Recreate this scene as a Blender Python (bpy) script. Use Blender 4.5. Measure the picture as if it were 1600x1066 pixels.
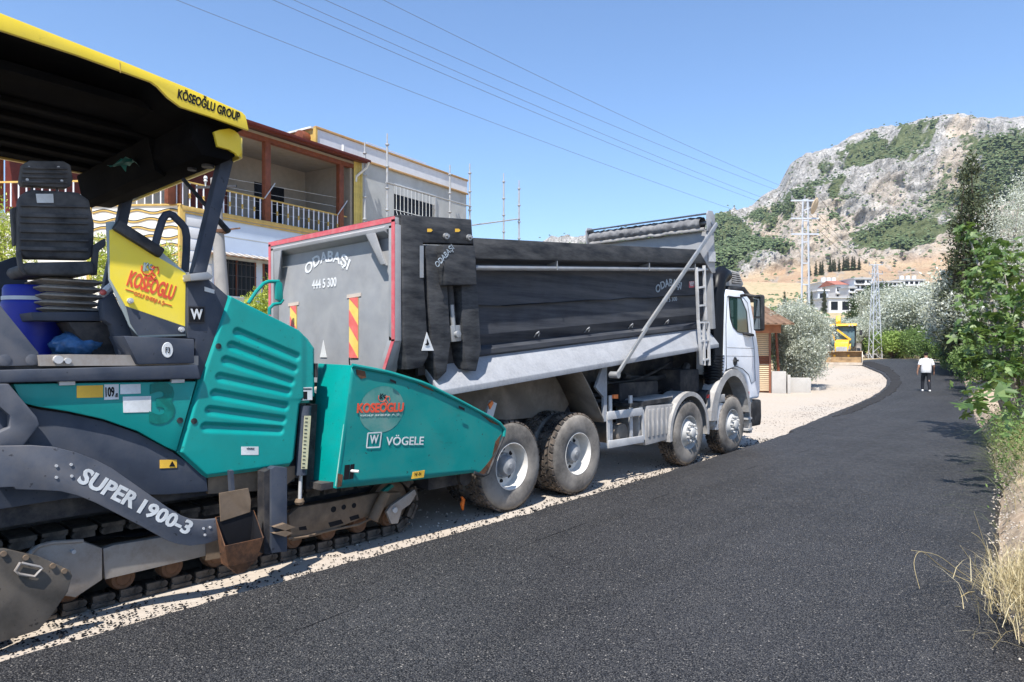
import bpy, bmesh, math, random
import numpy as np
from mathutils import Matrix, Vector, noise
from mathutils.geometry import delaunay_2d_cdt
rad = math.radians
for o in list(bpy.data.objects): bpy.data.objects.remove(o)
scene = bpy.context.scene
COL = scene.collection
random.seed(7); rng = np.random.default_rng(7)

# ---------------------------------------------------------------- camera
TH = rad(42.5); CT, ST = math.cos(TH), math.sin(TH)
FPX, HORY, HC = 1066.7, 543.0, 2.02
cam = bpy.data.cameras.new('camera'); cam.lens = 24.0; cam.sensor_width = 36.0
cam.clip_start = 0.1; cam.clip_end = 9000; cam.shift_y = (HORY - 533.0) / 1600.0
co = bpy.data.objects.new('camera', cam); COL.objects.link(co)
co.location = (0, 0, HC); co.rotation_euler = (rad(90), 0, TH)
scene.camera = co
# ---------------------------------------------------------------- world, sun, exposure
SUN = Vector((0.27, -0.54, 1.0)).normalized()
w = bpy.data.worlds.new('World'); scene.world = w; w.use_nodes = True
nt = w.node_tree; nt.nodes.clear()
sk = nt.nodes.new('ShaderNodeTexSky'); sk.sky_type = 'NISHITA'; sk.sun_disc = False
sk.sun_elevation = math.asin(SUN.z); sk.sun_rotation = math.atan2(SUN.x, SUN.y)
sk.altitude = 150; sk.air_density = 1.0; sk.dust_density = 0.0; sk.ozone_density = 6.0
bg = nt.nodes.new('ShaderNodeBackground'); bg.inputs['Strength'].default_value = 0.13
wo = nt.nodes.new('ShaderNodeOutputWorld')
nt.links.new(sk.outputs[0], bg.inputs[0]); nt.links.new(bg.outputs[0], wo.inputs[0])
sl = bpy.data.lights.new('sun', 'SUN'); sl.energy = 4.9; sl.angle = rad(0.53); sl.color = (1.0, 0.955, 0.89)
so = bpy.data.objects.new('sun', sl); COL.objects.link(so); so.location = (8, -12, 40)
so.rotation_euler = (-SUN).to_track_quat('-Z', 'Y').to_euler()
vs = scene.view_settings; vs.view_transform = 'Standard'; vs.look = 'None'; vs.exposure = 0.82; vs.gamma = 1.0
vs.use_curve_mapping = False
scene.cycles.max_bounces = 6; scene.cycles.transparent_max_bounces = 8

# ---------------------------------------------------------------- pixel -> place
def ray(px, py):
    a = (px - 800) / FPX; b = (HORY - py) / FPX
    return (-ST + CT * a, CT + ST * a, b)
def onX(px, py, X):
    d = ray(px, py); t = X / d[0]; return (X, d[1] * t, HC + d[2] * t)
def onY(px, py, Y):
    d = ray(px, py); t = Y / d[1]; return (d[0] * t, Y, HC + d[2] * t)
def atU(px, py, u):
    d = ray(px, py); return (d[0] * u, d[1] * u, HC + d[2] * u)
def yz(px, py, X):
    p = onX(px, py, X); return (p[1], p[2])
def pgX(X, pts): return [yz(a, b, X) for a, b in pts]

# ---------------------------------------------------------------- mesh builder
class MB:
    def __init__(s, T=None): s.v = []; s.f = []; s.T = T
    def add(s, vs, fs):
        n = len(s.v)
        if s.T is not None: vs = [s.T @ Vector(q) for q in vs]
        s.v.extend([tuple(q) for q in vs]); s.f.extend([tuple(i + n for i in f) for f in fs]); return s
    def box(s, x0, x1, y0, y1, z0, z1, R=None):
        vs = [(x, y, z) for x in (x0, x1) for y in (y0, y1) for z in (z0, z1)]
        if R is not None: vs = [R @ Vector(q) for q in vs]
        return s.add(vs, [(0, 1, 3, 2), (4, 6, 7, 5), (0, 4, 5, 1), (2, 3, 7, 6), (0, 2, 6, 4), (1, 5, 7, 3)])
    def prism(s, pts, vec):
        n = len(pts); V = Vector(vec)
        vs = [Vector(q) for q in pts] + [Vector(q) + V for q in pts]
        fs = [tuple(range(n)), tuple(range(2 * n - 1, n - 1, -1))] + [(i, (i + 1) % n, n + (i + 1) % n, n + i) for i in range(n)]
        return s.add(vs, fs)
    def px(s, pts, x0, x1): return s.prism([(x0, a, b) for a, b in pts], (x1 - x0, 0, 0))
    def pix(s, X, pts, th): return s.px(pgX(X, pts), X, X - th)
    def py(s, pts, y0, y1): return s.prism([(a, y0, b) for a, b in pts], (0, y1 - y0, 0))
    def pz(s, pts, z0, z1): return s.prism([(a, b, z0) for a, b in pts], (0, 0, z1 - z0))
    def frame(s, d):
        d = Vector(d).normalized(); u = Vector((0, 0, 1)) if abs(d.z) < .9 else Vector((1, 0, 0))
        a = d.cross(u).normalized(); return a, d.cross(a).normalized()
    def cyl(s, p0, p1, r0, r1=None, n=14):
        r1 = r0 if r1 is None else r1; p0 = Vector(p0); p1 = Vector(p1); a, b = s.frame(p1 - p0)
        cs = [(math.cos(2 * math.pi * i / n), math.sin(2 * math.pi * i / n)) for i in range(n)]
        vs = [p0 + (a * c + b * e) * r0 for c, e in cs] + [p1 + (a * c + b * e) * r1 for c, e in cs]
        fs = [(i, (i + 1) % n, n + (i + 1) % n, n + i) for i in range(n)] + [tuple(range(n))[::-1], tuple(range(n, 2 * n))]
        return s.add(vs, fs)
    def tube(s, path, r, n=8, rs=None):
        P = [Vector(q) for q in path]; vs = []; fs = []; m = len(P)
        d0 = (P[1] - P[0]).normalized(); a, b = s.frame(d0)
        for k in range(m):
            d = (P[min(k + 1, m - 1)] - P[max(k - 1, 0)]).normalized()
            b = d.cross(a).normalized(); a = b.cross(d).normalized()
            rr = rs[k] if rs else r
            vs += [P[k] + (a * math.cos(2 * math.pi * i / n) + b * math.sin(2 * math.pi * i / n)) * rr for i in range(n)]
        for k in range(m - 1):
            for i in range(n): fs.append((k * n + i, k * n + (i + 1) % n, (k + 1) * n + (i + 1) % n, (k + 1) * n + i))
        fs += [tuple(range(n))[::-1], tuple(range((m - 1) * n, m * n))]
        return s.add(vs, fs)
    def bar(s, p0, p1, w, h, up=(0, 0, 1)):
        p0 = Vector(p0); p1 = Vector(p1); d = (p1 - p0).normalized(); a = d.cross(Vector(up))
        if a.length < 1e-4: a = d.cross(Vector((1, 0, 0)))
        a.normalize(); b = a.cross(d).normalized(); a *= w / 2; b *= h / 2
        return s.prism([p0 - a - b, p0 + a - b, p0 + a + b, p0 - a + b], p1 - p0)
    def lathe(s, prof, o, ax, n=32, closed=False):
        o = Vector(o); ax = Vector(ax).normalized(); a, b = s.frame(ax); vs = []; fs = []; m = len(prof)
        for r, h in prof:
            for i in range(n):
                t = 2 * math.pi * i / n; vs.append(o + ax * h + (a * math.cos(t) + b * math.sin(t)) * r)
        for k in range(m - 1 + (1 if closed else 0)):
            k2 = (k + 1) % m
            for i in range(n): fs.append((k * n + i, k * n + (i + 1) % n, k2 * n + (i + 1) % n, k2 * n + i))
        if not closed:
            if prof[0][0] > 1e-4: fs.append(tuple(range(n))[::-1])
            if prof[-1][0] > 1e-4: fs.append(tuple(range((m - 1) * n, m * n)))
        return s.add(vs, fs)
    def sheet(s, rows):
        n = len(rows[0]); vs = [q for r in rows for q in r]
        return s.add(vs, [(k * n + i, k * n + i + 1, (k + 1) * n + i + 1, (k + 1) * n + i) for k in range(len(rows) - 1) for i in range(n - 1)])
    def build(s, name, m, parent=None, bev=0, smooth=True, seg=2, recalc=True, ang=38):
        me = bpy.data.meshes.new(name)
        V = np.array([tuple(q) for q in s.v], dtype=float)
        c = (V.min(0) + V.max(0)) / 2
        me.from_pydata([tuple(q) for q in (V - c)], [], s.f); me.update()
        if recalc or bev:
            bm = bmesh.new(); bm.from_mesh(me)
            if recalc: bmesh.ops.recalc_face_normals(bm, faces=bm.faces)
            if bev:
                es = [e for e in bm.edges if len(e.link_faces) == 2 and e.calc_face_angle(0) > rad(32)]
                bmesh.ops.bevel(bm, geom=es, offset=bev, segments=seg, affect='EDGES', profile=.6, clamp_overlap=True)
            bm.to_mesh(me); bm.free()
        if smooth:
            for p in me.polygons: p.use_smooth = True
            me.set_sharp_from_angle(angle=rad(ang))
        me.materials.append(MT[m] if isinstance(m, str) else m)
        return link(name, me, parent, Vector(c))
WL = {}
def link(name, me, parent, wloc):
    o = bpy.data.objects.new(name, me); COL.objects.link(o)
    WL[o.name] = Vector(wloc)
    if parent is not None:
        o.parent = parent; o.location = Vector(wloc) - WL[parent.name]
    else: o.location = wloc
    return o
def thing(name, label, cat, loc, group=None, kind=None):
    o = bpy.data.objects.new(name, None); COL.objects.link(o); o.empty_display_size = .2
    o.location = loc; WL[o.name] = Vector(loc); tag(o, label, cat, group, kind); return o
def tag(o, label=None, cat=None, group=None, kind=None):
    if label: o['label'] = label
    if cat: o['category'] = cat
    if group: o['group'] = group
    if kind: o['kind'] = kind
    return o
def copy_tree(o, parent=None, loc=None, rz=None, sc=None):
    c = o.copy(); COL.objects.link(c); c.parent = parent
    if loc is not None: c.location = loc
    if rz is not None: c.rotation_euler = (0, 0, rz)
    if sc is not None: c.scale = (sc, sc, sc) if not isinstance(sc, tuple) else sc
    WL[c.name] = Vector(c.location) if parent is None else WL[parent.name] + Vector(c.location)
    for ch in list(o.children): copy_tree(ch, c)
    return c
def piece(name, src, parent, wloc, rot=None, sc=None):          # a piece that shares the mesh of another one
    o = link(name, src.data if hasattr(src, 'data') else src, parent, wloc)
    if rot is not None: o.rotation_euler = rot
    if sc is not None: o.scale = sc
    return o
def text(name, s, p0, xd, yd, W, H, m, parent, off=0.0, ext=.0015, arc=0.0, letters=None, shear=0):
    """lettering whose box is W x H, lower left corner at p0, along xd / yd; arc bends the line upwards in its middle"""
    xd = Vector(xd).normalized(); yd = Vector(yd).normalized(); zd = xd.cross(yd)
    cu = bpy.data.curves.new(name, 'FONT'); cu.body = s; cu.size = 1; cu.extrude = ext; cu.offset = off; cu.resolution_u = 3; cu.shear = shear
    ob = bpy.data.objects.new(name, cu); COL.objects.link(ob)
    dg = bpy.context.evaluated_depsgraph_get(); me = bpy.data.meshes.new_from_object(ob.evaluated_get(dg))
    bpy.data.objects.remove(ob); me.name = name
    V = np.array([v.co[:] for v in me.vertices]); mn = V.min(0); mx = V.max(0)
    u = (V[:, 0] - mn[0]) / (mx[0] - mn[0]); t = (V[:, 1] - mn[1]) / (mx[1] - mn[1]); h = V[:, 2]
    X = u * W; Y = t * H
    if arc:
        R = (W * W / 4 + arc * arc) / (2 * arc); a = (X - W / 2) / R; rr = R + Y
        X = W / 2 + rr * np.sin(a); Y = rr * np.cos(a) - (R - arc)
    P = np.array(p0)[None] + X[:, None] * np.array(xd)[None] + Y[:, None] * np.array(yd)[None] + h[:, None] * np.array(zd)[None]
    c = (P.min(0) + P.max(0)) / 2
    for v, q in zip(me.vertices, P - c): v.co = q
    me.materials.clear(); me.materials.append(MT[m])
    for p in me.polygons: p.material_index = 0; p.use_smooth = False
    return link(name, me, parent, Vector(c))
def textX(name, s, a, b, H, X, m, parent, **k):
    """lettering on a plane of constant X: from pixel a to pixel b along its baseline, H metres high"""
    A = Vector(onX(a[0], a[1], X)); B = Vector(onX(b[0], b[1], X)); xd = (B - A)
    yd = Vector((1, 0, 0)).cross(xd.normalized())
    return text(name, s, A, xd, yd, xd.length, H, m, parent, **k)

# ---------------------------------------------------------------- materials
MT = {}
def nodes(name):
    m = bpy.data.materials.new(name); m.use_nodes = True; MT[name] = m
    t = m.node_tree; b = t.nodes['Principled BSDF']; return m, t, b
def N(t, ty, **k):
    n = t.nodes.new(ty)
    for a, v in k.items():
        if a in n.inputs: n.inputs[a].default_value = v
        else: setattr(n, a, v)
    return n
def L(t, a, b): t.links.new(a, b)
def ramp(t, fac, stops):
    r = t.nodes.new('ShaderNodeValToRGB'); e = r.color_ramp.elements
    while len(e) < len(stops): e.new(.5)
    for x, (p, c) in zip(e, stops):
        x.position = p; x.color = (c, c, c, 1) if not isinstance(c, tuple) else (*c, 1)
    L(t, fac, r.inputs[0]); return r.outputs[0]
def mix(t, fac, a, b, mode='MIX'):
    n = t.nodes.new('ShaderNodeMix'); n.data_type = 'RGBA'; n.blend_type = mode
    for i, v in ((0, fac), (6, a), (7, b)):
        if isinstance(v, (int, float)): n.inputs[i].default_value = v
        elif isinstance(v, tuple): n.inputs[i].default_value = (*v, 1)
        else: L(t, v, n.inputs[i])
    return n.outputs[2]
def coords(t, world=False, scale=(1, 1, 1)):
    if world: c = N(t, 'ShaderNodeNewGeometry').outputs['Position']
    else: c = N(t, 'ShaderNodeTexCoord').outputs['Object']
    if scale != (1, 1, 1):
        mp = N(t, 'ShaderNodeMapping'); mp.inputs['Scale'].default_value = scale; L(t, c, mp.inputs[0]); c = mp.outputs[0]
    return c
def nz(t, c, scale, detail=4, rough=.55):
    n = N(t, 'ShaderNodeTexNoise', Scale=scale, Detail=detail, Roughness=rough); L(t, c, n.inputs['Vector']); return n.outputs[0]
def bump(t, b, h, s=.3, d=.01):
    n = N(t, 'ShaderNodeBump', Strength=s, Distance=d); L(t, h, n.inputs['Height']); L(t, n.outputs[0], b.inputs['Normal'])
def mat(name, col, rough=.5, metal=0., var=.18, vs=4., dust=0., dcol=(.42, .37, .31), ds=2.5, dsc=(1, 1, 1), bmp=0., bs=80., coat=0., world=False, spec=None, lo=.46, hi=.72, spots=0., scol=(.012, .012, .013), ss=26):
    if spec is None: spec = .12 if max(col) < .12 else .3
    m, t, b = nodes(name); c = coords(t, world)
    n1 = nz(t, c, vs, 5)
    base = mix(t, ramp(t, n1, [(.3, 0.), (.7, 1.)]), tuple(x * (1 - var) for x in col), tuple(min(1, x * (1 + var)) for x in col))
    rgh = None
    if dust:
        c2 = coords(t, world, dsc); n2 = nz(t, c2, ds, 8, .68)
        f = ramp(t, n2, [(lo, 0.), (hi, dust)]); base = mix(t, f, base, dcol)
        rgh = mix(t, f, (rough,) * 3, (.85,) * 3)
    if spots:
        sp_ = nz(t, c, ss, 3, .5); base = mix(t, ramp(t, sp_, [(.69, 0.), (.73, spots)]), base, scol)
        sp2 = nz(t, coords(t, world, (1, .35, 1.)), ss * .22, 6, .7); base = mix(t, ramp(t, sp2, [(.62, 0.), (.75, spots * .6)]), base, scol)
    L(t, base, b.inputs['Base Color'])
    if rgh is not None: L(t, rgh, b.inputs['Roughness'])
    else: b.inputs['Roughness'].default_value = rough
    b.inputs['Metallic'].default_value = metal; b.inputs['Specular IOR Level'].default_value = spec
    if coat: b.inputs['Coat Weight'].default_value = coat; b.inputs['Coat Roughness'].default_value = .12
    if bmp: bump(t, b, nz(t, c, bs, 4, .6), bmp, .004)
    return m
mat('tailgate_grey', (.285, .29, .30), .5, dust=.4, dcol=(.42, .41, .39), ds=3, var=.1, bmp=.1, bs=25)
mat('body_dark', (.022, .026, .036), .5, dust=.7, dcol=(.15, .15, .152), ds=3.0, dsc=(1, .13, 2.6), var=.25, lo=.36, hi=.78)
mat('body_black', (.020, .022, .026), .5, dust=.75, dcol=(.125, .125, .125), ds=5, dsc=(1, .5, 2.4), bmp=.25, bs=30, lo=.36, hi=.78)
mat('skirt_grey', (.25, .26, .28), .6, dust=.7, dcol=(.36, .365, .375), ds=30, bmp=.3, bs=140, lo=.35, hi=.75, spots=.35, scol=(.14, .14, .14), ss=60)
mat('red_tape', (.55, .10, .12), .5, dust=.5, dcol=(.5, .3, .28), ds=9)
mat('white_print', (.72, .73, .74), .6, dust=.45, dcol=(.4, .4, .4), ds=14)
mat('faded_print', (.36, .42, .47), .6, dust=.5, dcol=(.12, .13, .14), ds=14)
mat('black_print', (.012, .012, .014), .5)
mat('hazard_red', (.72, .14, .12), .45, dust=.25, ds=9)
mat('hazard_yellow', (.80, .55, .12), .45, dust=.25, ds=9)
mat('tape_tan', (.55, .47, .4), .7)
mat('white_paint', (.80, .83, .88), .32, var=.04, dust=.28, dcol=(.5, .47, .43), ds=2.2, coat=.4)
mat('dusty_plastic', (.30, .29, .28), .75, dust=.75, dcol=(.48, .46, .43), ds=5, bmp=.2, bs=40)
mat('dark_plastic', (.025, .026, .029), .5, dust=.35, dcol=(.2, .19, .18), ds=4)
mat('chassis_dark', (.03, .03, .034), .6, dust=.6, dcol=(.16, .14, .12), ds=3, bmp=.3, bs=30)
mat('chassis_dust', (.16, .135, .11), .85, dust=.7, dcol=(.30, .25, .2), ds=3, bmp=.2, bs=30)
mat('alu', (.50, .50, .50), .5, metal=.25, dust=.6, dcol=(.5, .48, .46), ds=5)
mat('steel_grey', (.30, .31, .32), .45, metal=.5, dust=.5, dcol=(.36, .34, .31), ds=5)
mat('tyre', (.045, .043, .042), .85, dust=.9, dcol=(.27, .245, .215), ds=2.2, bmp=.2, bs=60, lo=.3, hi=.62)
mat('tread', (.028, .027, .027), .85, dust=.85, dcol=(.24, .19, .15), ds=3, bmp=.2, bs=60, lo=.40, hi=.7)
mat('rim', (.62, .60, .56), .5, dust=.6, dcol=(.40, .36, .32), ds=5)
mat('hub_grey', (.23, .24, .25), .6, dust=.6, dcol=(.36, .33, .3), ds=7)
mat('hub_light', (.40, .40, .39), .7, spec=.2, dust=.6, dcol=(.42, .4, .37), ds=9)
mat('tarp', (.16, .16, .165), .8, dust=.7, dcol=(.33, .33, .33), ds=6, bmp=.6, bs=16)
mat('teal', (.0, .255, .23), .4, var=.10, vs=2.5, dust=.42, dcol=(.02, .17, .145), ds=3.2, lo=.45, hi=.8, coat=.1, spots=.5, scol=(.01, .045, .04))
mat('teal_worn', (.0, .235, .215), .5, var=.14, vs=3, dust=.55, dcol=(.05, .16, .13), ds=3.0, lo=.42, hi=.75, bmp=.1, bs=14, spots=.75, scol=(.025, .03, .026))
mat('teal_sunlit', (.22, .46, .40), .55, var=.2, vs=4, dust=.7, dcol=(.45, .43, .37), ds=3, lo=.45, hi=.7)  # teal lightened to paint sunlight on the hopper flank
mat('teal_grey', (.06, .25, .22), .6, var=.2, vs=3, dust=.7, dcol=(.20, .27, .23), ds=3, lo=.42, hi=.68)  # greyer teal for the round hopper disc
mat('loader_glass', (.10, .16, .18), .1, var=.3)  # pane colour lightened to stand in for reflected sky
mat('rust', (.19, .085, .04), .7, var=.5, vs=7, dust=.85, dcol=(.035, .022, .016), ds=5, bmp=.3, bs=60, lo=.4, hi=.6)
mat('slate', (.048, .058, .08), .5, var=.15, dust=.5, dcol=(.125, .12, .118), ds=3.5, lo=.42, hi=.8, spots=.5)
mat('arm_slate', (.085, .095, .118), .5, metal=.1, var=.18, dust=.6, dcol=(.20, .18, .165), ds=3.2, lo=.40, hi=.76, spots=.6)
mat('scale_cream', (.55, .52, .32), .6, dust=.5, dcol=(.3, .28, .2), ds=20)
mat('end_plate', (.10, .088, .075), .6, metal=.2, var=.3, vs=6, dust=.7, dcol=(.17, .14, .11), ds=4, bmp=.2, bs=30, spots=.6)  # darkened, shadow of the platform put into the colour
mat('track_steel', (.36, .33, .30), .55, metal=.35, var=.2, dust=.75, dcol=(.20, .15, .11), ds=4, bmp=.1, bs=40)
mat('track_brown', (.19, .135, .09), .75, metal=.15, var=.3, vs=7, dust=.7, dcol=(.10, .08, .065), ds=5, bmp=.2, bs=40)
mat('track_dark', (.06, .052, .045), .8, var=.3, dust=.8, dcol=(.19, .155, .125), ds=7, bmp=.4, bs=50)
mat('roller_rust', (.17, .085, .045), .7, var=.35, vs=9, dust=.6, dcol=(.07, .045, .03), ds=7)
mat('yellow', (.74, .55, .035), .4, var=.05, dust=.25, dcol=(.55, .45, .12), ds=3, coat=.1, spots=.35, scol=(.3, .22, .05), ss=14)
mat('screen_yellow', (.86, .66, .05), .35, var=.06, dust=.4, dcol=(.62, .52, .14), ds=4)
mat('screen_clear', (.30, .34, .33), .25, var=.1)
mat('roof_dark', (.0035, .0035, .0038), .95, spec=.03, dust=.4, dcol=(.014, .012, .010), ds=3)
mat('logo_red', (.72, .08, .04), .5, var=.1, dust=.3, dcol=(.6, .3, .1), ds=20)
mat('logo_grey', (.22, .27, .27), .45)
mat('seat_black', (.045, .046, .05), .6, var=.15, dust=.75, dcol=(.17, .165, .16), ds=4, bmp=.15, bs=60, lo=.38, hi=.75)
mat('bellows', (.16, .14, .125), .85, dust=.75, dcol=(.42, .37, .31), ds=5, lo=.38, hi=.65)  # lightened, sun on the bellows put into the colour
mat('cooler_blue', (.012, .022, .30), .4, var=.12, dust=.2, dcol=(.05, .06, .2), ds=5)
mat('cooler_band', (.55, .57, .60), .5)
mat('water_blue', (.28, .45, .62), .25, var=.15)
mat('bag_blue', (.05, .13, .27), .18, var=.5, vs=12, bmp=.8, bs=22)
mat('sticker_white', (.62, .63, .62), .5, dust=.35, dcol=(.35, .33, .3), ds=20)
mat('sticker_yellow', (.75, .44, .05), .5, dust=.3, dcol=(.4, .25, .05), ds=15)
mat('teal_dark', (.0, .13, .105), .5, dust=.6, dcol=(.0, .24, .2), ds=14)
mat('brown_wood', (.17, .05, .022), .5, var=.25, vs=6)
mat('fascia_brown', (.10, .022, .016), .4, var=.15)
mat('cream_wall', (.70, .67, .60), .85, var=.05, bmp=.1, bs=40)
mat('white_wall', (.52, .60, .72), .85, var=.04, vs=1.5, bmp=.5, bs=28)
mat('grey_wall', (.42, .43, .42), .9, var=.12, vs=1.2, dust=.3, dcol=(.34, .34, .33), ds=2, bmp=.2, bs=40)
mat('stucco', (.62, .63, .65), .9, var=.05, bmp=.9, bs=26)
mat('gold', (.52, .35, .10), .5, var=.15)
mat('gold_trim', (.50, .34, .11), .6, var=.15)
mat('orange_trim', (.42, .25, .10), .6, var=.15)
mat('pipe_yellow', (.60, .47, .14), .55, var=.15)
mat('rail_white', (.72, .73, .78), .35)
mat('iron', (.06, .06, .065), .5, metal=.3)
mat('window_dark', (.012, .013, .016), .12, var=.3)
mat('scaffold', (.42, .42, .41), .55, metal=.4, var=.25, vs=5, dust=.55, dcol=(.18, .23, .33), ds=5)
mat('galvanised', (.55, .57, .60), .5, metal=.35, var=.1)
mat('concrete', (.44, .42, .39), .9, var=.15, vs=2.5, dust=.5, dcol=(.30, .28, .25), ds=3, bmp=.3, bs=40)
mat('concrete_pole', (.33, .31, .29), .9, var=.2, vs=2.5, dust=.6, dcol=(.16, .15, .14), ds=2.5)
mat('shutter', (.56, .43, .28), .55, var=.06)
mat('shutter_brown', (.22, .085, .05), .6, var=.1)
mat('roof_brown', (.19, .115, .07), .75, var=.25, vs=3)
mat('tile_orange', (.34, .15, .08), .8, var=.25, vs=5)
mat('machine_yellow', (.85, .47, .03), .4, var=.08, dust=.4, dcol=(.6, .45, .25), ds=3)
mat('bucket_brown', (.24, .155, .08), .6, metal=.2, var=.3, vs=3, dust=.6, dcol=(.4, .28, .15), ds=2.5)
mat('bucket_edge', (.55, .48, .40), .5, metal=.3)
mat('bark', (.13, .10, .075), .95, var=.35, vs=9, bmp=.8, bs=24)
mat('bark_pale', (.26, .235, .205), .95, var=.3, vs=9, bmp=.6, bs=24)
mat('far_white', (.62, .62, .62), .9, var=.06, vs=.5)
mat('far_grey', (.42, .43, .44), .9, var=.08, vs=.4)
mat('far_red', (.36, .14, .10), .9, var=.2)
mat('skin', (.38, .21, .14), .55, var=.05)
mat('hair', (.010, .009, .008), .6)
mat('shirt_white', (.66, .66, .67), .85, var=.03, bmp=.5, bs=9)
mat('trousers_black', (.022, .024, .03), .85, var=.15, bmp=.4, bs=12)
mat('shoe_white', (.75, .74, .72), .6)
mat('lamp_amber', (.70, .17, .04), .3)
mat('lamp_red', (.55, .03, .03), .3)
mat('orange_plastic', (.75, .16, .02), .6)
mat('wire', (.12, .12, .13), .6)
mat('limestone', (.42, .37, .31), .9, var=.2, vs=5, bmp=.6, bs=12)
mat('loose_mix', (.022, .022, .024), .95, spec=.2, var=.4, vs=12, dust=.5, dcol=(.07, .068, .064), ds=30, bmp=1., bs=45)
mat('crumb', (.016, .016, .018), .95, spec=.15, var=.3, vs=30, bmp=.5, bs=90)
mat('shaded_wall', (.30, .265, .22), .9, var=.08)  # cream wall darkened, balcony shade put into its colour
mat('intake_black', (.008, .009, .012), .35)
mat('gravel_white', (.50, .45, .39), .95, var=.15, vs=20, bmp=.4, bs=60)
m, t, b = nodes('cab_glass'); b.inputs['Base Color'].default_value = (.02, .05, .042, 1); b.inputs['Roughness'].default_value = .05
b.inputs['Specular IOR Level'].default_value = .8
m, t, b = nodes('mirror_glass'); b.inputs['Base Color'].default_value = (.22, .24, .24, 1); b.inputs['Metallic'].default_value = 1; b.inputs['Roughness'].default_value = .06
def leafmat(name, c1, c2, c3=None, trans=.3, rough=.55):
    m, t, b = nodes(name); g = N(t, 'ShaderNodeNewGeometry')
    st = [(0., c1), (.6, c2), (1., c3 or c2)]
    col = ramp(t, g.outputs['Random Per Island'], st); L(t, col, b.inputs['Base Color']); b.inputs['Roughness'].default_value = rough
    b.inputs['Specular IOR Level'].default_value = .3
    tr = N(t, 'ShaderNodeBsdfTranslucent'); L(t, col, tr.inputs[0]); ms = N(t, 'ShaderNodeMixShader'); ms.inputs[0].default_value = trans
    L(t, b.outputs[0], ms.inputs[1]); L(t, tr.outputs[0], ms.inputs[2]); L(t, ms.outputs[0], t.nodes['Material Output'].inputs[0])
leafmat('leaf_olive', (.27, .29, .20), (.50, .53, .43), (.76, .79, .71))
leafmat('leaf_dark', (.035, .06, .022), (.07, .11, .04), (.12, .16, .07))
leafmat('leaf_cypress', (.03, .042, .018), (.06, .075, .034), (.105, .12, .055), trans=.2)
leafmat('leaf_mid', (.07, .13, .03), (.14, .22, .06), (.24, .33, .11))
leafmat('leaf_fresh', (.16, .26, .05), (.27, .38, .09), (.38, .48, .16))
leafmat('leaf_conifer', (.26, .34, .04), (.42, .48, .07), (.58, .58, .14))
leafmat('leaf_scrub', (.065, .095, .038), (.10, .14, .06), (.15, .185, .09), trans=.1)
leafmat('grass_dry', (.34, .27, .13), (.52, .43, .24), (.64, .56, .36), trans=.25)
leafmat('grass_green', (.12, .17, .05), (.22, .27, .09), (.36, .36, .16), trans=.3)
m, t, b = nodes('leaf_fig')
oi = N(t, 'ShaderNodeObjectInfo'); g = N(t, 'ShaderNodeNewGeometry'); ad = N(t, 'ShaderNodeMath', operation='ADD'); L(t, oi.outputs['Random'], ad.inputs[0]); L(t, g.outputs['Random Per Island'], ad.inputs[1])
fr = N(t, 'ShaderNodeMath', operation='FRACT'); L(t, ad.outputs[0], fr.inputs[0])
col = ramp(t, fr.outputs[0], [(0., (.035, .075, .016)), (.55, (.075, .14, .032)), (1., (.19, .27, .085))]); L(t, col, b.inputs['Base Color']); b.inputs['Roughness'].default_value = .5
tr = N(t, 'ShaderNodeBsdfTranslucent'); L(t, mix(t, .5, col, (.3, .45, .06)), tr.inputs[0]); ms = N(t, 'ShaderNodeMixShader'); ms.inputs[0].default_value = .25
L(t, b.outputs[0], ms.inputs[1]); L(t, tr.outputs[0], ms.inputs[2]); L(t, ms.outputs[0], t.nodes['Material Output'].inputs[0])
# asphalt: black binder, fine aggregate relief, pale stone flecks, glints painted into the coarser ones
m, t, b = nodes('asphalt'); c = coords(t, True)
v1 = N(t, 'ShaderNodeTexVoronoi', Scale=95.); L(t, c, v1.inputs['Vector'])
v2 = N(t, 'ShaderNodeTexVoronoi', Scale=48.); L(t, c, v2.inputs['Vector'])
big = nz(t, c, .55, 4, .6); med = nz(t, c, 9., 5, .7)
base = mix(t, ramp(t, big, [(.3, 0.), (.72, 1.)]), (.026, .0265, .030), (.050, .051, .056))
base = mix(t, ramp(t, nz(t, coords(t, True, (2.2, .10, 1)), 1., 5, .6), [(.36, .35), (.55, 0.)]), base, (.016, .0165, .018))
base = mix(t, ramp(t, nz(t, c, 1.7, 5, .7), [(.60, 0.), (.72, .45)]), base, (.062, .061, .062))
hs = N(t, 'ShaderNodeSeparateColor'); L(t, v1.outputs['Color'], hs.inputs[0])
fl = ramp(t, hs.outputs[0], [(.0, 0.), (.45, .10), (.8, .5), (1., 1.)]); nr = ramp(t, v1.outputs['Distance'], [(.0, 1.), (.62, 0.)])
fm = N(t, 'ShaderNodeMath', operation='MULTIPLY'); L(t, fl, fm.inputs[0]); L(t, nr, fm.inputs[1])
base = mix(t, fm.outputs[0], base, (.25, .235, .21))
hs2 = N(t, 'ShaderNodeSeparateColor'); L(t, v2.outputs['Color'], hs2.inputs[0])
fl2 = ramp(t, hs2.outputs[1], [(.90, 0.), (.96, .85)]); nr2 = ramp(t, v2.outputs['Distance'], [(.15, 1.), (.4, 0.)])
fm2 = N(t, 'ShaderNodeMath', operation='MULTIPLY'); L(t, fl2, fm2.inputs[0]); L(t, nr2, fm2.inputs[1])
base = mix(t, fm2.outputs[0], base, (.40, .37, .33)); L(t, base, b.inputs['Base Color'])
L(t, ramp(t, med, [(.3, .42), (.7, .66)]), b.inputs['Roughness']); b.inputs['Specular IOR Level'].default_value = .2
pit = ramp(t, v1.outputs['Distance'], [(.45, 0.), (.75, .85)]); L(t, mix(t, pit, base, (.006, .006, .007)), b.inputs['Base Color'])
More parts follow.
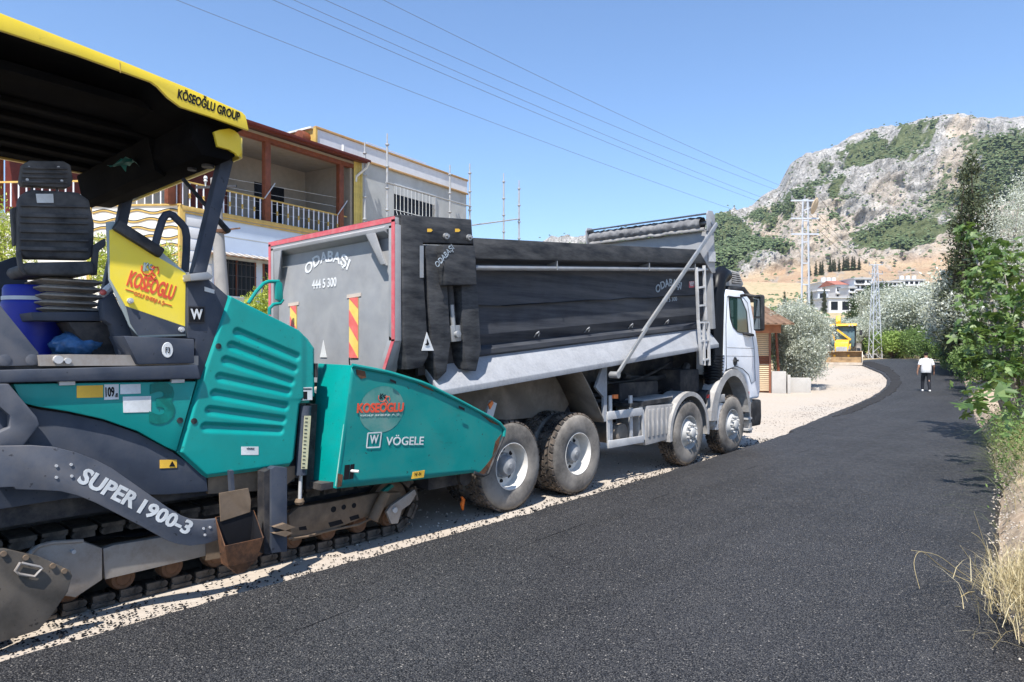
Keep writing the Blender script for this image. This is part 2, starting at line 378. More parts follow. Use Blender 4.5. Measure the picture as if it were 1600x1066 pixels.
hm = mix(t, .5, v1.outputs['Distance'], med); bump(t, b, hm, 1., .016)
# white crushed stone base
m, t, b = nodes('ground'); c = coords(t, True)
n1 = nz(t, c, .35, 6, .65); n2 = nz(t, c, 14., 6, .75); n3 = nz(t, c, .05, 3)
v1 = N(t, 'ShaderNodeTexVoronoi', Scale=38.); L(t, c, v1.inputs['Vector'])
base = mix(t, ramp(t, n2, [(.28, 0.), (.7, 1.)]), (.33, .285, .235), (.46, .41, .35))
base = mix(t, ramp(t, n1, [(.42, 0.), (.68, .6)]), base, (.40, .325, .25))
sp = N(t, 'ShaderNodeSeparateXYZ'); L(t, c, sp.inputs[0])
ycr = N(t, 'ShaderNodeMapRange'); ycr.inputs[1].default_value = 68; ycr.inputs[2].default_value = 82; L(t, sp.outputs[1], ycr.inputs[0])
xcr = N(t, 'ShaderNodeMapRange'); xcr.inputs[1].default_value = -13.5; xcr.inputs[2].default_value = -16; L(t, sp.outputs[0], xcr.inputs[0])
mx = N(t, 'ShaderNodeMath', operation='MAXIMUM'); L(t, ycr.outputs[0], mx.inputs[0]); L(t, xcr.outputs[0], mx.inputs[1])
soil = mix(t, ramp(t, nz(t, c, .12, 8, .75), [(.35, 0.), (.65, 1.)]), (.50, .34, .21), (.36, .30, .17))
soil = mix(t, ramp(t, nz(t, c, .45, 6, .75), [(.50, 0.), (.62, .8)]), soil, (.17, .18, .08))
base = mix(t, mx.outputs[0], base, soil); L(t, base, b.inputs['Base Color']); b.inputs['Roughness'].default_value = .95
bump(t, b, mix(t, .6, v1.outputs['Distance'], n2), .22, .008)
m, t, b = nodes('bank_soil'); c = coords(t, True)
base = mix(t, ramp(t, nz(t, c, 5., 8, .75), [(.3, 0.), (.7, 1.)]), (.36, .25, .16), (.66, .53, .39)); L(t, base, b.inputs['Base Color']); b.inputs['Roughness'].default_value = .95
bump(t, b, nz(t, c, 22., 6, .75), 1., .03)
# mountain: grey limestone, tan scars, green scrub, bare earth terraces
m, t, b = nodes('mountain'); c = coords(t, True)
at = N(t, 'ShaderNodeVertexColor', layer_name='cover'); sc_ = N(t, 'ShaderNodeSeparateColor'); L(t, at.outputs[0], sc_.inputs[0])
cs = coords(t, True, (.03, .03, .012)); n1 = nz(t, cs, 3., 9, .72); n2 = nz(t, c, .12, 8, .75)
rock = mix(t, ramp(t, n1, [(.32, 0.), (.62, 1.)]), (.32, .31, .30), (.68, .65, .61))
rock = mix(t, ramp(t, n2, [(.36, .75), (.50, 0.)]), rock, (.13, .125, .11))
v5 = N(t, 'ShaderNodeTexVoronoi', Scale=1., feature='DISTANCE_TO_EDGE'); L(t, coords(t, True, (.22, .22, .10)), v5.inputs['Vector']); rock = mix(t, ramp(t, v5.outputs['Distance'], [(.0, .55), (.09, 0.)]), rock, (.17, .165, .15))
rock = mix(t, ramp(t, nz(t, coords(t, True, (.5, .5, .16)), 1., 5, .7), [(.36, .6), (.52, 0.)]), rock, (.19, .18, .165))
tanf = N(t, 'ShaderNodeMath', operation='MULTIPLY'); L(t, sc_.outputs[1], tanf.inputs[0]); L(t, ramp(t, nz(t, c, .03, 6, .7), [(.35, .25), (.62, 1.)]), tanf.inputs[1])
rock = mix(t, tanf.outputs[0], rock, (.66, .54, .41))
rock = mix(t, sc_.outputs[2], rock, mix(t, ramp(t, nz(t, c, .06, 6, .7), [(.35, 0.), (.65, 1.)]), (.58, .38, .24), (.64, .50, .33)))
gm = N(t, 'ShaderNodeMath', operation='ADD'); L(t, sc_.outputs[0], gm.inputs[0]); L(t, mix(t, .5, nz(t, c, .05, 8, .7), nz(t, c, .22, 4, .7)), gm.inputs[1])
gr = ramp(t, gm.outputs[0], [(.80, 0.), (.98, 1.)])
grc = mix(t, ramp(t, nz(t, c, .35, 5, .7), [(.35, 0.), (.65, 1.)]), (.09, .12, .05), (.20, .22, .11))
base = mix(t, gr, rock, grc); L(t, base, b.inputs['Base Color']); b.inputs['Roughness'].default_value = .95; b.inputs['Specular IOR Level'].default_value = .1
hb = mix(t, .5, n1, n2); bump(t, b, hb, 1., 9.)
# ================================================================ the setting
def lerp_tab(tab, x):
    if x <= tab[0][0]: return tab[0][1]
    for (a, p), (b_, q) in zip(tab, tab[1:]):
        if x <= b_:
            k = (x - a) / (b_ - a); return p + (q - p) * k
    return tab[-1][1]
def sstep(a, b, x):
    k = min(1, max(0, (x - a) / (b - a))); return k * k * (3 - 2 * k)
GT = [(0, 0), (21, 0), (26, .05), (30, .16), (34, .33), (38, .56), (42, .78), (46, .94), (52, 1.03), (62, 1.06), (74, 1.1), (90, 2.2), (120, 5.6), (150, 9.6), (200, 17), (260, 27), (400, 30), (9000, 30)]
def gz(x, y):
    u = -ST * x + CT * y
    z = lerp_tab(GT, u)
    if x < -11.5 and y < 40: z += 2.0 * sstep(-13.2, -15.2, x) * (1 - sstep(24, 27, y)) if y < 27 else 0
    return z
def ground_px(px, py, dz=0.0):                     # where the line of sight through a pixel meets the ground
    d = ray(px, py); u = 2.0
    while u < 400:
        x, y, z = d[0] * u, d[1] * u, HC + d[2] * u
        if z <= gz(x, y) + dz: return (x, y, gz(x, y) + dz)
        u += .02 + u * .0008
    return (d[0] * u, d[1] * u, HC + d[2] * u)
# ground: one sheet, rings that widen to the horizon
rings = [0.0]; r = .6
while r < 2450: rings.append(r); r = r + max(.6, r * .045)
NA = 240; mb = MB(); vs_ = []
for r in rings:
    for i in range(NA):
        a = 2 * math.pi * i / NA; x, y = r * math.cos(a), r * math.sin(a); z = gz(x, y)
        if 3 < r < 60: z += .018 * noise.noise((x * .7, y * .7, 0))
        vs_.append((x, y, z - .012))
fs_ = [(k * NA + i, k * NA + (i + 1) % NA, (k + 1) * NA + (i + 1) % NA, (k + 1) * NA + i) for k in range(len(rings) - 1) for i in range(NA)]
mb.add(vs_, fs_); tag(mb.build('ground', 'ground', recalc=True), kind='structure')

# road: fresh asphalt mat, its edges slightly ragged, 5 cm thick
XR = [(-8, 2.2), (0, .75), (4, -.22), (5.6, -.55), (6.4, -.82), (9.9, -1.25), (12.3, -1.5), (16, -2.1), (25.7, -3.85), (34, -5.3)]
def edge_r(y): return lerp_tab(XR, y)
left = [(-9.4, -8), (-9.4, .2), (-7.5, .45), (-5.24, .9), (-5.28, 1.5), (-5.31, 2.7), (-5.32, 4.1), (-5.33, 6.1), (-5.41, 7.7), (-5.45, 9.0), (-5.55, 10.5), (-5.62, 11.8), (-5.78, 14.4), (-5.9, 16.2)]
far_l = [ground_px(a, b, .05)[:2] for a, b in [(1235, 673), (1300, 646), (1345, 628), (1374, 613), (1386, 602), (1387, 592), (1378, 583), (1362, 576), (1346, 570), (1340, 566)]]
far_t = [ground_px(a, b, .05)[:2] for a, b in [(1352, 562.5), (1375, 561), (1400, 560.5), (1430, 562), (1462, 566), (1486, 573), (1500, 585), (1508, 600)]]
right = [(edge_r(y), y) for y in (34, 29, 25.7, 20, 16, 12.3, 9.9, 8, 6.4, 5.6, 4, 2, 0, -4, -8)]
outline = left + far_l + far_t + right
def dense(pts, step, jit):
    out = []
    for (x0, y0), (x1, y1) in zip(pts, pts[1:] + pts[:1]):
        n = max(1, int(math.hypot(x1 - x0, y1 - y0) / step))
        for k in range(n):
            q = k / n; x = x0 + (x1 - x0) * q; y = y0 + (y1 - y0) * q
            nx, ny = y1 - y0, -(x1 - x0); l_ = math.hypot(nx, ny) or 1
            j = jit * (noise.noise((x * 3, y * 3, 1)) + .6 * noise.noise((x * 9, y * 9, 5)))
            out.append((x + nx / l_ * j, y + ny / l_ * j))
    return out
def poly_sheet(name, m, pts, dz, th, inner=1.0, kind='structure', wob=0.0):
    bnd = [Vector((x, y)) for x, y in pts]; nb = len(bnd)
    xs = [p[0] for p in pts]; ys = [p[1] for p in pts]; extra = []
    yy = min(ys) + inner / 2
    while yy < max(ys):
        xx = min(xs) + inner / 2
        while xx < max(xs): extra.append(Vector((xx, yy))); xx += inner
        yy += inner
    V, E_, Fc, _, _, _ = delaunay_2d_cdt(bnd + extra, [(i, (i + 1) % nb) for i in range(nb)], [], 1, 1e-5)
    mb = MB(); top = [(v.x, v.y, gz(v.x, v.y) + dz + wob * noise.noise((v.x * 1.3, v.y * 1.3, 3))) for v in V]
    mb.add(top, Fc)
    ring = [(x, y, gz(x, y) + dz + wob * noise.noise((x * 1.3, y * 1.3, 3))) for x, y in pts]
    low = []
    cx, cy = np.mean(xs), np.mean(ys)
    for i, (x, y, z) in enumerate(ring):
        x0, y0, _ = ring[i - 1]; x1, y1, _ = ring[(i + 1) % nb]; nx, ny = -(y1 - y0), x1 - x0; l_ = math.hypot(nx, ny) or 1
        low.append((x + nx / l_ * th * .8, y + ny / l_ * th * .8, z - th - .01))
    n = nb; mb.add(ring + low, [(i, (i + 1) % n, n + (i + 1) % n, n + i) for i in range(n)])
    o = mb.build(name, m, smooth=False); tag(o, kind=kind); return o
poly_sheet('road', 'asphalt', dense(outline, .22, .05), .05, .055, 1.6)
# thicker ragged windrow of loose asphalt along the inside of the bend
wr = [ground_px(a, b, .05)[:2] for a, b in [(1300, 652), (1345, 632), (1376, 616), (1390, 604), (1392, 592), (1382, 582), (1362, 574), (1345, 567), (1358, 565), (1388, 574), (1404, 588), (1408, 598), (1398, 612), (1372, 628), (1330, 646)]]

def rock_mesh(name, m, seed, n=12):
    r_ = random.Random(seed); bm = bmesh.new(); bmesh.ops.create_icosphere(bm, subdivisions=1, radius=.5)
    for v in bm.verts: v.co *= r_.uniform(.7, 1.15)
    me = bpy.data.meshes.new(name); bm.to_mesh(me); bm.free(); me.materials.append(MT[m]); return me
def scatter_tets(name, m, pts, sizes, kind='stuff', seed=1):
    """thousands of little broken stones as one mesh (octahedra with jittered corners)"""
    r_ = np.random.default_rng(seed); n = len(pts); P = np.array(pts); S_ = np.array(sizes)
    base = np.array([(1, 0, 0), (-1, 0, 0), (0, 1, 0), (0, -1, 0), (0, 0, 1), (0, 0, -.6)], float)
    V = base[None] * r_.uniform(.55, 1.2, (n, 6, 1)); a = r_.uniform(0, 6.28, n); ca, sa = np.cos(a)[:, None], np.sin(a)[:, None]
    x = V[..., 0] * ca - V[..., 1] * sa; y = V[..., 0] * sa + V[..., 1] * ca; z = V[..., 2] * .75
    V = np.stack([x, y, z], -1) * S_[:, None, None] + P[:, None, :]; V[..., 2] += S_[:, None] * .35
    F = np.array([(0, 2, 4), (2, 1, 4), (1, 3, 4), (3, 0, 4), (2, 0, 5), (1, 2, 5), (3, 1, 5), (0, 3, 5)])
    F = (F[None] + (np.arange(n) * 6)[:, None, None]).reshape(-1, 3)
    return npmesh(name, V.reshape(-1, 3), F, m, None, kind)
def npmesh(name, V, F, m, parent=None, kind=None, smooth=False, uv=None):
    me = bpy.data.meshes.new(name); c = (V.min(0) + V.max(0)) / 2; V = V - c; k = F.shape[1]
    me.vertices.add(len(V)); me.vertices.foreach_set('co', V.ravel().astype(np.float32))
    me.loops.add(F.size); me.loops.foreach_set('vertex_index', F.ravel().astype(np.int32))
    me.polygons.add(len(F)); me.polygons.foreach_set('loop_start', np.arange(0, F.size, k, dtype=np.int32))
    me.update(calc_edges=True); me.validate(); me.materials.append(MT[m])
    o = link(name, me, parent, Vector(c))
    if kind: o['kind'] = kind
    return o
# loose stones: white gravel on the base course, black crumbs along the joint, a crumbly windrow at the bend
pts, sz = [], []
for _ in range(3200):
    y = random.uniform(.8, 22); x = -5.8 - abs(random.gauss(0, 2.2)) - max(0, (y - 16) * .22)
    if x > -12.5: pts.append((x, y, gz(x, y) - .012)); sz.append(random.choice((.006, .009, .012, .02)))
tag(scatter_tets('loose_gravel', 'gravel_white', pts, sz, seed=2), 'white crushed stones lying on the unpaved strip', 'gravel')
pts, sz = [], []
for _ in range(6500):
    y = random.uniform(.9, 15); k = random.random()
    cl = noise.noise((y * 1.7, 2.2, 0)) * .5 + .5
    x = lerp_tab([(q[1], q[0]) for q in left[3:]], y) - .04 - abs(random.gauss(0, .08 + .75 * cl * random.random()))
    if random.random() < .55 and 2.2 < y: continue
    if y < 2.0: x = -5.3 - random.uniform(0, .6)
    pts.append((x, y, gz(x, y))); sz.append(random.uniform(.005, .016) * (1.6 if k < .06 else 1))
for _ in range(1500):
    a = random.uniform(0, 1); i = int(a * (len(far_l) - 1)); q = a * (len(far_l) - 1) - i
    x = far_l[i][0] * (1 - q) + far_l[i + 1][0] * q; y = far_l[i][1] * (1 - q) + far_l[i + 1][1] * q
    x += random.gauss(.1, .45); y += random.gauss(0, .5); pts.append((x, y, gz(x, y) + .03)); sz.append(random.uniform(.006, .018))
for (a, b, sx, sy, n) in ((1345, 601, .35, 1.6, 420), (1290, 634, .25, 2.4, 420), (1330, 588, .35, 1.6, 260), (1250, 650, .2, 2.0, 260)):
    x0, y0, _ = ground_px(a, b)
    for _ in range(n):
        x = random.gauss(x0, sx); y = random.gauss(y0, sy); pts.append((x, y, gz(x, y) - .01)); sz.append(random.uniform(.005, .014))
tag(scatter_tets('asphalt_crumbs', 'crumb', pts, sz, seed=3), 'black asphalt crumbs spilled along the joint', 'asphalt')
# windrow of loose mix along the bend, heaped a few centimetres
bndw = dense(wr, .18, .10)
poly_sheet('loose_mix', 'loose_mix', bndw, .072, .03, .35, wob=.03)

# right bank: cut soil edge that climbs away from the road
rows = []
Y = 3.0
ys_ = []
while Y < 60: ys_.append(Y); Y += .16 if Y < 16 else .6
DS = [-.12, 0, .04, .10, .16, .24, .34, .5, .7, 1.0, 1.4, 2, 3, 4.5, 7]
def bank_z(x, y, d):
    z = gz(x, y) + .30 * sstep(0, .28, d) + .35 * sstep(.25, 1.2, d) + .9 * sstep(1, 6, d)
    return z + (.07 * noise.noise((x * 3, y * 3, 7)) + .04 * noise.noise((x * 9, y * 9, 7))) * sstep(-.05, .3, d) - .02
def edge2(y): return lerp_tab(XR + [(45, -7.3), (62, -10.5)], y)
for y in ys_:
    e = edge2(y) + .08 * noise.noise((y * 1.7, 0, 0)) + .04 * noise.noise((y * 6, 0, 0)); rows.append([(e + d, y, bank_z(e + d, y, d)) for d in DS])
mb = MB(); mb.sheet(rows); tag(mb.build('roadside_bank', 'bank_soil'), kind='structure')
pts, sz = [], []
for _ in range(1500):
    y = random.uniform(4, 24); d = abs(random.gauss(0, .25)); x = edge2(y) + d - .08
    pts.append((x, y, bank_z(x, y, d) + (.05 if d < .1 else 0))); sz.append(random.uniform(.006, .022))
tag(scatter_tets('bank_stones', 'limestone', pts, sz, seed=4), 'pale stones and clods on the cut roadside bank', 'stones')

# ---------------------------------------------------------------- mountain
CREST = [(560, 420), (760, 395), (900, 375), (1020, 358), (1090, 347), (1128, 331), (1152, 326), (1175, 321), (1196, 300), (1218, 290), (1228, 268), (1238, 250), (1262, 236), (1300, 226), (1332, 210), (1372, 199), (1410, 189), (1440, 182), (1500, 180), (1560, 183), (1620, 188), (1720, 200), (1850, 225), (2050, 270), (2400, 340)]
VEG = [(1135, 365, 38, 26, .9), (1150, 394, 50, 20, .95), (1192, 342, 24, 9, .85), (1222, 323, 24, 8, .85), (1252, 303, 24, 8, .8), (1282, 284, 20, 8, .7), (1130, 350, 26, 18, .8), (1200, 413, 20, 7, .7), (1380, 235, 60, 26, .75), (1430, 215, 40, 22, .55), (1420, 355, 72, 22, 1.), (1370, 368, 30, 26, .8), (1560, 255, 70, 30, .6), (1290, 262, 14, 10, .4), (1500, 230, 30, 20, .5), (1570, 280, 60, 30, .6), (1390, 388, 40, 6, .7), (1100, 420, 60, 40, 1.), (1010, 400, 90, 50, 1.), (1480, 300, 30, 40, .35), (1305, 290, 14, 14, .45), (1330, 300, 20, 10, .3), (1312, 325, 10, 8, .6), (1610, 240, 60, 40, .6), (1700, 300, 120, 60, .7)]
TAN = [(1245, 362, 85, 42, 1.), (1300, 345, 60, 40, .8), (1210, 395, 50, 30, .5), (1400, 290, 40, 16, .6), (1490, 270, 30, 40, .6), (1500, 205, 26, 14, .8), (1370, 405, 70, 20, .9), (1470, 390, 50, 30, .9), (1345, 230, 16, 6, .7), (1430, 310, 60, 24, .3), (1560, 330, 60, 60, .7), (1598, 225, 6, 22, 1.), (1500, 250, 40, 10, .5), (1280, 345, 80, 34, .7), (1330, 395, 90, 24, .8), (1190, 390, 24, 16, .7), (1400, 330, 90, 20, .3)]
def blob(tab, p, y, wob):
    s_ = 0
    for cx, cy, rx, ry, k in tab:
        q = ((p - cx) / rx) ** 2 + ((y - cy) / ry) ** 2
        s_ = max(s_, k * max(0, min(1, 1.35 - q + wob * .9)))
    return s_
UP = [(0, 215), (.10, 250), (.20, 300), (.30, 318), (.5, 350), (.72, 395), (.88, 450), (1, 520)]
NP, NV = 460, 190; Vm, cov = [], []; NK = NV + 12
for i in range(NP):
    p = 700 + (2300 - 700) * i / (NP - 1); cy = lerp_tab(CREST, p) + 2.2 * noise.noise((p * .12, 0, 0)) + 1.4 * noise.noise((p * .4, 3, 0))
    for k in range(NV + 12):
        v = min(1, k / NV)
        y = 470 + (cy - 470) * v; u = lerp_tab(UP, v) * (1 + .00025 * (1400 - p))
        if k > NV: u += (k - NV) * 14; y = HORY - ((HORY - cy) * lerp_tab(UP, 1) / u) * (1 - .012 * (k - NV) ** 1.25)
        P = Vector(atU(p, y, u))
        n1_ = noise.fractal(P * .014, .9, 2.1, 6); n2_ = noise.ridged_multi_fractal(P * .03, .8, 2.1, 5, 1., 2.) - 1.2
        rocky = sstep(.16, .30, v)
        dsp = (n1_ * 16 + n2_ * 6.5 + 3.2 * (noise.ridged_multi_fractal(P * .11, .9, 2.2, 3, 1., 2.) - 1.1)) * rocky * (1 - .75 * sstep(.93, 1., v)) + n1_ * 2
        dn = Vector((ST, -CT, .55)).normalized()
        P += dn * dsp; Vm.append(P)
        w_ = noise.noise((p * .05, y * .07, 9)) + .6 * noise.noise((p * .16, y * .2, 4))
        veg = blob(VEG, p, y, w_) + .10 * rocky + .06 * w_; tn = blob(TAN, p, y, w_); er = 0
        if v < .30:
            e = sstep(.27, .20, v) if v > .2 else 1
            er = e * (1. if (w_ > -.35) else .45); veg *= (1 - er * .85)
        cov.append((max(0, veg), tn, er, 1))
Fm = np.array([(i * NK + k, (i + 1) * NK + k, (i + 1) * NK + k + 1, i * NK + k + 1) for i in range(NP - 1) for k in range(NK - 1)])
Vn = np.array([tuple(q) for q in Vm]); mo = npmesh('mountain', Vn, Fm, 'mountain', kind='structure')
ca = mo.data.color_attributes.new('cover', 'FLOAT_COLOR', 'POINT'); ca.data.foreach_set('color', np.array(cov, dtype=np.float32).ravel())
for pl in mo.data.polygons: pl.use_smooth = True
# scrub on the slopes: low leafy clumps
cv = np.array(cov); cand = np.arange(len(Vn)); pr_ = np.clip((cv[:, 0] - .15) * .8 * np.clip(.75 + 1.6 * np.array([noise.noise(q * .06) for q in Vm]), .05, 2), .03, 1) * (1 - cv[:, 2] * .8); pr_ /= pr_.sum()
pr_ = pr_ * (np.arange(len(Vn)) % NK < NV - 3); pr_ /= pr_.sum(); sel = rng.choice(cand, 46000, p=pr_); nn = len(sel)
ico = np.array([(1, 0, .1), (.3, .95, 0), (-.8, .6, .1), (-.8, -.6, 0), (.3, -.95, .1), (.35, .25, .85), (-.4, .2, .8), (0, -.45, .8)])
IF = np.array([(0, 1, 5), (1, 2, 6), (1, 6, 5), (2, 3, 6), (3, 4, 7), (3, 7, 6), (4, 0, 7), (0, 5, 7), (5, 6, 7)])
sc1 = rng.uniform(.3, 1.15, (nn, 1, 1)) * rng.uniform(.6, 1.25, (nn, 1, 1)) * rng.uniform(.7, 1.3, (nn, 8, 1)); an = rng.uniform(0, 6.28, nn); c_, s_ = np.cos(an)[:, None], np.sin(an)[:, None]
bx_ = np.stack([ico[None, :, 0] * c_ - ico[None, :, 1] * s_, ico[None, :, 0] * s_ + ico[None, :, 1] * c_, np.repeat(ico[None, :, 2] * .9, nn, 0)], -1) * sc1
bx_ += Vn[sel][:, None, :] + rng.normal(0, 1.3, (nn, 1, 3)); bx_[..., 2] += .2
tag(npmesh('mountain_scrub', bx_.reshape(-1, 3), (IF[None] + (np.arange(nn) * 8)[:, None, None]).reshape(-1, 3), 'leaf_scrub', None, 'stuff'), 'dark green scrub scattered over the rocky mountain', 'scrub')
# ================================================================ tipper truck
TX = -6.9
truck = thing('dump_truck', 'grey four axle tipper truck with white cab, its bed slightly raised', 'truck', (TX, 9, 0))
TB = Matrix.Translation((TX, 8, 1.77)) @ Matrix.Rotation(rad(4.6), 4, 'X'); TBi = TB.inverted()
def BP(px, py, X):
    q = TBi @ Vector(onX(px, py, X)); return (q.y, q.z)
NB = lambda: MB(TB)
NW = lambda: MB()
R0, R1 = -2.42, 3.55         # near side panel runs from the rear post to the headboard (metres along the bed)
HT = 1.70
PROF = [(0, HT), (0, HT - .23), (-.035, HT - .25), (-.18, HT - .27), (-.185, HT - 1.12), (-.25, HT - 1.25), (-.16, HT - 1.30), (-.16, HT - 1.355), (-.2, HT - 1.38)]
SK = [(-.21, HT - 1.37), (.03, .03), (.03, -.04), (-.01, -.04), (-.25, HT - 1.43)]
body = None
for sgn in (1, -1):
    def mir(prof): return [(sgn * (1.3 + a), h) for a, h in prof]
    mb = NB(); pts = mir(PROF) + [(sgn * 1.02, HT - 1.38), (sgn * 1.02, HT)]
    # side panel, finely cut along its length so that small dents catch the light
    n = 26; rows = []
    for k in range(n + 1):
        l = R0 + (R1 - R0) * k / n; row = []
        for j, (a, h) in enumerate(pts):
            d = .004 * noise.noise((l * 1.7, j * .9, sgn)) if 2 < j < 6 else 0
            row.append((a + d, l, h))
        rows.append(row + [row[0]])
    mb.sheet(rows); mb.add([Vector((a, R0, h)) for a, h in pts], [tuple(range(len(pts)))]); mb.add([Vector((a, R1, h)) for a, h in pts], [tuple(range(len(pts)))])
    o = mb.build('side_wall', 'body_dark', truck, ang=22)
    if sgn == 1: body = o
    mb = NB(); mb.py([(sgn * (1.3 + a), h) for a, h in SK], -3.1, 3.62); mb.build('bed_skirt', 'skirt_grey', truck, bev=.008)
    mb = NB(); mb.py([(sgn * (1.303), HT + .005), (sgn * 1.303, HT - .235), (sgn * 1.02, HT - .235), (sgn * 1.02, HT + .005)], R0 + .01, R1 - .03); mb.build('top_rail', 'body_black', truck, bev=.012)
    mb = NB(); mb.cyl((sgn * 1.255, R0, HT - .335), (sgn * 1.255, R1, HT - .335), .032, n=12); mb.build('tarp_tube', 'steel_grey', truck)
    for l in (-.9, 1.4, 2.9):
        mb = NB(); mb.px([(l, HT - .24), (l + .014, HT - .24), (l + .014, HT - .36), (l, HT - .36)], sgn * 1.12, sgn * 1.298); mb.build('tube_bracket', 'steel_grey', truck)
for (a, b) in ((838, 522), (917, 515), (985, 509), (1041, 503)):
    y, h = BP(a, b, -5.81); mb = NB()
    mb.tube([(1.06, y - .02, h - .04), (1.12, y - .025, h + .01), (1.135, y, h + .03), (1.12, y + .03, h + .01), (1.10, y + .03, h - .03)], .009, 6); mb.build('tie_hook', 'steel_grey', truck)
mb = NB(); mb.box(-1.1, 1.1, -3.3, 3.5, .30, .36); mb.build('bed_floor', 'body_dark', truck)
mb = NB()
for x in (-.45, .45): mb.box(x - .06, x + .06, -3.2, 3.3, .02, .30)
for l in np.linspace(-2.8, 3.0, 9): mb.box(-.9, .9, l - .04, l + .04, .12, .30)
mb.build('bed_subframe', 'chassis_dust', truck)
# load of asphalt mix still in the bed
mb = NB(); rows = []
for k in range(15):
    l = -3.2 + 6.6 * k / 14; rows.append([(x, l, .9 + .12 * math.cos(x * 1.2) + .05 * noise.noise((x * 3, l * 3, 0))) for x in np.linspace(-1.16, 1.16, 11)])
mb.sheet(rows); tag(mb.build('asphalt_load', 'crumb'), 'black asphalt mix heaped inside the raised truck bed', 'asphalt')
# headboard with folded tarp
mb = NB(); mb.px([(3.5, .3), (3.5, HT + .36), (3.56, HT + .36), (3.62, .3)], -1.28, 1.28); mb.build('headboard', 'tailgate_grey', truck, bev=.01)
for sgn in (1, -1):
    mb = NB(); mb.px([(3.05, HT - .02), (3.12, HT + .02), (3.5, HT + .38), (3.64, HT + .38), (3.64, HT - .4), (3.5, HT - .4)], sgn * 1.27, sgn * 1.305); mb.build('headboard_gusset', 'tailgate_grey', truck, bev=.006)
    mb = NB(); mb.px([(3.36, HT + .34), (3.36, HT + .64), (3.42, HT + .70), (3.58, HT + .70), (3.66, HT + .60), (3.66, HT + .34)], sgn * 1.30, sgn * 1.325); mb.build('tarp_end_plate', 'skirt_grey', truck, bev=.006)
mb = NB(); rows = []
for k in range(90):
    x = -1.26 + 2.42 * k / 89; row = []
    for j in range(25):
        a = 2 * math.pi * j / 24; rr = .125 + .018 * noise.noise((x * 9, math.cos(a) * 2 + x * 6, math.sin(a) * 2)) + .008 * math.sin(x * 42 + a * 3)
        row.append((x, 3.5 + rr * math.cos(a), HT + .50 + rr * .9 * math.sin(a)))
    rows.append(row)
mb.sheet(rows); mb.build('rolled_tarp', 'tarp', truck)
mb = NB(); mb.px([(3.38, HT + .645), (3.62, HT + .69), (3.62, HT + .67), (3.38, HT + .625)], -1.3, 1.3); mb.build('tarp_cover_rail', 'body_dark', truck)
mb = NB(); rows = []
for k in range(60):
    x = -1.27 + 2.5 * k / 59; z = HT + .385 + .02 * noise.noise((x * 5, 1, 0)); yy = 3.42 - .02 * noise.noise((x * 4, 4, 0))
    rows.append([(x, yy + .022 * math.cos(a), z + .03 * math.sin(a)) for a in np.linspace(0, 2 * math.pi, 9)])
mb.sheet(rows); mb.build('tarp_hem', 'dusty_plastic', truck)
mb = NB(); mb.cyl((-1.33, 3.5, HT + .5), (1.34, 3.5, HT + .5), .03); mb.build('tarp_roller', 'steel_grey', truck)
# tarp arm, jointed
XA = -5.50
A, B_, C_ = onX(1120, 350, XA), onX(1004, 520, XA), onX(963, 586, XA)
for nm, p, q, w_ in (('tarp_arm', A, B_, .07), ('tarp_arm_lower', (B_[0] + .012, *onX(1010, 512, XA)[1:]), (C_[0] + .012, *C_[1:]), .055)):
    mb = NW(); mb.bar(p, q, .03, w_, up=(1, 0, 0)) if False else mb.bar(p, q, w_, .03, up=(1, 0, 0)); mb.build(nm, 'steel_grey', truck, bev=.004)
mb = NW(); mb.cyl((XA - .1, C_[1], C_[2]), (XA + .04, C_[1], C_[2]), .05); mb.build('tarp_arm_pivot', 'steel_grey', truck)
# ladder at the front end of the bed
XL = -5.52
for nm, pts in (('ladder_rail', [(1088, 418), (1091, 500), (1096, 570)]), ('ladder_rail', [(1100, 415), (1102, 480), (1103, 500)])):
    mb = NW(); P = [onX(a, b, XL) for a, b in pts]
    for p, q in zip(P, P[1:]): mb.bar(p, q, .05, .03)
    mb.build(nm, 'alu', truck, bev=.003)
for a0, b0, a1, b1 in ((1088, 423, 1101, 421), (1090, 450, 1101, 448), (1091, 478, 1101, 477), (1094, 504, 1107, 504), (1095, 533, 1107, 532), (1097, 563, 1108, 561)):
    mb = NW(); mb.bar(onX(a0, b0, XL), onX(a1, b1, XL), .03, .03); mb.build('ladder_rung', 'alu', truck)
for a in (1099.5, 1107):
    mb = NW(); mb.bar(onX(a, 504, XL), onX(a + 1, 571, XL), .045, .03); mb.build('ladder_rail', 'alu', truck)
mb = NB(); mb.box(1.31, 1.33, 3.36, 3.62, HT - .2, HT - .02); mb.build('step_plate', 'alu', truck)
o = textX('lettering', 'ODABAŞI', (1027, 463), (1064, 456), .17, -5.777, 'faded_print', truck, off=.02, arc=.09)
o = textX('lettering', '444 5 300', (1034, 473), (1058, 470), .07, -5.777, 'faded_print', truck, off=.01)
mb = NW(); mb.pix(-5.777, [(1077, 440), (1085, 439), (1085, 449), (1077, 450)], .006); mb.build('maker_plate', 'red_tape', truck)
textX('lettering', 'VEM', (1077.6, 447.6), (1084.6, 446.6), .08, -5.772, 'white_print', truck, off=.02)

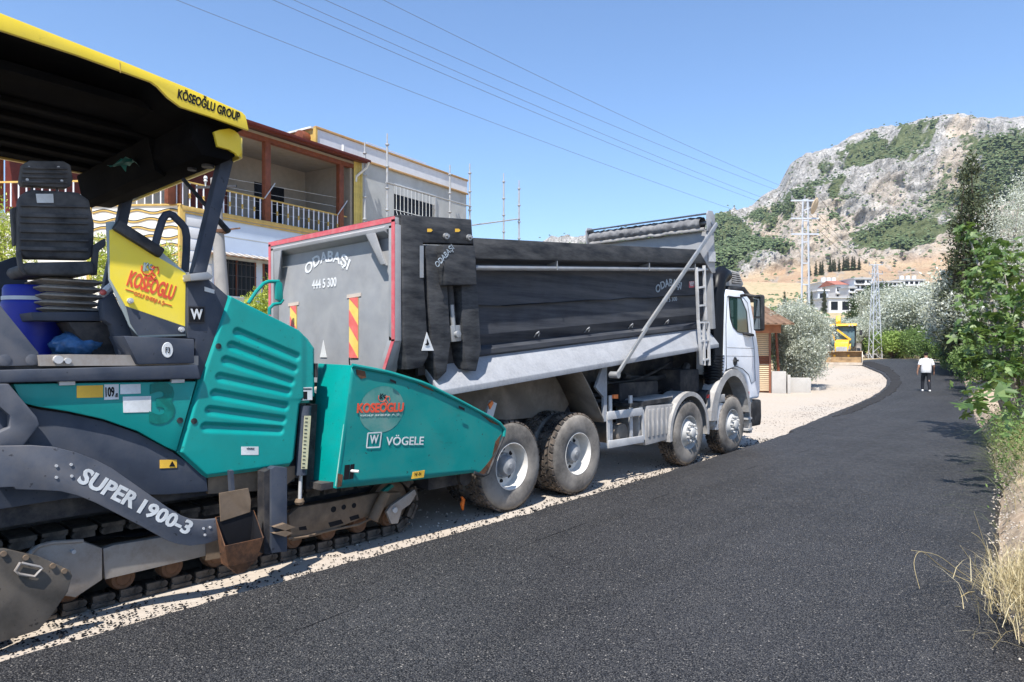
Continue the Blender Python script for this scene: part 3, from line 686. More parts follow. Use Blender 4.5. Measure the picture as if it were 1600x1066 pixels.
# rear frame: top beam, posts, hinge box
XS = -5.585
def BPX(pts, X=XS): return [BP(a, b, X) for a, b in pts]
for sgn in (1, -1):
    x1 = sgn * 1.315
    mb = NB(); mb.px([(-3.44, 1.90), (-2.44, 1.91), (-2.44, 1.63), (-3.18, 1.62), (-3.2, 1.3), (-3.2, .42), (-3.3, .30), (-3.50, .30), (-3.52, .62)], x1, x1 - sgn * .16); mb.build('rear_frame', 'body_black', truck, bev=.012)
    mb = NB(); mb.px([(-3.14, 1.60), (-2.86, 1.60), (-2.86, .55), (-2.95, .22), (-3.08, .14), (-3.14, .5)], x1 - sgn * .01, x1 - sgn * .22); mb.build('rear_post', 'body_black', truck, bev=.012)
    mb = NB(); mb.px([(-2.66, 1.42), (-2.42, 1.46), (-2.42, .42), (-2.52, .18), (-2.66, .22), (-2.70, .5)], x1 + sgn * .015, x1 - sgn * .20); mb.build('rear_post', 'body_black', truck, bev=.012)
    mb = NB(); mb.px([(-2.98, 1.60), (-2.50, 1.60), (-2.50, 1.16), (-2.98, 1.16)], x1 + sgn * .09, x1 - sgn * .05); mb.build('hinge_box', 'body_black', truck, bev=.02)
    mb = NB(); mb.box(*sorted((x1 - sgn * .19, x1 - sgn * .24)), -3.2, -2.4, .2, 1.62); mb.build('post_recess', 'chassis_dark', truck)
    mb = NB(); mb.cyl((x1 - sgn * .08, -2.78, 1.2), (x1 - sgn * .08, -2.76, .72), .05, n=12); mb.build('lock_cylinder', 'body_black', truck)
    mb = NB(); mb.cyl((x1 - sgn * .03, -2.80, .95), (x1 - sgn * .03, -2.79, .66), .027, n=10); mb.build('lock_rod', 'steel_grey', truck)
    mb = NB(); mb.box(*sorted((x1 - sgn * .10, x1 - sgn * .01)), -2.84, -2.70, .54, .72); mb.cyl((x1 - sgn * .05, -2.77, .62), (x1 + sgn * .03, -2.77, .62), .04); mb.build('lock_clevis', 'steel_grey', truck, bev=.006)
    for l in (-2.86, -2.51):
        mb = NB(); mb.cyl((x1 - sgn * .02, l, 1.70), (x1 + sgn * .03, l, 1.70), .035, n=10); mb.cyl((x1, l, 1.70), (x1 + sgn * .06, l, 1.70), .018, n=8); mb.build('frame_bolt', 'steel_grey', truck)
mb = NB(); mb.py([(-1.3, 1.905), (1.3, 1.905), (1.3, 1.80), (-1.3, 1.80)], -3.45, -3.2); mb.build('rear_cross_beam', 'body_black', truck, bev=.01)
X2 = -6.9 + 1.321
for a in (668.6, 712):
    mb = NW(); mb.pix(X2, [(a - .5, 357.5), (a + 5, 357.5), (a + 7.5, 360), (a + 5, 362.5), (a - .5, 362.5)], .004); mb.build('arrow_sticker', 'sticker_yellow', truck)
textX('lettering', 'ODABAŞI', (685, 421), (711, 391), .085, -5.492, 'faded_print', truck, off=.0, ext=.003)
mb = NW(); mb.pix(-5.575, [(656, 384), (662, 384), (662, 434), (656, 434)], .003); mb.build('clear_tape', 'steel_grey', truck)
mb = NW(); mb.pix(-5.58, [(667, 519), (678, 548), (659, 548)], .004); mb.build('warning_triangle', 'sticker_white', truck)
mb = NW(); mb.pix(-5.572, [(667.5, 529), (671, 538), (668, 540), (664, 539), (667, 536)], .003); mb.build('warning_symbol', 'black_print', truck)

# tailgate
def TG(x, l, h): return (x, l, h)
YB = -3.50
TGM = TB @ Matrix.Translation((0, YB, 1.88)) @ Matrix.Rotation(rad(-4.6), 4, 'X') @ Matrix.Translation((0, -YB, -1.88))
NT = lambda: MB(TGM)
outl = [(-1.30, 1.88), (1.30, 1.88), (1.30, .62), (1.05, .12), (-1.05, .12), (-1.30, .62)]
mb = NT(); mb.py([(x * .985, h) for x, h in outl], YB + .06, YB + .14); tailgate = mb.build('tailgate', 'tailgate_grey', truck)
mb = NT()
segs = [((-1.27, 1.82), (1.27, 1.82), .12), ((1.245, 1.80), (1.245, .60), .11), ((-1.245, 1.80), (-1.245, .60), .11), ((1.245, .64), (1.01, .15), .11), ((-1.245, .64), (-1.01, .15), .11)]
for (a, b), (c, d), w_ in segs:
    dx, dz = c - a, d - b; l_ = math.hypot(dx, dz); nx, nz_ = -dz / l_ * w_ / 2, dx / l_ * w_ / 2
    mb.py([(a + nx, b + nz_), (c + nx, d + nz_), (c - nx, d - nz_), (a - nx, b - nz_)], YB + .06, YB - .02)
mb.build('tailgate_rim', 'tailgate_grey', tailgate, bev=.008)
mb = NT(); mb.px([(YB - .05, 1.78), (YB - .02, 1.80), (YB + .06, 1.73), (YB + .06, 1.69), (YB - .04, 1.74)], -1.15, 1.15); mb.build('top_ledge', 'tailgate_grey', tailgate, bev=.006)
for a, b, c, d, w_ in ((-1.30, 1.88, 1.30, 1.88, .055), (1.30, 1.85, 1.30, .60, .055), (-1.30, 1.85, -1.30, .60, .055), (1.30, .62, 1.05, .13, .05)):
    mb = NT(); dx, dz = c - a, d - b; l_ = math.hypot(dx, dz); sx = -math.copysign(1, a) if abs(dx) < 1 else 0
    if abs(dx) > 1: q = [(a, b), (c, d), (c, d - w_), (a, b - w_)]
    elif sx and abs(dx) < .01: q = [(a, b), (c, d), (c + sx * w_, d), (a + sx * w_, b)]
    else: q = [(a, b), (c, d), (c - w_, d), (a - w_, b)]
    mb.py(q, YB - .021, YB - .026); mb.build('reflective_tape', 'red_tape', tailgate)
for x0, sg in ((-1.12, 1), (1.04, -1)):
    mb = NT()
    P = [(x0, 1.74), (x0 + .16, 1.74), (x0 + .03 + .03 * sg, 1.36), (x0 - .03 + .03 * sg, 1.36)] if sg > 0 else [(x0 - .20, 1.74), (x0 - .04, 1.74), (x0 + .10, 1.40), (x0 + .02, 1.40)]
    if sg > 0: P = [(x0 + .02, 1.74), (x0 + .20, 1.74), (x0 + .07, 1.37), (x0 - .02, 1.40)]
    mb.prism([(x, YB - .06, h) if h > 1.6 else (x, YB - .03, h) for x, h in P], (0, .02, 0))
    mb.prism([(P[0][0], YB - .06, P[0][1]), (P[3][0], YB - .03, P[3][1]), (P[3][0], YB + .06, P[3][1]), (P[0][0], YB + .06, P[0][1])], (.02, 0, 0))
    mb.build('tailgate_bracket', 'tailgate_grey', tailgate, bev=.004)
yf = YB + .056
def tgtext(s, x0, h0, W, H, **k):
    A = TGM @ Vector((x0, yf, h0)); B = TGM @ Vector((x0 + W, yf, h0)); U = TGM @ Vector((x0, yf, h0 + H))
    return text('lettering', s, A, B - A, U - A, W, H, 'white_print', tailgate, **k)
tgtext('ODABAŞI', -.52, 1.36, .86, .17, off=.025, arc=.14)
tgtext('444 5 300', -.40, 1.235, .52, .11, off=.02)
for x0, h0, h1, w_ in ((-.90, .42, 1.05, .15), (.38, .42, 1.09, .17)):
    mb = NT(); mb.py([(x0 - .05, h1), (x0 + w_ + .05, h1 + .01), (x0 + w_ + .05, h1 + .05), (x0 - .05, h1 + .04)], yf - .004, yf); mb.build('adhesive_tape', 'tape_tan', tailgate)
    hb = (h1 - h0) / 1.85; k = 0; base = h0 - hb
    mb = NT(); mb.py([(x0, h0), (x0 + w_, h0), (x0 + w_, h1), (x0, h1)], yf - .006, yf); plate = mb.build('hazard_plate', 'hazard_yellow', tailgate)
    while base < h1 + .2:
        q = [(0, base), (0, base + hb * .5), (w_, base + hb * .5 - w_ * 1.05), (w_, base - w_ * 1.05)]
        q = [(a, min(h1, max(h0, b))) for a, b in q]
        if max(b for _, b in q) - min(b for _, b in q) > .02:
            mb = NT(); mb.py([(x0 + a, b) for a, b in q], yf - .009, yf - .0055); s_ = mb.build('stripe', 'hazard_red', tailgate)
        base += hb
mb = NT(); mb.py([(-.22, .42), (-.08, .42), (-.15, .62)], yf - .005, yf); mb.build('warning_triangle', 'sticker_white', tailgate)
mb = NT(); mb.tube([(.42, yf - .01, .24), (.42, yf - .03, .38), (.45, yf - .05, .42), (.48, yf - .04, .40)], .008, 6); mb.build('chain_hook', 'iron', tailgate)
# under-bed flared mud guard in front of the rear bogie, tail lamp bracket
mb = NW(); rows = []
for k in range(9):
    q = k / 8; y = 7.55 + .75 * q; zt = 1.80; zb = 1.55 - .62 * q ** 1.6
    rows.append([(-5.78 - .5 * (1 - w_) , y, zb + (zt - zb) * 0 + .0) if False else (-5.72 - .6 * w_, 7.62 + .62 * q + .06 * w_, 1.72 - .78 * q ** 1.25) for w_ in (0, .5, 1)])
mb.sheet(rows); g_ = mb.build('mud_guard', 'chassis_dust', truck)
g_.modifiers.new('thick', 'SOLIDIFY').thickness = .02
mb = NW(); mb.px([(8.22, .94), (8.30, .94), (8.30, 1.78), (8.22, 1.78), (8.02, 1.45), (8.05, 1.42), (8.22, 1.3)], -5.72, -5.76); mb.build('guard_strut', 'skirt_grey', truck)
mb = NW(); P = onX(765, 640, -5.75); Q = onX(770, 628, -5.75); mb.bar((P[0], P[1] - .02, P[2] - .1), Q, .03, .12); mb.build('marker_bracket', 'alu', truck)
mb = NW(); mb.pix(-5.72, [(764, 632), (769, 626), (771.5, 630), (766, 640)], .02); mb.build('marker_lamp', 'lamp_amber', truck)
# chassis
mb = NW()
for x in (-.42, .42): mb.box(TX + x - .05, TX + x + .05, 5.2, 13.6, .88, 1.18)
for y in (5.4, 6.9, 8.6, 10.0, 11.6, 13.2): mb.box(TX - .4, TX + .4, y - .08, y + .08, .92, 1.14)
mb.build('chassis_rails', 'chassis_dark', truck)
for y in (6.2, 7.55, 10.7, 12.4):
    mb = NW(); mb.cyl((TX - 1.0, y, .56), (TX + 1.0, y, .56), .10, n=12)
    if y < 8: mb.lathe([(.05, -.25), (.24, -.18), (.28, 0), (.24, .18), (.05, .25)], (TX, y, .56), (1, 0, 0), 16)
    for x in (-.55, .55): mb.bar((TX + x, y - .6, .66), (TX + x, y + .6, .66), .09, .10)
    mb.build('axle', 'chassis_dust', truck)
mb = NW(); mb.cyl((TX, 9.0, 1.0), (TX, 10.9, 1.85), .14); mb.cyl((TX, 10.2, 1.55), (TX, 11.2, 2.0), .10); mb.build('lift_ram', 'chassis_dark', truck)
mb = NW(); mb.cyl((TX, 11.3, .95), (TX, 11.3, 2.2), .13); mb.box(TX - .9, TX + .95, 10.9, 11.6, 1.2, 1.62); mb.box(TX - .2, TX + .8, 9.2, 10.4, 1.15, 1.45); mb.build('gearbox', 'chassis_dark', truck, bev=.03)
for y0, r_, x in ((8.75, .16, .95), (8.85, .17, .55), (9.0, .11, .8)):
    mb = NW(); mb.cyl((TX + x - .25, y0, .55 + r_), (TX + x + .2, y0, .55 + r_), r_, n=18); mb.build('air_tank', 'chassis_dust', truck, bev=.02)
# inner guard sheet and equipment carrier close the view through the chassis
mb = NB(); mb.px([(-3.0, .28), (.25, .28), (.25, -.45), (-.1, -.75), (-3.0, -.45)], TX * 0 + .62, .60); mb.build('inner_guard', 'chassis_dust', truck)
for sgn in (1, -1):
    mb = NB(); mb.py([(sgn * .62, .30), (sgn * 1.1, .05), (sgn * 1.1, .02), (sgn * .62, .24)], -3.1, 3.4); mb.build('bed_underside', 'chassis_dust', truck)
mb = NW(); mb.px([(8.2, .7), (11.9, .7), (11.9, 2.25), (8.2, 1.95)], TX + .24, TX + .2); mb.build('equipment_carrier', 'chassis_dark', truck)
for k, (y0, z0, y1, z1, r_) in enumerate(((8.3, 1.30, 10.2, 1.42, .035), (8.4, 1.2, 11.2, 1.25, .03), (9.6, 1.55, 11.5, 1.6, .05), (9.0, 1.45, 11.0, 1.75, .025), (10.8, 1.2, 11.5, 1.7, .08))):
    mb = NW(); mb.tube([(TX + .5 + .06 * k, y0 + (y1 - y0) * f, z0 + (z1 - z0) * f - .1 * math.sin(math.pi * f)) for f in np.linspace(0, 1, 9)], r_, 8); mb.build('hose', 'dark_plastic', truck)
# wheels
def tyre_mesh(w_=.31, R=.555, n=64):
    mb = MB(); prof = [(.285, 0), (.31, .012), (.36, .022), (.43, .022), (.49, .012), (.53, -.012), (R - .022, -.03), (R - .022, -w_ + .03), (.53, -w_ + .012), (.43, -w_ - .02), (.31, -w_ - .01), (.285, -w_)]
    mb.lathe(prof, (0, 0, 0), (1, 0, 0), n, closed=True); return mb
def tread_mesh(w_=.31, R=.562, rows=4, pit=34):
    mb = MB()
    for k in range(pit):
        for j in range(rows):
            a = 2 * math.pi * (k + (.5 if j % 2 else 0)) / pit; x0 = -.028 - (w_ - .056) * j / rows; x1 = -.028 - (w_ - .056) * (j + 1) / rows
            da = 2 * math.pi / pit * .36; sk_ = .02 * (1 if j % 2 else -1); r0, r1 = R - .025, R
            if j == 0: x0 = -.004
            if j == rows - 1: x1 = -w_ + .004
            g = .012; q = []
            for r in (r0, r1):
                sh = (.012 if (j in (0,)) and r == r1 else 0)
                for x, aa in ((x0 - g - sh, a - da + sk_), (x0 - g - sh, a + da + sk_), (x1 + g, a + da - sk_), (x1 + g, a - da - sk_)):
                    q.append((x, r * math.sin(aa), r * math.cos(aa)))
            mb.add(q, [(0, 1, 2, 3), (4, 7, 6, 5), (0, 4, 5, 1), (1, 5, 6, 2), (2, 6, 7, 3), (3, 7, 4, 0)])
    return mb
ty = tyre_mesh().build('tyre', 'tyre', None, smooth=True, ang=60); tr_ = tread_mesh().build('tread', 'tread', None, smooth=False)
mb = MB(); mb.lathe([(.296, .002), (.285, .008), (.272, -.01), (.265, -.09), (.255, -.16), (.15, -.175), (.10, -.175), (.10, -.19), (.25, -.19), (.28, -.17), (.285, -.02)], (0, 0, 0), (1, 0, 0), 48, closed=True); rim_r = mb.build('wheel', 'rim', None)
mb = MB(); mb.lathe([(0, -.02), (.03, -.02), (.045, -.035), (.11, -.045), (.125, -.07), (.13, -.12), (.155, -.13), (.16, -.18), (0, -.18)], (0, 0, 0), (1, 0, 0), 28)
for k in range(10):
    a = 2 * math.pi * k / 10; mb.cyl((-.115, .145 * math.sin(a), .145 * math.cos(a)), (-.135, .145 * math.sin(a), .145 * math.cos(a)), .014, n=6)
hub_r = mb.build('hub', 'hub_grey', None)
mb = MB(); mb.lathe([(.296, .002), (.285, .008), (.275, -.02), (.262, -.07), (.25, -.075), (.20, -.02), (.175, .035), (.05, .04), (.05, .02), (.17, .01), (.19, -.05), (.28, -.11), (.285, -.02)], (0, 0, 0), (1, 0, 0), 48, closed=True); rim_f = mb.build('wheel', 'hub_light', None)
mb = MB(); mb.lathe([(0, .10), (.07, .10), (.085, .09), (.09, .03), (0, .03)], (0, 0, 0), (1, 0, 0), 24)
for k in range(10):
    a = 2 * math.pi * k / 10; mb.cyl((.03, .145 * math.sin(a), .145 * math.cos(a)), (.085, .145 * math.sin(a), .145 * math.cos(a)), .022, .018, n=8)
hub_f = mb.build('hub', 'hub_light', None)
mb = MB(); mb.cyl((-.173, 0, 0), (-.165, 0, 0), .032, n=12)
hole = mb.build('hand_hole', 'black_print', None)
protos = {'tyre': ty, 'tread': tr_, 'rim_r': rim_r, 'rim_f': rim_f, 'hub_r': hub_r, 'hub_f': hub_f, 'hole': hole}
off = {k: o.location.copy() for k, o in protos.items()}; meshes = {k: o.data for k, o in protos.items()}
for o in protos.values(): bpy.data.objects.remove(o)
def wheel(y, rear, side, inner=False):
    X = TX + side * ((1.22 if not inner else .85)); Z = .555
    ea = random.uniform(0, 6.28); R = Matrix.Rotation(ea, 3, 'X'); S3 = Matrix.Diagonal((side, 1, 1))
    def put(nm, k, par):
        q = S3 @ (R @ off[k]); o = link(nm, meshes[k], par, Vector((X, y, Z)) + q); o.rotation_euler = (ea, 0, 0) if side > 0 else (ea, 0, math.pi); return o
    if side < 0: S3 = Matrix.Rotation(math.pi, 3, 'Z')
    wh = put('wheel', 'rim_r' if rear else 'rim_f', truck)
    # children carry the wheel's own turn, so they sit at the hub without rotation
    def sub(nm, k):
        o = bpy.data.objects.new(nm, meshes[k]); COL.objects.link(o); o.parent = wh; o.location = off[k] - off['rim_r' if rear else 'rim_f']; WL[o.name] = Vector((X, y, Z)); return o
    sub('tyre', 'tyre'); sub('tread', 'tread')
    if not inner: sub('hub', 'hub_r' if rear else 'hub_f')
    if rear and not inner:
        for k in range(8): a = 2 * math.pi * (k + .5) / 8; h_ = sub('hand_hole', 'hole'); h_.location += Vector((0, .205 * math.sin(a), .205 * math.cos(a)))
for y, rear in ((6.2, True), (7.55, True), (10.7, False), (12.4, False)):
    for side in (1, -1):
        wheel(y, rear, side)
        if rear: wheel(y, rear, side, True)
# fenders over axle two, side guards, tank box
def arch(y0, z0, r, a0, a1, x0, x1, th, name, m, lip=.05, n=20, bottom=None):
    mb = MB(); ring = []
    for k in range(n + 1):
        a = a0 + (a1 - a0) * k / n; ring.append((y0 + r * math.cos(a), z0 + r * math.sin(a), y0 + (r - th) * math.cos(a), z0 + (r - th) * math.sin(a), y0 + (r - lip) * math.cos(a), z0 + (r - lip) * math.sin(a)))
    rows = [[(x1, q[0], q[1]), (x0, q[0], q[1]), (x0 - .0, q[4], q[5]), (x0 - .02, q[4], q[5]), (x0 - .02, q[2], q[3]), (x1, q[2], q[3])] for q in ring]
    mb.sheet([r_ + [r_[0]] for r_ in rows]); return mb.build(name, m, truck, ang=30)
for sx in (1, -1):
    X0 = TX + sx * 1.24; X1 = TX + sx * .85
    arch(10.72, .56, .70, rad(-8), rad(188), X0, X1, .02, 'wheel_arch', 'dusty_plastic', lip=.075) if sx > 0 else None
mb = NW(); mb.px([(8.95, 1.10), (10.05, 1.12), (10.2, 1.16), (10.2, 1.19), (8.95, 1.16)], -5.72, -6.3); mb.build('deck_plate', 'dark_plastic', truck)
def G(a, b, X=-5.72): return yz(a, b, X)
y0_, y1_ = G(1009, 640)[0], G(1053, 640)[0]
mb = NW(); mb.px([G(1010, 634), G(1053, 631), (y1_, .50), (y0_, .47)], -5.72, -6.25); tank = mb.build('tank_box', 'dusty_plastic', truck, bev=.02)
mb = NW(); mb.px([(y0_ - .14, 1.10), (y0_ + .02, 1.19), (y1_ + .06, 1.22), (y1_, 1.14), (y0_ - .02, 1.09), (y0_ - .02, .50), (y0_ - .14, .56)], -5.75, -6.2); mb.build('tank_cover', 'dusty_plastic', truck, bev=.025)
for k in range(6):
    y = y0_ + .10 + (y1_ - y0_ - .2) * k / 5; mb = NW(); mb.px([(y - .03, .60), (y + .03, .60), (y + .035, 1.03), (y - .035, 1.03)], -5.705, -5.73); mb.build('panel_rib', 'dusty_plastic', tank, bev=.01)
P = {k: yz(a, b, -5.70) for k, (a, b) in {'a': (949, 650), 'b': (1003, 643), 'c': (950, 695), 'd': (1005, 686)}.items()}
for p, q, h in ((P['a'], P['b'], .12), (P['c'], P['d'], .11)):
    mb = NW(); mb.bar((-5.70, p[0], p[1]), (-5.70, q[0], q[1]), .03, h); mb.build('side_guard_rail', 'alu', truck, bev=.006)
for p, q, x in ((P['a'], P['c'], -5.71), (P['b'], P['d'], -5.71)):
    mb = NW(); mb.bar((x, p[0] + .03, p[1] + .02), (x, q[0] + .03, q[1] - .02), .02, .06, up=(0, 1, 0)); mb.build('side_guard_post', 'alu', truck)
for a in (953, 985):
    p, q = yz(a, 618, -5.76), yz(a + 1, 690, -5.76); mb = NW(); mb.bar((-5.76, p[0], p[1]), (-5.76, q[0], q[1]), .03, .075, up=(0, 1, 0)); mb.build('side_guard_post', 'alu', truck, bev=.004)
mb = NW(); mb.pix(-5.72, [(959, 617), (966, 616.5), (966, 623), (959, 623)], .03); mb.build('marker_lamp', 'lamp_amber', truck)
# between the front axles: steps, bottle, grey posts
mb = NW(); mb.pix(-5.70, [(1118, 630), (1126, 629), (1137, 632), (1138, 672), (1128, 672), (1118, 672)], .14); mb.build('fender_post', 'alu', truck, bev=.012)
mb = NW(); mb.pix(-5.68, [(1116, 618), (1133, 616), (1133, 628), (1117, 630)], .16); mb.build('fender_joint', 'dusty_plastic', truck, bev=.01)
P = onX(1103, 622, -5.85); mb = NW(); mb.cyl((-6.0, P[1], P[2]), (-5.78, P[1], P[2]), .15, n=20); mb.build('brake_chamber', 'dark_plastic', truck, bev=.02)
mb = NW(); mb.pix(-5.76, [(1106, 617), (1110, 616.5), (1110, 622), (1106, 622)], .02); mb.build('marker_lamp', 'lamp_red', truck)
P = onX(1110, 659, -5.8); mb = NW(); mb.lathe([(0, .0), (.06, .0), (.12, -.06), (.14, -.14), (.14, -.5), (0, -.5)], (P[0] + .1, P[1], P[2]), (1, 0, 0), 20); mb.build('air_bottle', 'dusty_plastic', truck)
# ---------------------------------------------------------------- cab
XC = -5.70
NX = 1.20
prof = [(12.06, 1.48), (12.04, 2.2), (12.08, 2.98), (12.2, 3.12), (12.95, 3.13), (13.28, 2.98), (13.46, 2.55), (13.66, 2.05), (13.74, 1.7), (13.76, 1.15), (13.70, .98), (13.28, .98), (13.22, 1.22), (13.02, 1.46), (12.72, 1.60), (12.4, 1.64), (12.2, 1.60)]
mb = NW(); mb.px(prof, TX + NX, TX - NX); cab = mb.build('cab', 'white_paint', truck, bev=.055, seg=3)
mb = NW(); mb.px([(13.46, .42), (13.80, .42), (13.84, .6), (13.82, .95), (13.5, .97), (13.34, .9), (13.36, .55)], TX + 1.20, TX - 1.20); mb.build('bumper', 'dark_plastic', cab, bev=.05)
mb = NW(); mb.px([(13.30, .30), (13.42, .30), (13.44, 1.0), (13.28, 1.0)], TX + 1.17, TX - 1.17); mb.build('step_panel', 'dusty_plastic', cab, bev=.01)
for z in (.36, .58):
    mb = NW(); mb.box(TX + 1.0, TX + 1.19, 13.18, 13.42, z, z + .04); mb.build('cab_step', 'alu', cab)
mb = NW(); mb.box(TX - 1.12, TX + 1.08, 11.99, 12.03, 1.42, 2.85); mb.build('cab_back_panel', 'chassis_dark', cab)  # dark panel added to cover the sunlit white cab back
# windscreen strip, door, glass
mb = NW(); mb.px([(13.335, 2.93), (13.50, 2.52), (13.68, 2.10), (13.70, 2.11), (13.52, 2.54), (13.36, 2.95)], TX + 1.08, TX - 1.08); mb.build('windscreen', 'cab_glass', cab)
XD = TX + NX + .004
door = MB().px([(12.18, 1.60), (12.16, 2.45), (12.22, 2.98), (12.92, 3.0), (13.12, 2.9), (13.44, 2.0), (13.50, 1.35), (13.30, 1.30), (13.18, 1.48), (12.9, 1.6), (12.6, 1.66)], XD, XD - .01).build('door', 'white_paint', cab, bev=.004)
dg_ = [(12.18, 1.60), (12.16, 2.45), (12.22, 2.98), (12.92, 3.0), (13.12, 2.9), (13.44, 2.0), (13.50, 1.35), (13.30, 1.30), (13.18, 1.48), (12.9, 1.6), (12.6, 1.66), (12.18, 1.60)]
mb = NW(); mb.tube([(XD - .001, a, b) for a, b in dg_], .007, 5); mb.build('door_gap', 'dark_plastic', door)
for zz in (1.86, 2.02):
    mb = NW(); mb.bar((XD + .001, 12.2, zz), (XD + .001, 13.44, zz - .02), .004, .008); mb.build('door_crease', 'dusty_plastic', door)
gl = [(1139.5, 464), (1158, 467), (1166, 487), (1169, 522), (1153, 518), (1146, 510), (1142, 497)]
mb = NW(); mb.pix(XD + .006, gl, .008); mb.build('door_glass', 'cab_glass', door)
gm = pgX(XD + .008, gl); c0 = (np.mean([q[0] for q in gm]), np.mean([q[1] for q in gm]))
mb = NW(); n = len(gm)
outer = [(c0[0] + (q[0] - c0[0]) * 1.09, c0[1] + (q[1] - c0[1]) * 1.06) for q in gm]
for i in range(n):
    j = (i + 1) % n; mb.px([gm[i], gm[j], outer[j], outer[i]], XD + .010, XD)
mb.build('window_seal', 'dark_plastic', door)
P = yz(1148.5, 565, XD); mb = NW(); mb.lathe([(0, .02), (.05, .022), (.085, .012), (.09, 0), (0, 0)], (XD - .004, P[0], P[1]), (1, 0, 0), 20); mb.box(XD, XD + .035, P[0] - .09, P[0] + .09, P[1] + .0, P[1] + .035); mb.build('door_handle', 'dark_plastic', door)
mb = NW(); p, q = onX(1163, 521, XD + .03), onX(1176, 524, XD + .03); mb.bar(p, q, .07, .05); mb.build('window_ledge', 'dark_plastic', door, bev=.01)
mb = NW(); mb.px([(11.95, 1.50), (12.06, 1.62), (12.06, 2.9), (11.98, 2.86)], TX + 1.1, TX + .7); mb.build('rear_corner_panel', 'white_paint', cab, bev=.02)
# wheel arch of the front axle (dusty grey plastic), inner liner
def fender(xo, xi):
    n = 18; mb = MB(); inner = []; outer = []
    for k in range(n + 1):
        a = rad(8) + (rad(176) - rad(8)) * k / n
        inner.append((12.42 + .70 * math.cos(a), .62 + .86 * math.sin(a))); w_ = .13 + .10 * sstep(100, 170, math.degrees(a)) - .03 * sstep(60, 10, math.degrees(a))
        outer.append((12.42 + (.70 + w_) * math.cos(a), .62 + (.86 + w_) * math.sin(a)))
    for k in range(n): mb.px([inner[k], inner[k + 1], outer[k + 1], outer[k]], xo, xi)
    return mb
mb = fender(TX + 1.235, TX + .95); mb.build('front_fender', 'dusty_plastic', cab, ang=30)
mb = NW(); rows = [[(x, 12.42 + .72 * math.cos(a), .62 + .88 * math.sin(a)) for x in (TX + 1.15, TX + .5)] for a in np.linspace(rad(5), rad(178), 16)]
mb.sheet(rows); mb.build('arch_liner', 'chassis_dust', cab)
mb = NW(); mb.pix(TX + 1.23, [(1168, 612), (1171, 612), (1171, 619), (1168, 619)], .02); mb.build('marker_lamp', 'lamp_red', cab)
# roof fairing and intake
mb = NW(); mb.px([yz(a, b, -5.85) for a, b in [(1131, 447), (1133, 425), (1141, 421), (1155, 425), (1163, 444), (1160, 449)]], -5.85, -7.0); air = mb.build('roof_box', 'dusty_plastic', cab, bev=.04)
mb = NW(); mb.px([yz(a, b, -5.84) for a, b in [(1144, 443), (1144, 425), (1154, 428), (1160, 443)]], -5.84, -5.86); mb.build('roof_grille', 'dark_plastic', air)
for k in range(5):
    mb = NW(); p, q = onX(1144.5, 427 + 3.4 * k, -5.835), onX(1155 + k, 429.5 + 3.2 * k, -5.835); mb.bar(p, q, .012, .02); mb.build('grille_slat', 'dusty_plastic', air)
mb = NW(); mb.px([(12.35, 3.12), (13.0, 3.14), (13.55, 2.93), (13.56, 2.97), (13.05, 3.22), (12.4, 3.18)], TX + 1.18, TX - 1.18); mb.build('sun_visor', 'dark_plastic', cab, bev=.02)
pth = [(1113, 605), (1115, 560), (1117, 500), (1118, 460), (1121, 438), (1127, 429), (1134, 431)]
mb = NW(); mb.tube([onX(a, b, -5.86) for a, b in pth], .15, 14, rs=[.17, .17, .165, .165, .165, .16, .13]); mb.build('air_intake', 'intake_black', cab)
mb = NW()
for k in range(9):
    P = onX(1113.5 + .3 * k, 592 - 4.5 * k, -5.86); mb.lathe([(.165, -.012), (.195, 0), (.165, .012)], P, (0, 0, 1), 16)
mb.build('intake_bellows', 'intake_black', cab)
# mirror
mb = NW(); mb.tube([onX(1158, 462, -5.68), onX(1166, 461, -5.55), onX(1178, 463, -5.42), onX(1186, 466, -5.42)], .03, 8); mb.build('mirror_arm', 'dark_plastic', cab)
P = onX(1187, 493, -5.40)
mb = NW(); mb.box(-5.50, -5.33, P[1] - .08, P[1] + .10, P[2] - .30, P[2] + .40); mr = mb.build('mirror', 'dark_plastic', cab, bev=.05, seg=3)
mb = NW(); mb.box(-5.485, -5.345, P[1] - .085, P[1] - .075, P[2] - .02, P[2] + .36); mb.build('mirror_glass', 'mirror_glass', mr)
mb = NW(); mb.box(-5.485, -5.345, P[1] - .085, P[1] - .075, P[2] - .27, P[2] - .06); mb.build('mirror_glass', 'mirror_glass', mr)
# ================================================================ asphalt paver
PXC = -6.93
paver = thing('asphalt_paver', 'teal and yellow tracked asphalt paver with black operator seat under a canopy', 'paver', (PXC, 2.4, 0))
def pix(name, m, X, pts, th, parent=None, bev=0, **k):
    mb = MB(); mb.pix(X, pts, th); return mb.build(name, m, parent or paver, bev=bev, **k)
XP = -5.65
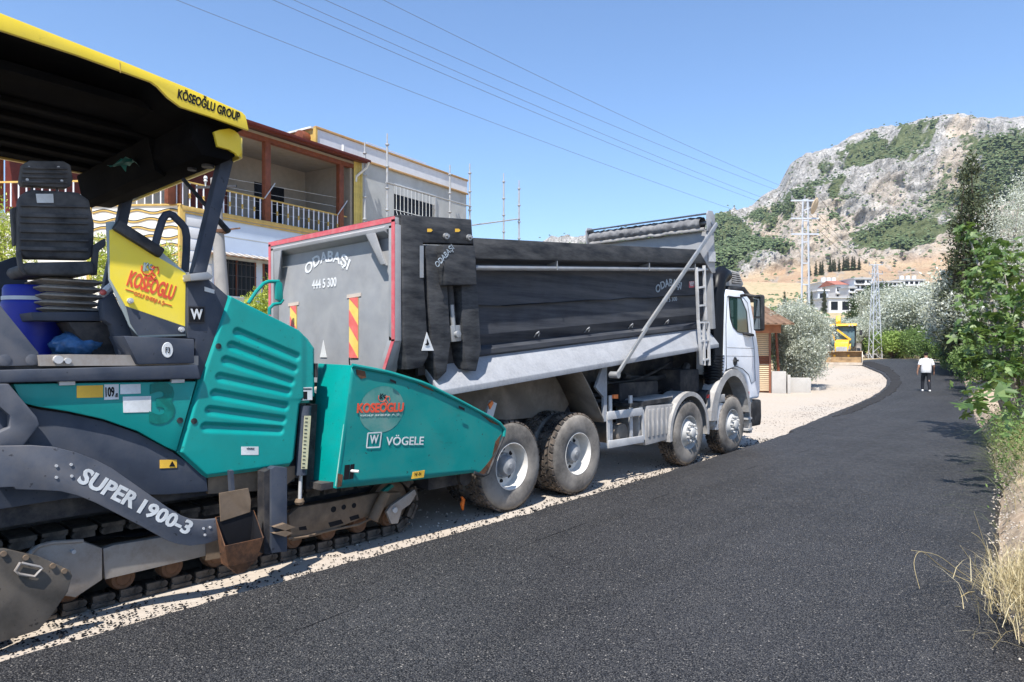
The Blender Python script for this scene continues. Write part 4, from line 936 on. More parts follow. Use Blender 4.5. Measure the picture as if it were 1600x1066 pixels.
# louvred engine hood: one moulded panel, seven capsule shaped recesses
LB = [(.94, 2.46), (.97, 2.42), (1.18, 2.22), (1.74, 2.385), (2.46, 2.625)]
RB = [(.94, 3.20), (1.0, 3.25), (1.30, 3.285), (1.50, 3.31), (1.53, 3.34), (1.56, 3.47), (2.01, 3.47), (2.10, 3.40), (2.18, 3.30), (2.46, 2.65)]
LV = [((371, 520), (463, 558)), ((362, 541), (459, 578)), ((353, 564), (454, 597)), ((344, 590), (449, 613)), ((336, 616), (445, 636)), ((328, 642), (441, 657)), ((321, 668), (437, 673))]
LV = [(yz(*a, XP), yz(*b_, XP)) for a, b_ in LV]
def capsule(y, z):
    s_ = 0
    for (ya, za), (yb, zb) in LV:
        dy, dz = yb - ya, zb - za; t_ = max(0, min(1, ((y - ya) * dy + (z - za) * dz) / (dy * dy + dz * dz)))
        d = math.hypot(y - ya - dy * t_, z - za - dz * t_); up = (z - za - dz * t_)
        r_ = .050; q = 1 - sstep(r_ * .25, r_, d)
        s_ = max(s_, q * (.020 + .15 * max(-.03, min(.04, up)) ))
    return s_
nz_, ny_ = 190, 130; rows = []
for k in range(nz_ + 1):
    z = .94 + 1.52 * k / nz_; a, b_ = lerp_tab(LB, z), lerp_tab(RB, z); row = []
    for j in range(ny_ + 1):
        y = a + (b_ - a) * j / ny_; e = min(y - a, b_ - y, (z - .94), (2.46 - z) * 2)
        x = XP - .035 * (1 - sstep(0, .035, e)) - capsule(y, z) + .010 * math.sin(math.pi * (j / ny_)) + .012 * sstep(3.30, 3.38, y) * -1
        row.append((x, y, z))
    rows.append(row)
mb = MB(); mb.sheet(rows)
rim = [rows[k][0] for k in range(nz_ + 1)] + [rows[nz_][j] for j in range(1, ny_ + 1)] + [rows[k][ny_] for k in range(nz_ - 1, -1, -1)] + [rows[0][j] for j in range(ny_ - 1, 0, -1)]
inn = [(XP - .16, y, z) for _, y, z in rim]; n = len(rim); mb.add(rim + inn, [(i, (i + 1) % n, n + (i + 1) % n, n + i) for i in range(n)])
hood = mb.build('engine_hood', 'teal', paver, ang=50)
for p in ((341, 541), (303, 658)):
    P = onX(*p, XP); mb = MB(); mb.cyl((XP - .02, P[1], P[2]), (XP + .008, P[1], P[2]), .024, n=14); mb.cyl((XP, P[1], P[2]), (XP + .011, P[1], P[2]), .010, n=8); mb.build('hood_lock', 'dark_plastic', hood)
pix('rating_label', 'sticker_white', XP + .012, [(377, 698), (404, 698), (404, 711), (377, 711)], .004, hood)
textX('lettering', 'VÖGELE', (385, 702.5), (397, 702.5), .018, XP + .0135, 'black_print', hood)
pix('sticker', 'sticker_white', XP - .002, [(458, 606), (464, 606), (464, 621), (458, 621)], .004, hood)
pix('load_chart', 'sticker_white', XP + .0, [(466, 606), (488, 605), (488, 625), (466, 626)], .006, hood)
for a, b_, c, d in ((467, 607, 473, 625), (474, 607, 487, 609), (474, 612, 480, 624)):
    pix('chart_print', 'black_print', XP + .002, [(a, b_), (c, b_), (c, d), (a, d)], .003, hood)
pix('hood_hinge', 'dark_plastic', XP, [(494, 568), (496.5, 568), (496.5, 590), (494, 590)], .05)
# machine body behind the panels
mb = MB(); mb.px([(.7, .78), (3.3, .78), (3.42, 1.3), (3.42, 2.0), (3.25, 2.15), (2.66, 2.40), (2.35, 2.2), (2.3, 1.88), (.7, 1.86)], -5.76, -8.10); mb.build('machine_body', 'chassis_dark', paver)
mb = MB(); mb.px([(2.62, 2.42), (3.28, 2.165), (3.45, 2.0), (3.45, 1.5), (2.6, 1.5)], -5.75, -8.2); mb.build('hood_deck', 'teal', paver)
side = pix('side_panel', 'teal', XP, [(20, 600), (307, 596), (276, 706), (258, 698), (215, 674), (160, 655), (105, 643), (60, 636), (34, 630)], .09, bev=.012)
pix('sticker', 'sticker_yellow', XP + .004, [(120, 603), (161, 602), (161, 621), (120, 622)], .005, side)
pix('sticker', 'sticker_white', XP + .004, [(163, 601), (185.5, 600.5), (185.5, 624), (163, 625)], .005, side)
textX('lettering', '109', (165, 621), (179, 620), .075, XP + .0065, 'black_print', side, off=.03)
textX('lettering', 'dB', (180, 621), (184.5, 620.6), .03, XP + .0065, 'black_print', side)
pix('sticker', 'sticker_white', XP + .004, [(188, 601), (219.5, 600), (220, 615), (188, 616)], .005, side)
pix('sticker', 'sticker_white', XP + .004, [(192, 620), (236, 619), (236, 644), (193, 645)], .005, side)
textX('lettering', '3', (233, 664), (273, 661), .33, XP + .004, 'teal_dark', side, off=.04)
for p in ((104, 599.5), (277, 596)):
    P = onX(*p, XP); mb = MB(); mb.box(XP - .02, XP + .02, P[1] - .05, P[1] + .05, P[2] - .012, P[2] + .018); mb.build('panel_hinge', 'alu', side, bev=.004)
P = onX(281, 657, XP); mb = MB(); mb.cyl((XP - .02, P[1], P[2]), (XP + .008, P[1], P[2]), .024, n=14); mb.build('panel_lock', 'dark_plastic', side)
skirt = pix('skirt_panel', 'slate', -5.69, [(38, 634), (62, 640), (105, 646), (160, 658), (215, 677), (262, 702), (322, 742), (325, 768), (262, 773), (190, 774), (100, 780), (0, 796), (-60, 800), (-60, 640)], .08, bev=.006)
pix('sticker', 'sticker_yellow', -5.685, [(250, 719), (276.5, 718.5), (276.5, 731), (250, 732)], .005, skirt)
pix('warning_symbol', 'black_print', -5.682, [(264.5, 729), (274, 729), (269.3, 720.5)], .003, skirt)
mb = MB(); mb.pix(-5.72, [(325, 742), (462, 728), (462, 745), (440, 765), (325, 772)], .3); mb.build('lower_frame', 'track_brown', paver)
pix('side_beam', 'slate', -5.60, [(-40, 580), (309, 570), (314, 592), (20, 598), (-40, 600)], .16, bev=.012)
pix('rear_link', 'arm_slate', -5.56, [(-30, 600), (14, 600), (58, 652), (62, 664), (20, 718), (-30, 720), (-30, 690), (16, 668), (16, 650), (-30, 610)], .10, bev=.01)
pix('side_plate', 'arm_slate', -5.70, [(-60, 470), (0, 477), (60, 551), (63, 571), (-60, 574)], .04, bev=.004)
for p in ((7, 563), (50, 562.5)):
    P = onX(*p, -5.70); mb = MB(); mb.cyl((-5.705, P[1], P[2]), (-5.698, P[1], P[2]), .034, n=18); mb.build('plate_hole', 'black_print', paver)
    mb = MB(); mb.lathe([(.034, 0), (.04, .004), (.034, .006)], (-5.70, P[1], P[2]), (1, 0, 0), 18); mb.build('hole_ring', 'arm_slate', paver)
pix('platform_edge', 'track_steel', -5.66, [(60, 555), (115, 554), (310, 556), (310, 571), (62, 572)], .10)
P = onX(90, 562, -5.65); mb = MB(); mb.cyl((-5.67, P[1], P[2]), (-5.62, P[1], P[2]), .03, n=10); mb.cyl((-5.67, P[1] + .06, P[2] - .01), (-5.63, P[1] + .06, P[2] - .01), .022, n=10); mb.build('platform_bolt', 'alu', paver)
mb = MB(); mb.box(-8.15, -5.72, .3, 2.3, 1.87, 1.93); mb.build('platform', 'chassis_dark', paver)
fb = pix('control_box', 'slate', -5.60, [(193, 525), (304, 530), (304, 568), (216, 570)], .35, bev=.012)
P = onX(261.5, 547, -5.60); mb = MB(); mb.lathe([(0, .003), (.040, .003), (.042, 0)], (-5.598, P[1], P[2]), (1, 0, 0), 24)
q = [(v[0], v[1], P[2] + (v[2] - P[2]) * 1.45) for v in mb.v]; mb.v = q; mb.build('oval_label', 'sticker_white', fb)
textX('lettering', 'F3', (258.5, 551.5), (265.5, 551.6), .045, -5.593, 'black_print', fb, off=.01)
tower = pix('tower_panel', 'slate', -5.67, [(293, 432), (326, 436), (359, 465), (313, 594), (305, 592), (305, 530), (293, 529)], .5, bev=.012)
pix('badge', 'iron', -5.655, [(294.5, 478), (320.5, 478.5), (320.5, 505), (294.5, 504.5)], .012, tower)
pix('badge_face', 'black_print', -5.650, [(296, 480), (319, 480.5), (319, 503.2), (296, 502.8)], .012, tower)
textX('lettering', 'W', (298, 499), (317, 499.3), .085, -5.645, 'sticker_white', tower, off=.03)
pix('sticker', 'sticker_white', -5.664, [(319.5, 448), (335, 453), (335, 459), (319.5, 455)], .004, tower)
mb = MB(); mb.pix(-5.55, [(297, 428), (325, 425), (334, 432), (330, 437), (298, 439)], .25); mb.build('fold_tray', 'steel_grey', paver, bev=.006)
# wind screen with yellow sheet
sc = pix('wind_screen', 'screen_clear', -5.70, [(166, 347), (178, 346), (252, 393), (293, 428), (293, 525), (218, 527), (202, 510), (170, 437)], .018, bev=.004)
yl = pix('advert_sheet', 'screen_yellow', -5.694, [(171, 360), (177, 358), (235, 395), (290, 427), (289, 510), (196, 478), (172, 435)], .006, sc)
pix('lower_glass', 'slate', -5.695, [(197, 479), (289, 511), (290, 522), (216, 524), (204, 506)], .005, sc)
mb = MB(); A, B_ = onX(179, 351, -5.69), onX(252, 397, -5.69); mb.bar(A, B_, .09, .085); mb.build('screen_pad', 'dark_plastic', sc, bev=.02)
for p in ((203, 470), (290, 436), (283, 515)):
    P = onX(*p, -5.69); mb = MB(); mb.cyl((-5.70, P[1], P[2]), (-5.672, P[1], P[2]), .022, n=12); mb.cyl((-5.70, P[1], P[2]), (-5.66, P[1], P[2]), .011, n=8); mb.build('screen_bolt', 'alu', sc)
textX('lettering', 'KOSEOGLU', (197, 446), (269, 470), .125, -5.692, 'logo_red', yl, off=.035)
textX('lettering', 'GOLF ENERJI A.Ş.', (208, 463), (256, 479), .042, -5.692, 'logo_red', yl)
for a, b_ in (((196, 452), (209, 456)), ((256, 474), (268, 478))):
    mb = MB(); mb.bar(onX(*a, -5.692), onX(*b_, -5.692), .006, .006); mb.build('logo_rule', 'logo_red', yl)
def swoosh(par, X, cx, cy, s_, m1, m2):
    f = lambda a, b_: onX(cx + a * s_, cy + b_ * s_, X)
    mb = MB(); mb.tube([f(-15, -8), (f(-16, 2)), f(-11, 10), f(-2, 12), f(6, 5), f(12, -4), f(18, -5), f(20, 4), f(18, 10)], .007 * s_, 6); mb.build('logo_mark', m1, par)
    mb = MB(); mb.tube([f(3, 12), f(9, 20), f(13, 14), f(7, 7), f(5, 0), f(10, -7)], .010 * s_, 6); mb.build('logo_mark', m1, par)
    mb = MB(); mb.tube([f(-9, -14), f(-10, 4)], .012 * s_, 6); mb.tube([f(-2, -13), f(-9, -5), f(-3, 3)], .012 * s_, 6); mb.tube([f(6, -9), f(0, -8), f(1, -2), f(8, 1)], .012 * s_, 6); mb.build('logo_mark', m2, par)
swoosh(yl, -5.692, 233, 421, .75, 'logo_red', 'logo_grey')
# hand rail, canopy post
mb = MB(); mb.tube([onX(a, b_, -6.0) for a, b_ in [(240, 392), (247, 365), (254, 343), (259, 336), (265, 334.5), (270, 336.5), (283, 349), (289, 357), (291.5, 370), (291, 395), (289, 425)]], .032, 10); mb.build('hand_rail', 'slate', paver)
mb = MB(); mb.bar(onX(356, 232, -5.72), onX(308, 430, -5.72), .10, .11, up=(1, 0, 0)); mb.build('canopy_post', 'slate', paver, bev=.012)
mb = MB(); mb.bar((-8.0, 2.62, 3.7), (-8.0, 2.36, 2.3), .10, .11, up=(1, 0, 0)); mb.build('canopy_post', 'slate', paver, bev=.012)
for x in (-5.72, -8.0):
    mb = MB(); mb.bar((x, .35, 3.9), (x, .55, 1.9), .10, .11, up=(1, 0, 0)); mb.build('canopy_post', 'slate', paver, bev=.012)
mb = MB(); mb.cyl(onX(286, 280, -6.1), onX(357, 362, -5.75), .018, n=8); mb.cyl(onX(335, 338, -5.86), onX(357, 362, -5.74), .026, n=8); mb.build('gas_strut', 'dark_plastic', paver)
# canopy: sliding side wing with yellow fascia, fixed roof, front beam
XE = -5.32
fas = [(-260, -90), (0, 20), (190, 95), (300, 140), (378, 175), (384, 181), (389, 204), (330, 183), (282, 167), (262, 152), (246, 135), (236, 128), (120, 86), (0, 47), (-260, -40)]
mb = MB(); mb.pix(XE, fas, .03); cf = mb.build('canopy_fascia', 'yellow', paver, bev=.006)
textX('lettering', 'KÖSEOĞLU GROUP', (277, 153.5), (374, 190), .098, XE + .002, 'black_print', cf, off=.03)
mb = MB(); mb.bar(onX(187, 97, XE + .001), onX(188, 114, XE + .001), .004, .004); mb.build('fascia_joint', 'gold', cf)
und = pgX(XE, [(-260, -70), (0, 30), (378, 180), (386, 200), (330, 181), (282, 163), (262, 148), (246, 131), (236, 124), (120, 82), (0, 43), (-260, -45)])
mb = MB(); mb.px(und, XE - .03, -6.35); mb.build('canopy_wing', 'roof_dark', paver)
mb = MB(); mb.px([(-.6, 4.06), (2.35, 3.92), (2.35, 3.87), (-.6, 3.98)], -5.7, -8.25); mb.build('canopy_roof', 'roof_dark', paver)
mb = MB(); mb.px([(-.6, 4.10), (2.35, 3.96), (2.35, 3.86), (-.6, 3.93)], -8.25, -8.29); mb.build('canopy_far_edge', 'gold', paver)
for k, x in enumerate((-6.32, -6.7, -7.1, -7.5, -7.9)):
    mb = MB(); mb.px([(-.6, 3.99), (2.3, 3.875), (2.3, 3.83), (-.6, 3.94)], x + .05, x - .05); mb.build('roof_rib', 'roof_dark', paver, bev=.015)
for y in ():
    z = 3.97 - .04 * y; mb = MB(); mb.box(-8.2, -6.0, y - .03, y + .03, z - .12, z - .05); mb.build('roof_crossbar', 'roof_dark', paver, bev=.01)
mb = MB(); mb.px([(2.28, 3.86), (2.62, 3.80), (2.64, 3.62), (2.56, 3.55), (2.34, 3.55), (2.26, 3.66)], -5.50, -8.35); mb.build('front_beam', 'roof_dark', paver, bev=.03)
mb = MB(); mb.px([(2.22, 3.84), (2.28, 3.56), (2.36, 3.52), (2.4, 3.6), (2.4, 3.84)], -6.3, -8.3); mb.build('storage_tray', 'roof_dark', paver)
yc = pgX(-5.46, [(334, 206), (343, 203), (358, 201), (366, 204), (373, 210), (376, 218), (375.5, 240), (372, 245), (368, 240), (358, 234), (340, 229)])
mb = MB(); mb.px(yc, -5.455, -5.49); mb.build('canopy_corner', 'yellow', paver, bev=.004)
mb = MB(); rows = []
for k in range(9):
    a = rad(90) * k / 8; y = 2.60 + .09 * math.sin(a); x = -5.46 - .09 * (1 - math.cos(a)); rows.append([(x, y, 3.76), (x, y, 3.60)])
rows.append([(-8.3, 2.69, 3.76), (-8.3, 2.69, 3.60)])
mb.sheet(rows); o = mb.build('canopy_front', 'yellow', paver); o.modifiers.new('thick', 'SOLIDIFY').thickness = .02
for x, y, r_ in ((-5.75, 2.50, .05), (-5.95, 2.45, .035)):
    mb = MB(); mb.cyl((x, y, 3.53), (x, y, 3.56), r_, n=14); mb.build('work_lamp', 'dark_plastic', paver)
mb = MB(); rows = [[(x, 2.1 + .12 * math.sin(x * 9) * k / 5 + .05 * k, 3.66 + .05 * noise.noise((x * 8, k, 0)) + .05 * math.sin(k)) for k in range(6)] for x in np.linspace(-6.95, -6.6, 24)]
mb.sheet(rows); tag(mb.build('rag', 'teal_dark'), 'crumpled pale green rag stuffed under the canopy roof', 'rag')
# operator seat: seen from behind
seatm = MB()
def rbox(mb, x0, x1, y0, y1, z0, z1): mb.box(x0, x1, y0, y1, z0, z1)
XSb = -6.20
A = pgX(XSb, [(38, 300), (50, 296), (122, 300), (140, 312), (148, 350), (147, 398), (140, 406), (40, 404), (30, 395), (29, 330), (32, 310)])
mb = MB(); mb.px(A, XSb, XSb - .13); seat = mb.build('backrest', 'seat_black', paver, bev=.035, seg=3)
for k, yy in enumerate((322, 337, 348, 361, 375, 389)):
    p, q = onX(31, yy - 1, XSb + .012), onX(138, yy + 1.5, XSb + .012); mb = MB(); mb.bar(p, q, .022, .030 if k % 2 else .016); mb.build('back_rib', 'seat_black', seat, bev=.006)
pix('maker_label', 'sticker_white', XSb + .006, [(56, 303), (83, 303), (84, 317), (58, 317)], .006, seat)
A = pgX(XSb, [(36, 256), (46, 251), (100, 252), (110, 258), (114, 280), (111, 291), (104, 294), (36, 290), (32, 284)])
mb = MB(); mb.px(A, XSb + .01, XSb - .10); hr = mb.build('headrest', 'seat_black', seat, bev=.03, seg=3)
for yy in (263, 270, 277, 285):
    p, q = onX(34.5, yy - 1, XSb + .02), onX(105, yy + .5, XSb + .02); mb = MB(); mb.bar(p, q, .016, .016); mb.build('back_rib', 'seat_black', hr, bev=.004)
for p in ((45, 262), (91, 262), (42, 281), (96, 283)):
    P = onX(*p, XSb + .01); mb = MB(); mb.cyl((P[0], P[1], P[2]), (P[0] + .012, P[1], P[2]), .010, n=10); mb.build('headrest_screw', 'alu', hr)
for a in (50, 89):
    mb = MB(); mb.cyl(onX(a, 302, XSb - .04), onX(a, 288, XSb - .04), .010, n=8); mb.build('headrest_rod', 'iron', seat)
A = pgX(-6.15, [(40, 410), (145, 408), (150, 428), (120, 431), (45, 430), (36, 420)])
mb = MB(); mb.px(A, -6.15, -6.72); mb.build('seat_cushion', 'seat_black', seat, bev=.03, seg=3)
mb = MB(); mb.pix(-6.18, [(26, 395), (33, 392), (36, 410), (44, 425), (40, 430), (30, 420)], .05); mb.build('seat_side_frame', 'seat_black', seat, bev=.008); mb = MB(); mb.pix(-6.18, [(146, 384), (158, 376), (165, 372), (166, 384), (155, 392), (152, 430), (144, 430)], .06); mb.build('seat_side_frame', 'seat_black', seat, bev=.008)
mb = MB(); mb.pix(-6.3, [(18, 325), (29, 322), (30, 382), (22, 384)], .08); mb.build('arm_rest', 'seat_black', seat, bev=.01)
for k, (ya, yb, ins) in enumerate(((434, 444, 4), (445, 456, 0), (457, 468, 3), (469, 478, 1), (479, 488, 4))):
    a0, a1 = onX(64 + ins, 450, -6.22)[1], onX(158 + ins * .5, 450, -6.22)[1]; z1, z0 = onX(100, ya, -6.22)[2], onX(100, yb, -6.22)[2]; zm = (z0 + z1) / 2 + .01
    mb = MB(); rows = []
    for z, e in ((z1, -.035), (z1 - .006, -.03), (zm, .012), (zm - .012, .012), (z0 + .006, -.03), (z0, -.035)):
        rows.append([(-6.22 + e, a0 - e, z), (-6.22 + e, a1 + e, z), (-6.72 - e, a1 + e, z), (-6.72 - e, a0 - e, z), (-6.22 + e, a0 - e, z)])
    mb.sheet(rows); mb.build('suspension_bellow', 'bellows', seat)
mb = MB(); mb.pix(-6.08, [(48, 488), (172, 487), (172, 502), (52, 501)], .7); mb.build('seat_rail', 'slate', paver, bev=.008)
mb = MB(); mb.pix(-6.1, [(105, 503), (185, 503), (232, 560), (150, 560)], .6); mb.build('seat_pedestal', 'chassis_dark', paver, bev=.01)
mb = MB(); mb.pix(-5.85, [(160, 470), (178, 458), (200, 505), (222, 562), (190, 562), (175, 508), (163, 500)], .12); mb.build('console_bracket', 'slate', paver, bev=.01)
mb = MB(); mb.tube([onX(a, b_, -6.0) for a, b_ in [(160, 462), (168, 452), (176, 446)]], .03, 8); mb.build('control_lever', 'white_print', paver)
P = onX(161, 457, -5.98); mb = MB(); mb.lathe([(0, .03), (.02, .02), (.025, 0), (.02, -.02), (0, -.03)], P, (1, 0, 0), 10); mb.build('lever_knob', 'hazard_red', paver)
mb = MB(); mb.pix(-7.2, [(-40, 425), (25, 400), (40, 430), (62, 480), (60, 500), (-40, 500)], .5); mb.build('far_console', 'slate', paver, bev=.02)
# levelling arm
arm = pix('levelling_arm', 'arm_slate', -5.47, [(-60, 700), (0, 697.5), (50, 696.5), (85, 699), (118, 707), (150, 719), (175, 732), (215, 760), (262, 793), (284, 806), (300, 812), (322, 813), (341, 811), (341, 844), (322, 850), (298, 853), (280, 851), (262, 845), (220, 822), (150, 786), (120, 774), (95, 768), (60, 766), (25, 765), (22, 761), (-60, 764)], .05, bev=.006)
for p in ((88, 728), (111, 726), (88, 746), (112, 744), (318, 826), (328, 824), (320, 836)):
    P = onX(*p, -5.47); mb = MB(); mb.cyl((-5.475, P[1], P[2]), (-5.463, P[1], P[2]), .010, n=10); mb.build('arm_bolt', 'alu', arm)
textX('lettering', 'SUPER', (118.5, 753), (206, 796), .115, -5.4685, 'sticker_white', arm, off=.035)
textX('lettering', '1900-3', (213, 801), (292, 837), .110, -5.4685, 'sticker_white', arm, off=.035)
# hook plate, bitumen bucket, post, ruler cylinder
mb = MB(); mb.bar(onX(360, 735, -5.5), onX(362, 768, -5.5), .05, .03, up=(0, 1, 0)); mb.build('hook_bar', 'slate', paver)
bk = thing('bitumen_bucket', 'rusty open steel bucket hanging from the paver side beside the curved arm', 'bucket', onX(370, 893, -5.42))
pix('hook_plate', 'track_brown', -5.46, [(343, 771), (388, 763), (392, 782), (391, 800), (345, 815)], .012, bk)
bp = [yz(a, b_, -5.42) for a, b_ in [(348, 806), (403, 803), (406, 832), (396, 878), (366, 894), (336, 880), (340, 838)]]
mb = MB(); pts_o = bp
yl_, yr_ = bp[0][0], bp[1][0]; zt_ = bp[0][1]
yr_ -= .05; yl_ += .01
def bucket_ring(z, s_, x0, x1): return [(x0, yl_ + .0 - s_, z), (x0, yr_ + s_, z), (x1, yr_ + s_, z), (x1, yl_ - s_, z)]
zb_ = onX(370, 893, -5.42)[2]
r0 = bucket_ring(zb_, -.085, -5.37, -5.46); r1 = bucket_ring(zb_ + .08, .0, -5.34, -5.47); r2 = bucket_ring(zb_ + .36, .045, -5.31, -5.48)
r2 = [(a, b_, c - (.10 if i < 2 else -.10)) for i, (a, b_, c) in enumerate(r2)]
mb.sheet([r + [r[0]] for r in (r0, r1, r2)]); mb.add(r0, [(0, 1, 2, 3)]); o = mb.build('bucket_shell', 'rust', bk, smooth=False)
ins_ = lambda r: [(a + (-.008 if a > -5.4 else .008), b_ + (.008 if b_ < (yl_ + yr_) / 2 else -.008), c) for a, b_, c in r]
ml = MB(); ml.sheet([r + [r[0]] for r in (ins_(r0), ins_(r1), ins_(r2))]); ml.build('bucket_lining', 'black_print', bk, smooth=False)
o; o.modifiers.new('thick', 'SOLIDIFY').thickness = .006
mb = MB(); r3 = bucket_ring(zb_ + .17, .02, -5.325, -5.47); mb.add(r3, [(0, 1, 2, 3)]); mb.build('bitumen', 'black_print', bk)
pix('guide_post', 'slate', -5.50, [(424, 733), (430, 729), (449, 731), (449, 862), (424, 865)], .09, bev=.008)
pix('guide_post_side', 'chassis_dark', -5.53, [(413, 738), (423, 733), (423, 866), (413, 866)], .12)
pix('guide_foot', 'track_brown', -5.45, [(428, 824), (446, 818), (462, 824), (446, 829)], .14)
pix('guide_foot', 'track_brown', -5.45, [(428, 834), (446, 829), (458, 833), (446, 839)], .14)
mb = MB(); mb.box(-7.65, -6.28, .9, 4.7, .12, .80); mb.build('undercarriage', 'chassis_dark', paver)
mb = MB(); mb.cyl(onX(477, 634, -5.70), onX(470, 742, -5.70), .055, n=16); cyl_ = mb.build('leveling_cylinder', 'slate', paver)
mb = MB(); mb.cyl(onX(470, 738, -5.70), onX(468.5, 780, -5.70), .017, n=10); mb.build('cylinder_rod', 'alu', paver)
pix('scale_strip', 'scale_cream', -5.635, [(476, 650), (486, 650), (480, 733), (471, 733)], .006, cyl_)
for k in range(14):
    yy = 653 + 5.9 * k; pix('scale_mark', 'black_print', -5.632, [(477 - .36 * k, yy), (481 - .36 * k, yy), (481 - .36 * k, yy + 1.1), (477 - .36 * k, yy + 1.1)], .003, cyl_)
pix('cylinder_guard', 'dark_plastic', -5.74, [(486, 632), (496, 632), (489, 765), (478, 765)], .10)
P = onX(468, 784, -5.7); mb = MB(); mb.lathe([(0, .03), (.035, .025), (.045, 0), (.035, -.025), (0, -.03)], P, (0, 0, 1), 12); mb.build('rod_eye', 'track_brown', paver)
# hopper: near wing
XH = -5.50
wing = [(546, 571), (600, 581), (660, 599), (715, 626), (765, 652), (784, 664), (788, 671), (787, 682), (764, 741), (757, 744), (742, 739), (640, 752), (527, 764)]
wy = pgX(XH, wing)
zc = 1.08
def lean(z): return XH + (.05 * (z - zc) if z > zc else .04 * (z - zc))
# outer sheet, creased, with a rounded lip
tops = [(y, z) for y, z in wy[:8]]
mb = MB(); rows = []
y_a, y_b = wy[0][0] - .12, wy[7][0]
def topz(y): return lerp_tab([(wy[0][0] - .2, wy[0][1])] + tops[:7] + [(y_b + .01, tops[6][1])], y)
def botz(y): return lerp_tab([(wy[12][0] - .05, wy[12][1]), (wy[12][0], wy[12][1]), (wy[11][0], wy[11][1]), (wy[10][0], wy[10][1]), (wy[9][0], wy[9][1]), (y_b, wy[7][1])], y)
ny2 = 60
for k in range(ny2 + 1):
    row = []
    for j in range(17):
        q = j / 16
        ya = wy[12][0] + (wy[0][0] - wy[12][0]) * q; y = ya + (y_b - ya) * k / ny2
        z = botz(y) + (topz(y) - botz(y)) * q; row.append((lean(z) + .006 * noise.noise((y * 2.3, z * 2.3, 0)), y, z))
    rows.append(row)
mb.sheet(rows); wingo = mb.build('hopper_wing', 'teal_worn', paver, ang=30); wingo.data.flip_normals() if wingo.data.polygons[100].normal.x < 0 else None; sm = wingo.modifiers.new('thick', 'SOLIDIFY'); sm.thickness = .03; sm.offset = -1
mb = MB(); lp = [(lean(z) + .006, y, z) for y, z in [wy[0]] + [(y, topz(y)) for y in np.linspace(wy[0][0] + .05, wy[6][0], 22)] + [wy[6], wy[7]]]
mb.tube(lp, .020, 8); mb.build('hopper_lip', 'teal_worn', wingo)
mb = MB(); mb.tube([(lean(z) + .004, y, z) for y, z in (wy[6], wy[7], wy[8], wy[9], wy[10])], .018, 6); mb.build('hopper_seal', 'dark_plastic', wingo)
# rear flank of the wing
b0, b1 = onY(497, 574, wy[0][0] - .02), onY(496, 758, wy[12][0] - .02)
mb = MB(); mb.prism([(lean(wy[0][1]), wy[0][0], wy[0][1]), (lean(wy[12][1]), wy[12][0], wy[12][1]), (b1[0], wy[12][0] - .10, wy[12][1] + .03), (b0[0], wy[0][0] - .02, wy[0][1] + .01)], (0, .03, 0)); fl_ = mb.build('hopper_flank', 'teal', paver, bev=.004)
mb = MB(); mb.prism([(lean(zz) - .003 - dx, wy[12][0] + (wy[0][0] - wy[12][0]) * q - .004, zz) for q, zz, dx in ((.02, wy[12][1] + .02, 0), (.55, wy[12][1] + .60, 0), (.55, wy[12][1] + .55, .06), (.02, wy[12][1] + .03, .22))], (0, -.003, 0)); mb.build('sunlit_patch', 'teal_sunlit', fl_)  # pale overlay, sunlight on the flank painted as colour
P = onX(598, 640, XH + .03); mb = MB(); mb.prism([(lean(P[2] + .23 * math.sin(a)) + .0085, P[1] + .27 * math.cos(a), P[2] + .23 * math.sin(a)) for a in np.linspace(0, 2 * math.pi, 40)[:-1]], (.0015, 0, 0)); mb.build('round_patch', 'teal_grey', wingo)  # grey-teal disc behind the lettering
textX('lettering', 'KOSEOGLU', (560, 646), (633, 644), .095, XH + .050, 'logo_red', wingo, off=.04)
textX('lettering', 'GOLF ENERJI A.Ş.', (566, 652), (628, 650), .022, XH + .050, 'sticker_white', wingo)
swoosh(wingo, XH + .046, 601, 622, .5, 'logo_red', 'black_print')
fr_ = [(576, 677), (597, 676), (595, 699), (574.5, 700)]
mb = MB()
for a, b_ in zip(fr_, fr_[1:] + fr_[:1]): mb.bar(onX(*a, XH + .022), onX(*b_, XH + .022), .012, .012)
mb.build('badge_frame', 'sticker_white', wingo)
textX('lettering', 'W', (579, 694), (592.5, 693), .085, XH + .022, 'sticker_white', wingo, off=.02)
textX('lettering', 'VÖGELE', (604, 696.5), (663, 695.5), .105, XH + .022, 'sticker_white', wingo, off=.012)
pix('sticker', 'sticker_yellow', XH + .010, [(647, 738), (666, 735), (664.5, 746.5), (645, 749)], .01, wingo)
textX('lettering', 'N/ -N', (650, 744.5), (660, 743), .035, XH + .0125, 'black_print', wingo)
for p, w_ in (((541, 734), 8), ((549, 733), 6)):
    pix('slot', 'black_print', XH - .006, [(p[0] - w_ / 2 + 2, p[1] - 7), (p[0] + w_ / 2 + 2, p[1] - 8), (p[0] + w_ / 2, p[1] + 15), (p[0] - w_ / 2, p[1] + 16)], .004, wingo)
P = onX(548, 736, XH - .01); mb = MB(); mb.cyl((XH - .02, P[1], P[2]), (XH + .05, P[1] + .05, P[2] - .005), .014, n=8); mb.build('locking_pin', 'rim', wingo)
for p in ((615, 594), (722, 636)):
    pix('lip_slot', 'black_print', XH + .062, [(p[0] - 5, p[1] - 2), (p[0] + 4, p[1] + 2), (p[0] + 4, p[1] + 6), (p[0] - 5, p[1] + 2)], .004, wingo)
pix('rust_patch', 'rust', XH - .005, [(747, 742), (757, 743), (768, 727), (776, 708), (770, 715), (758, 730)], .006, wingo)
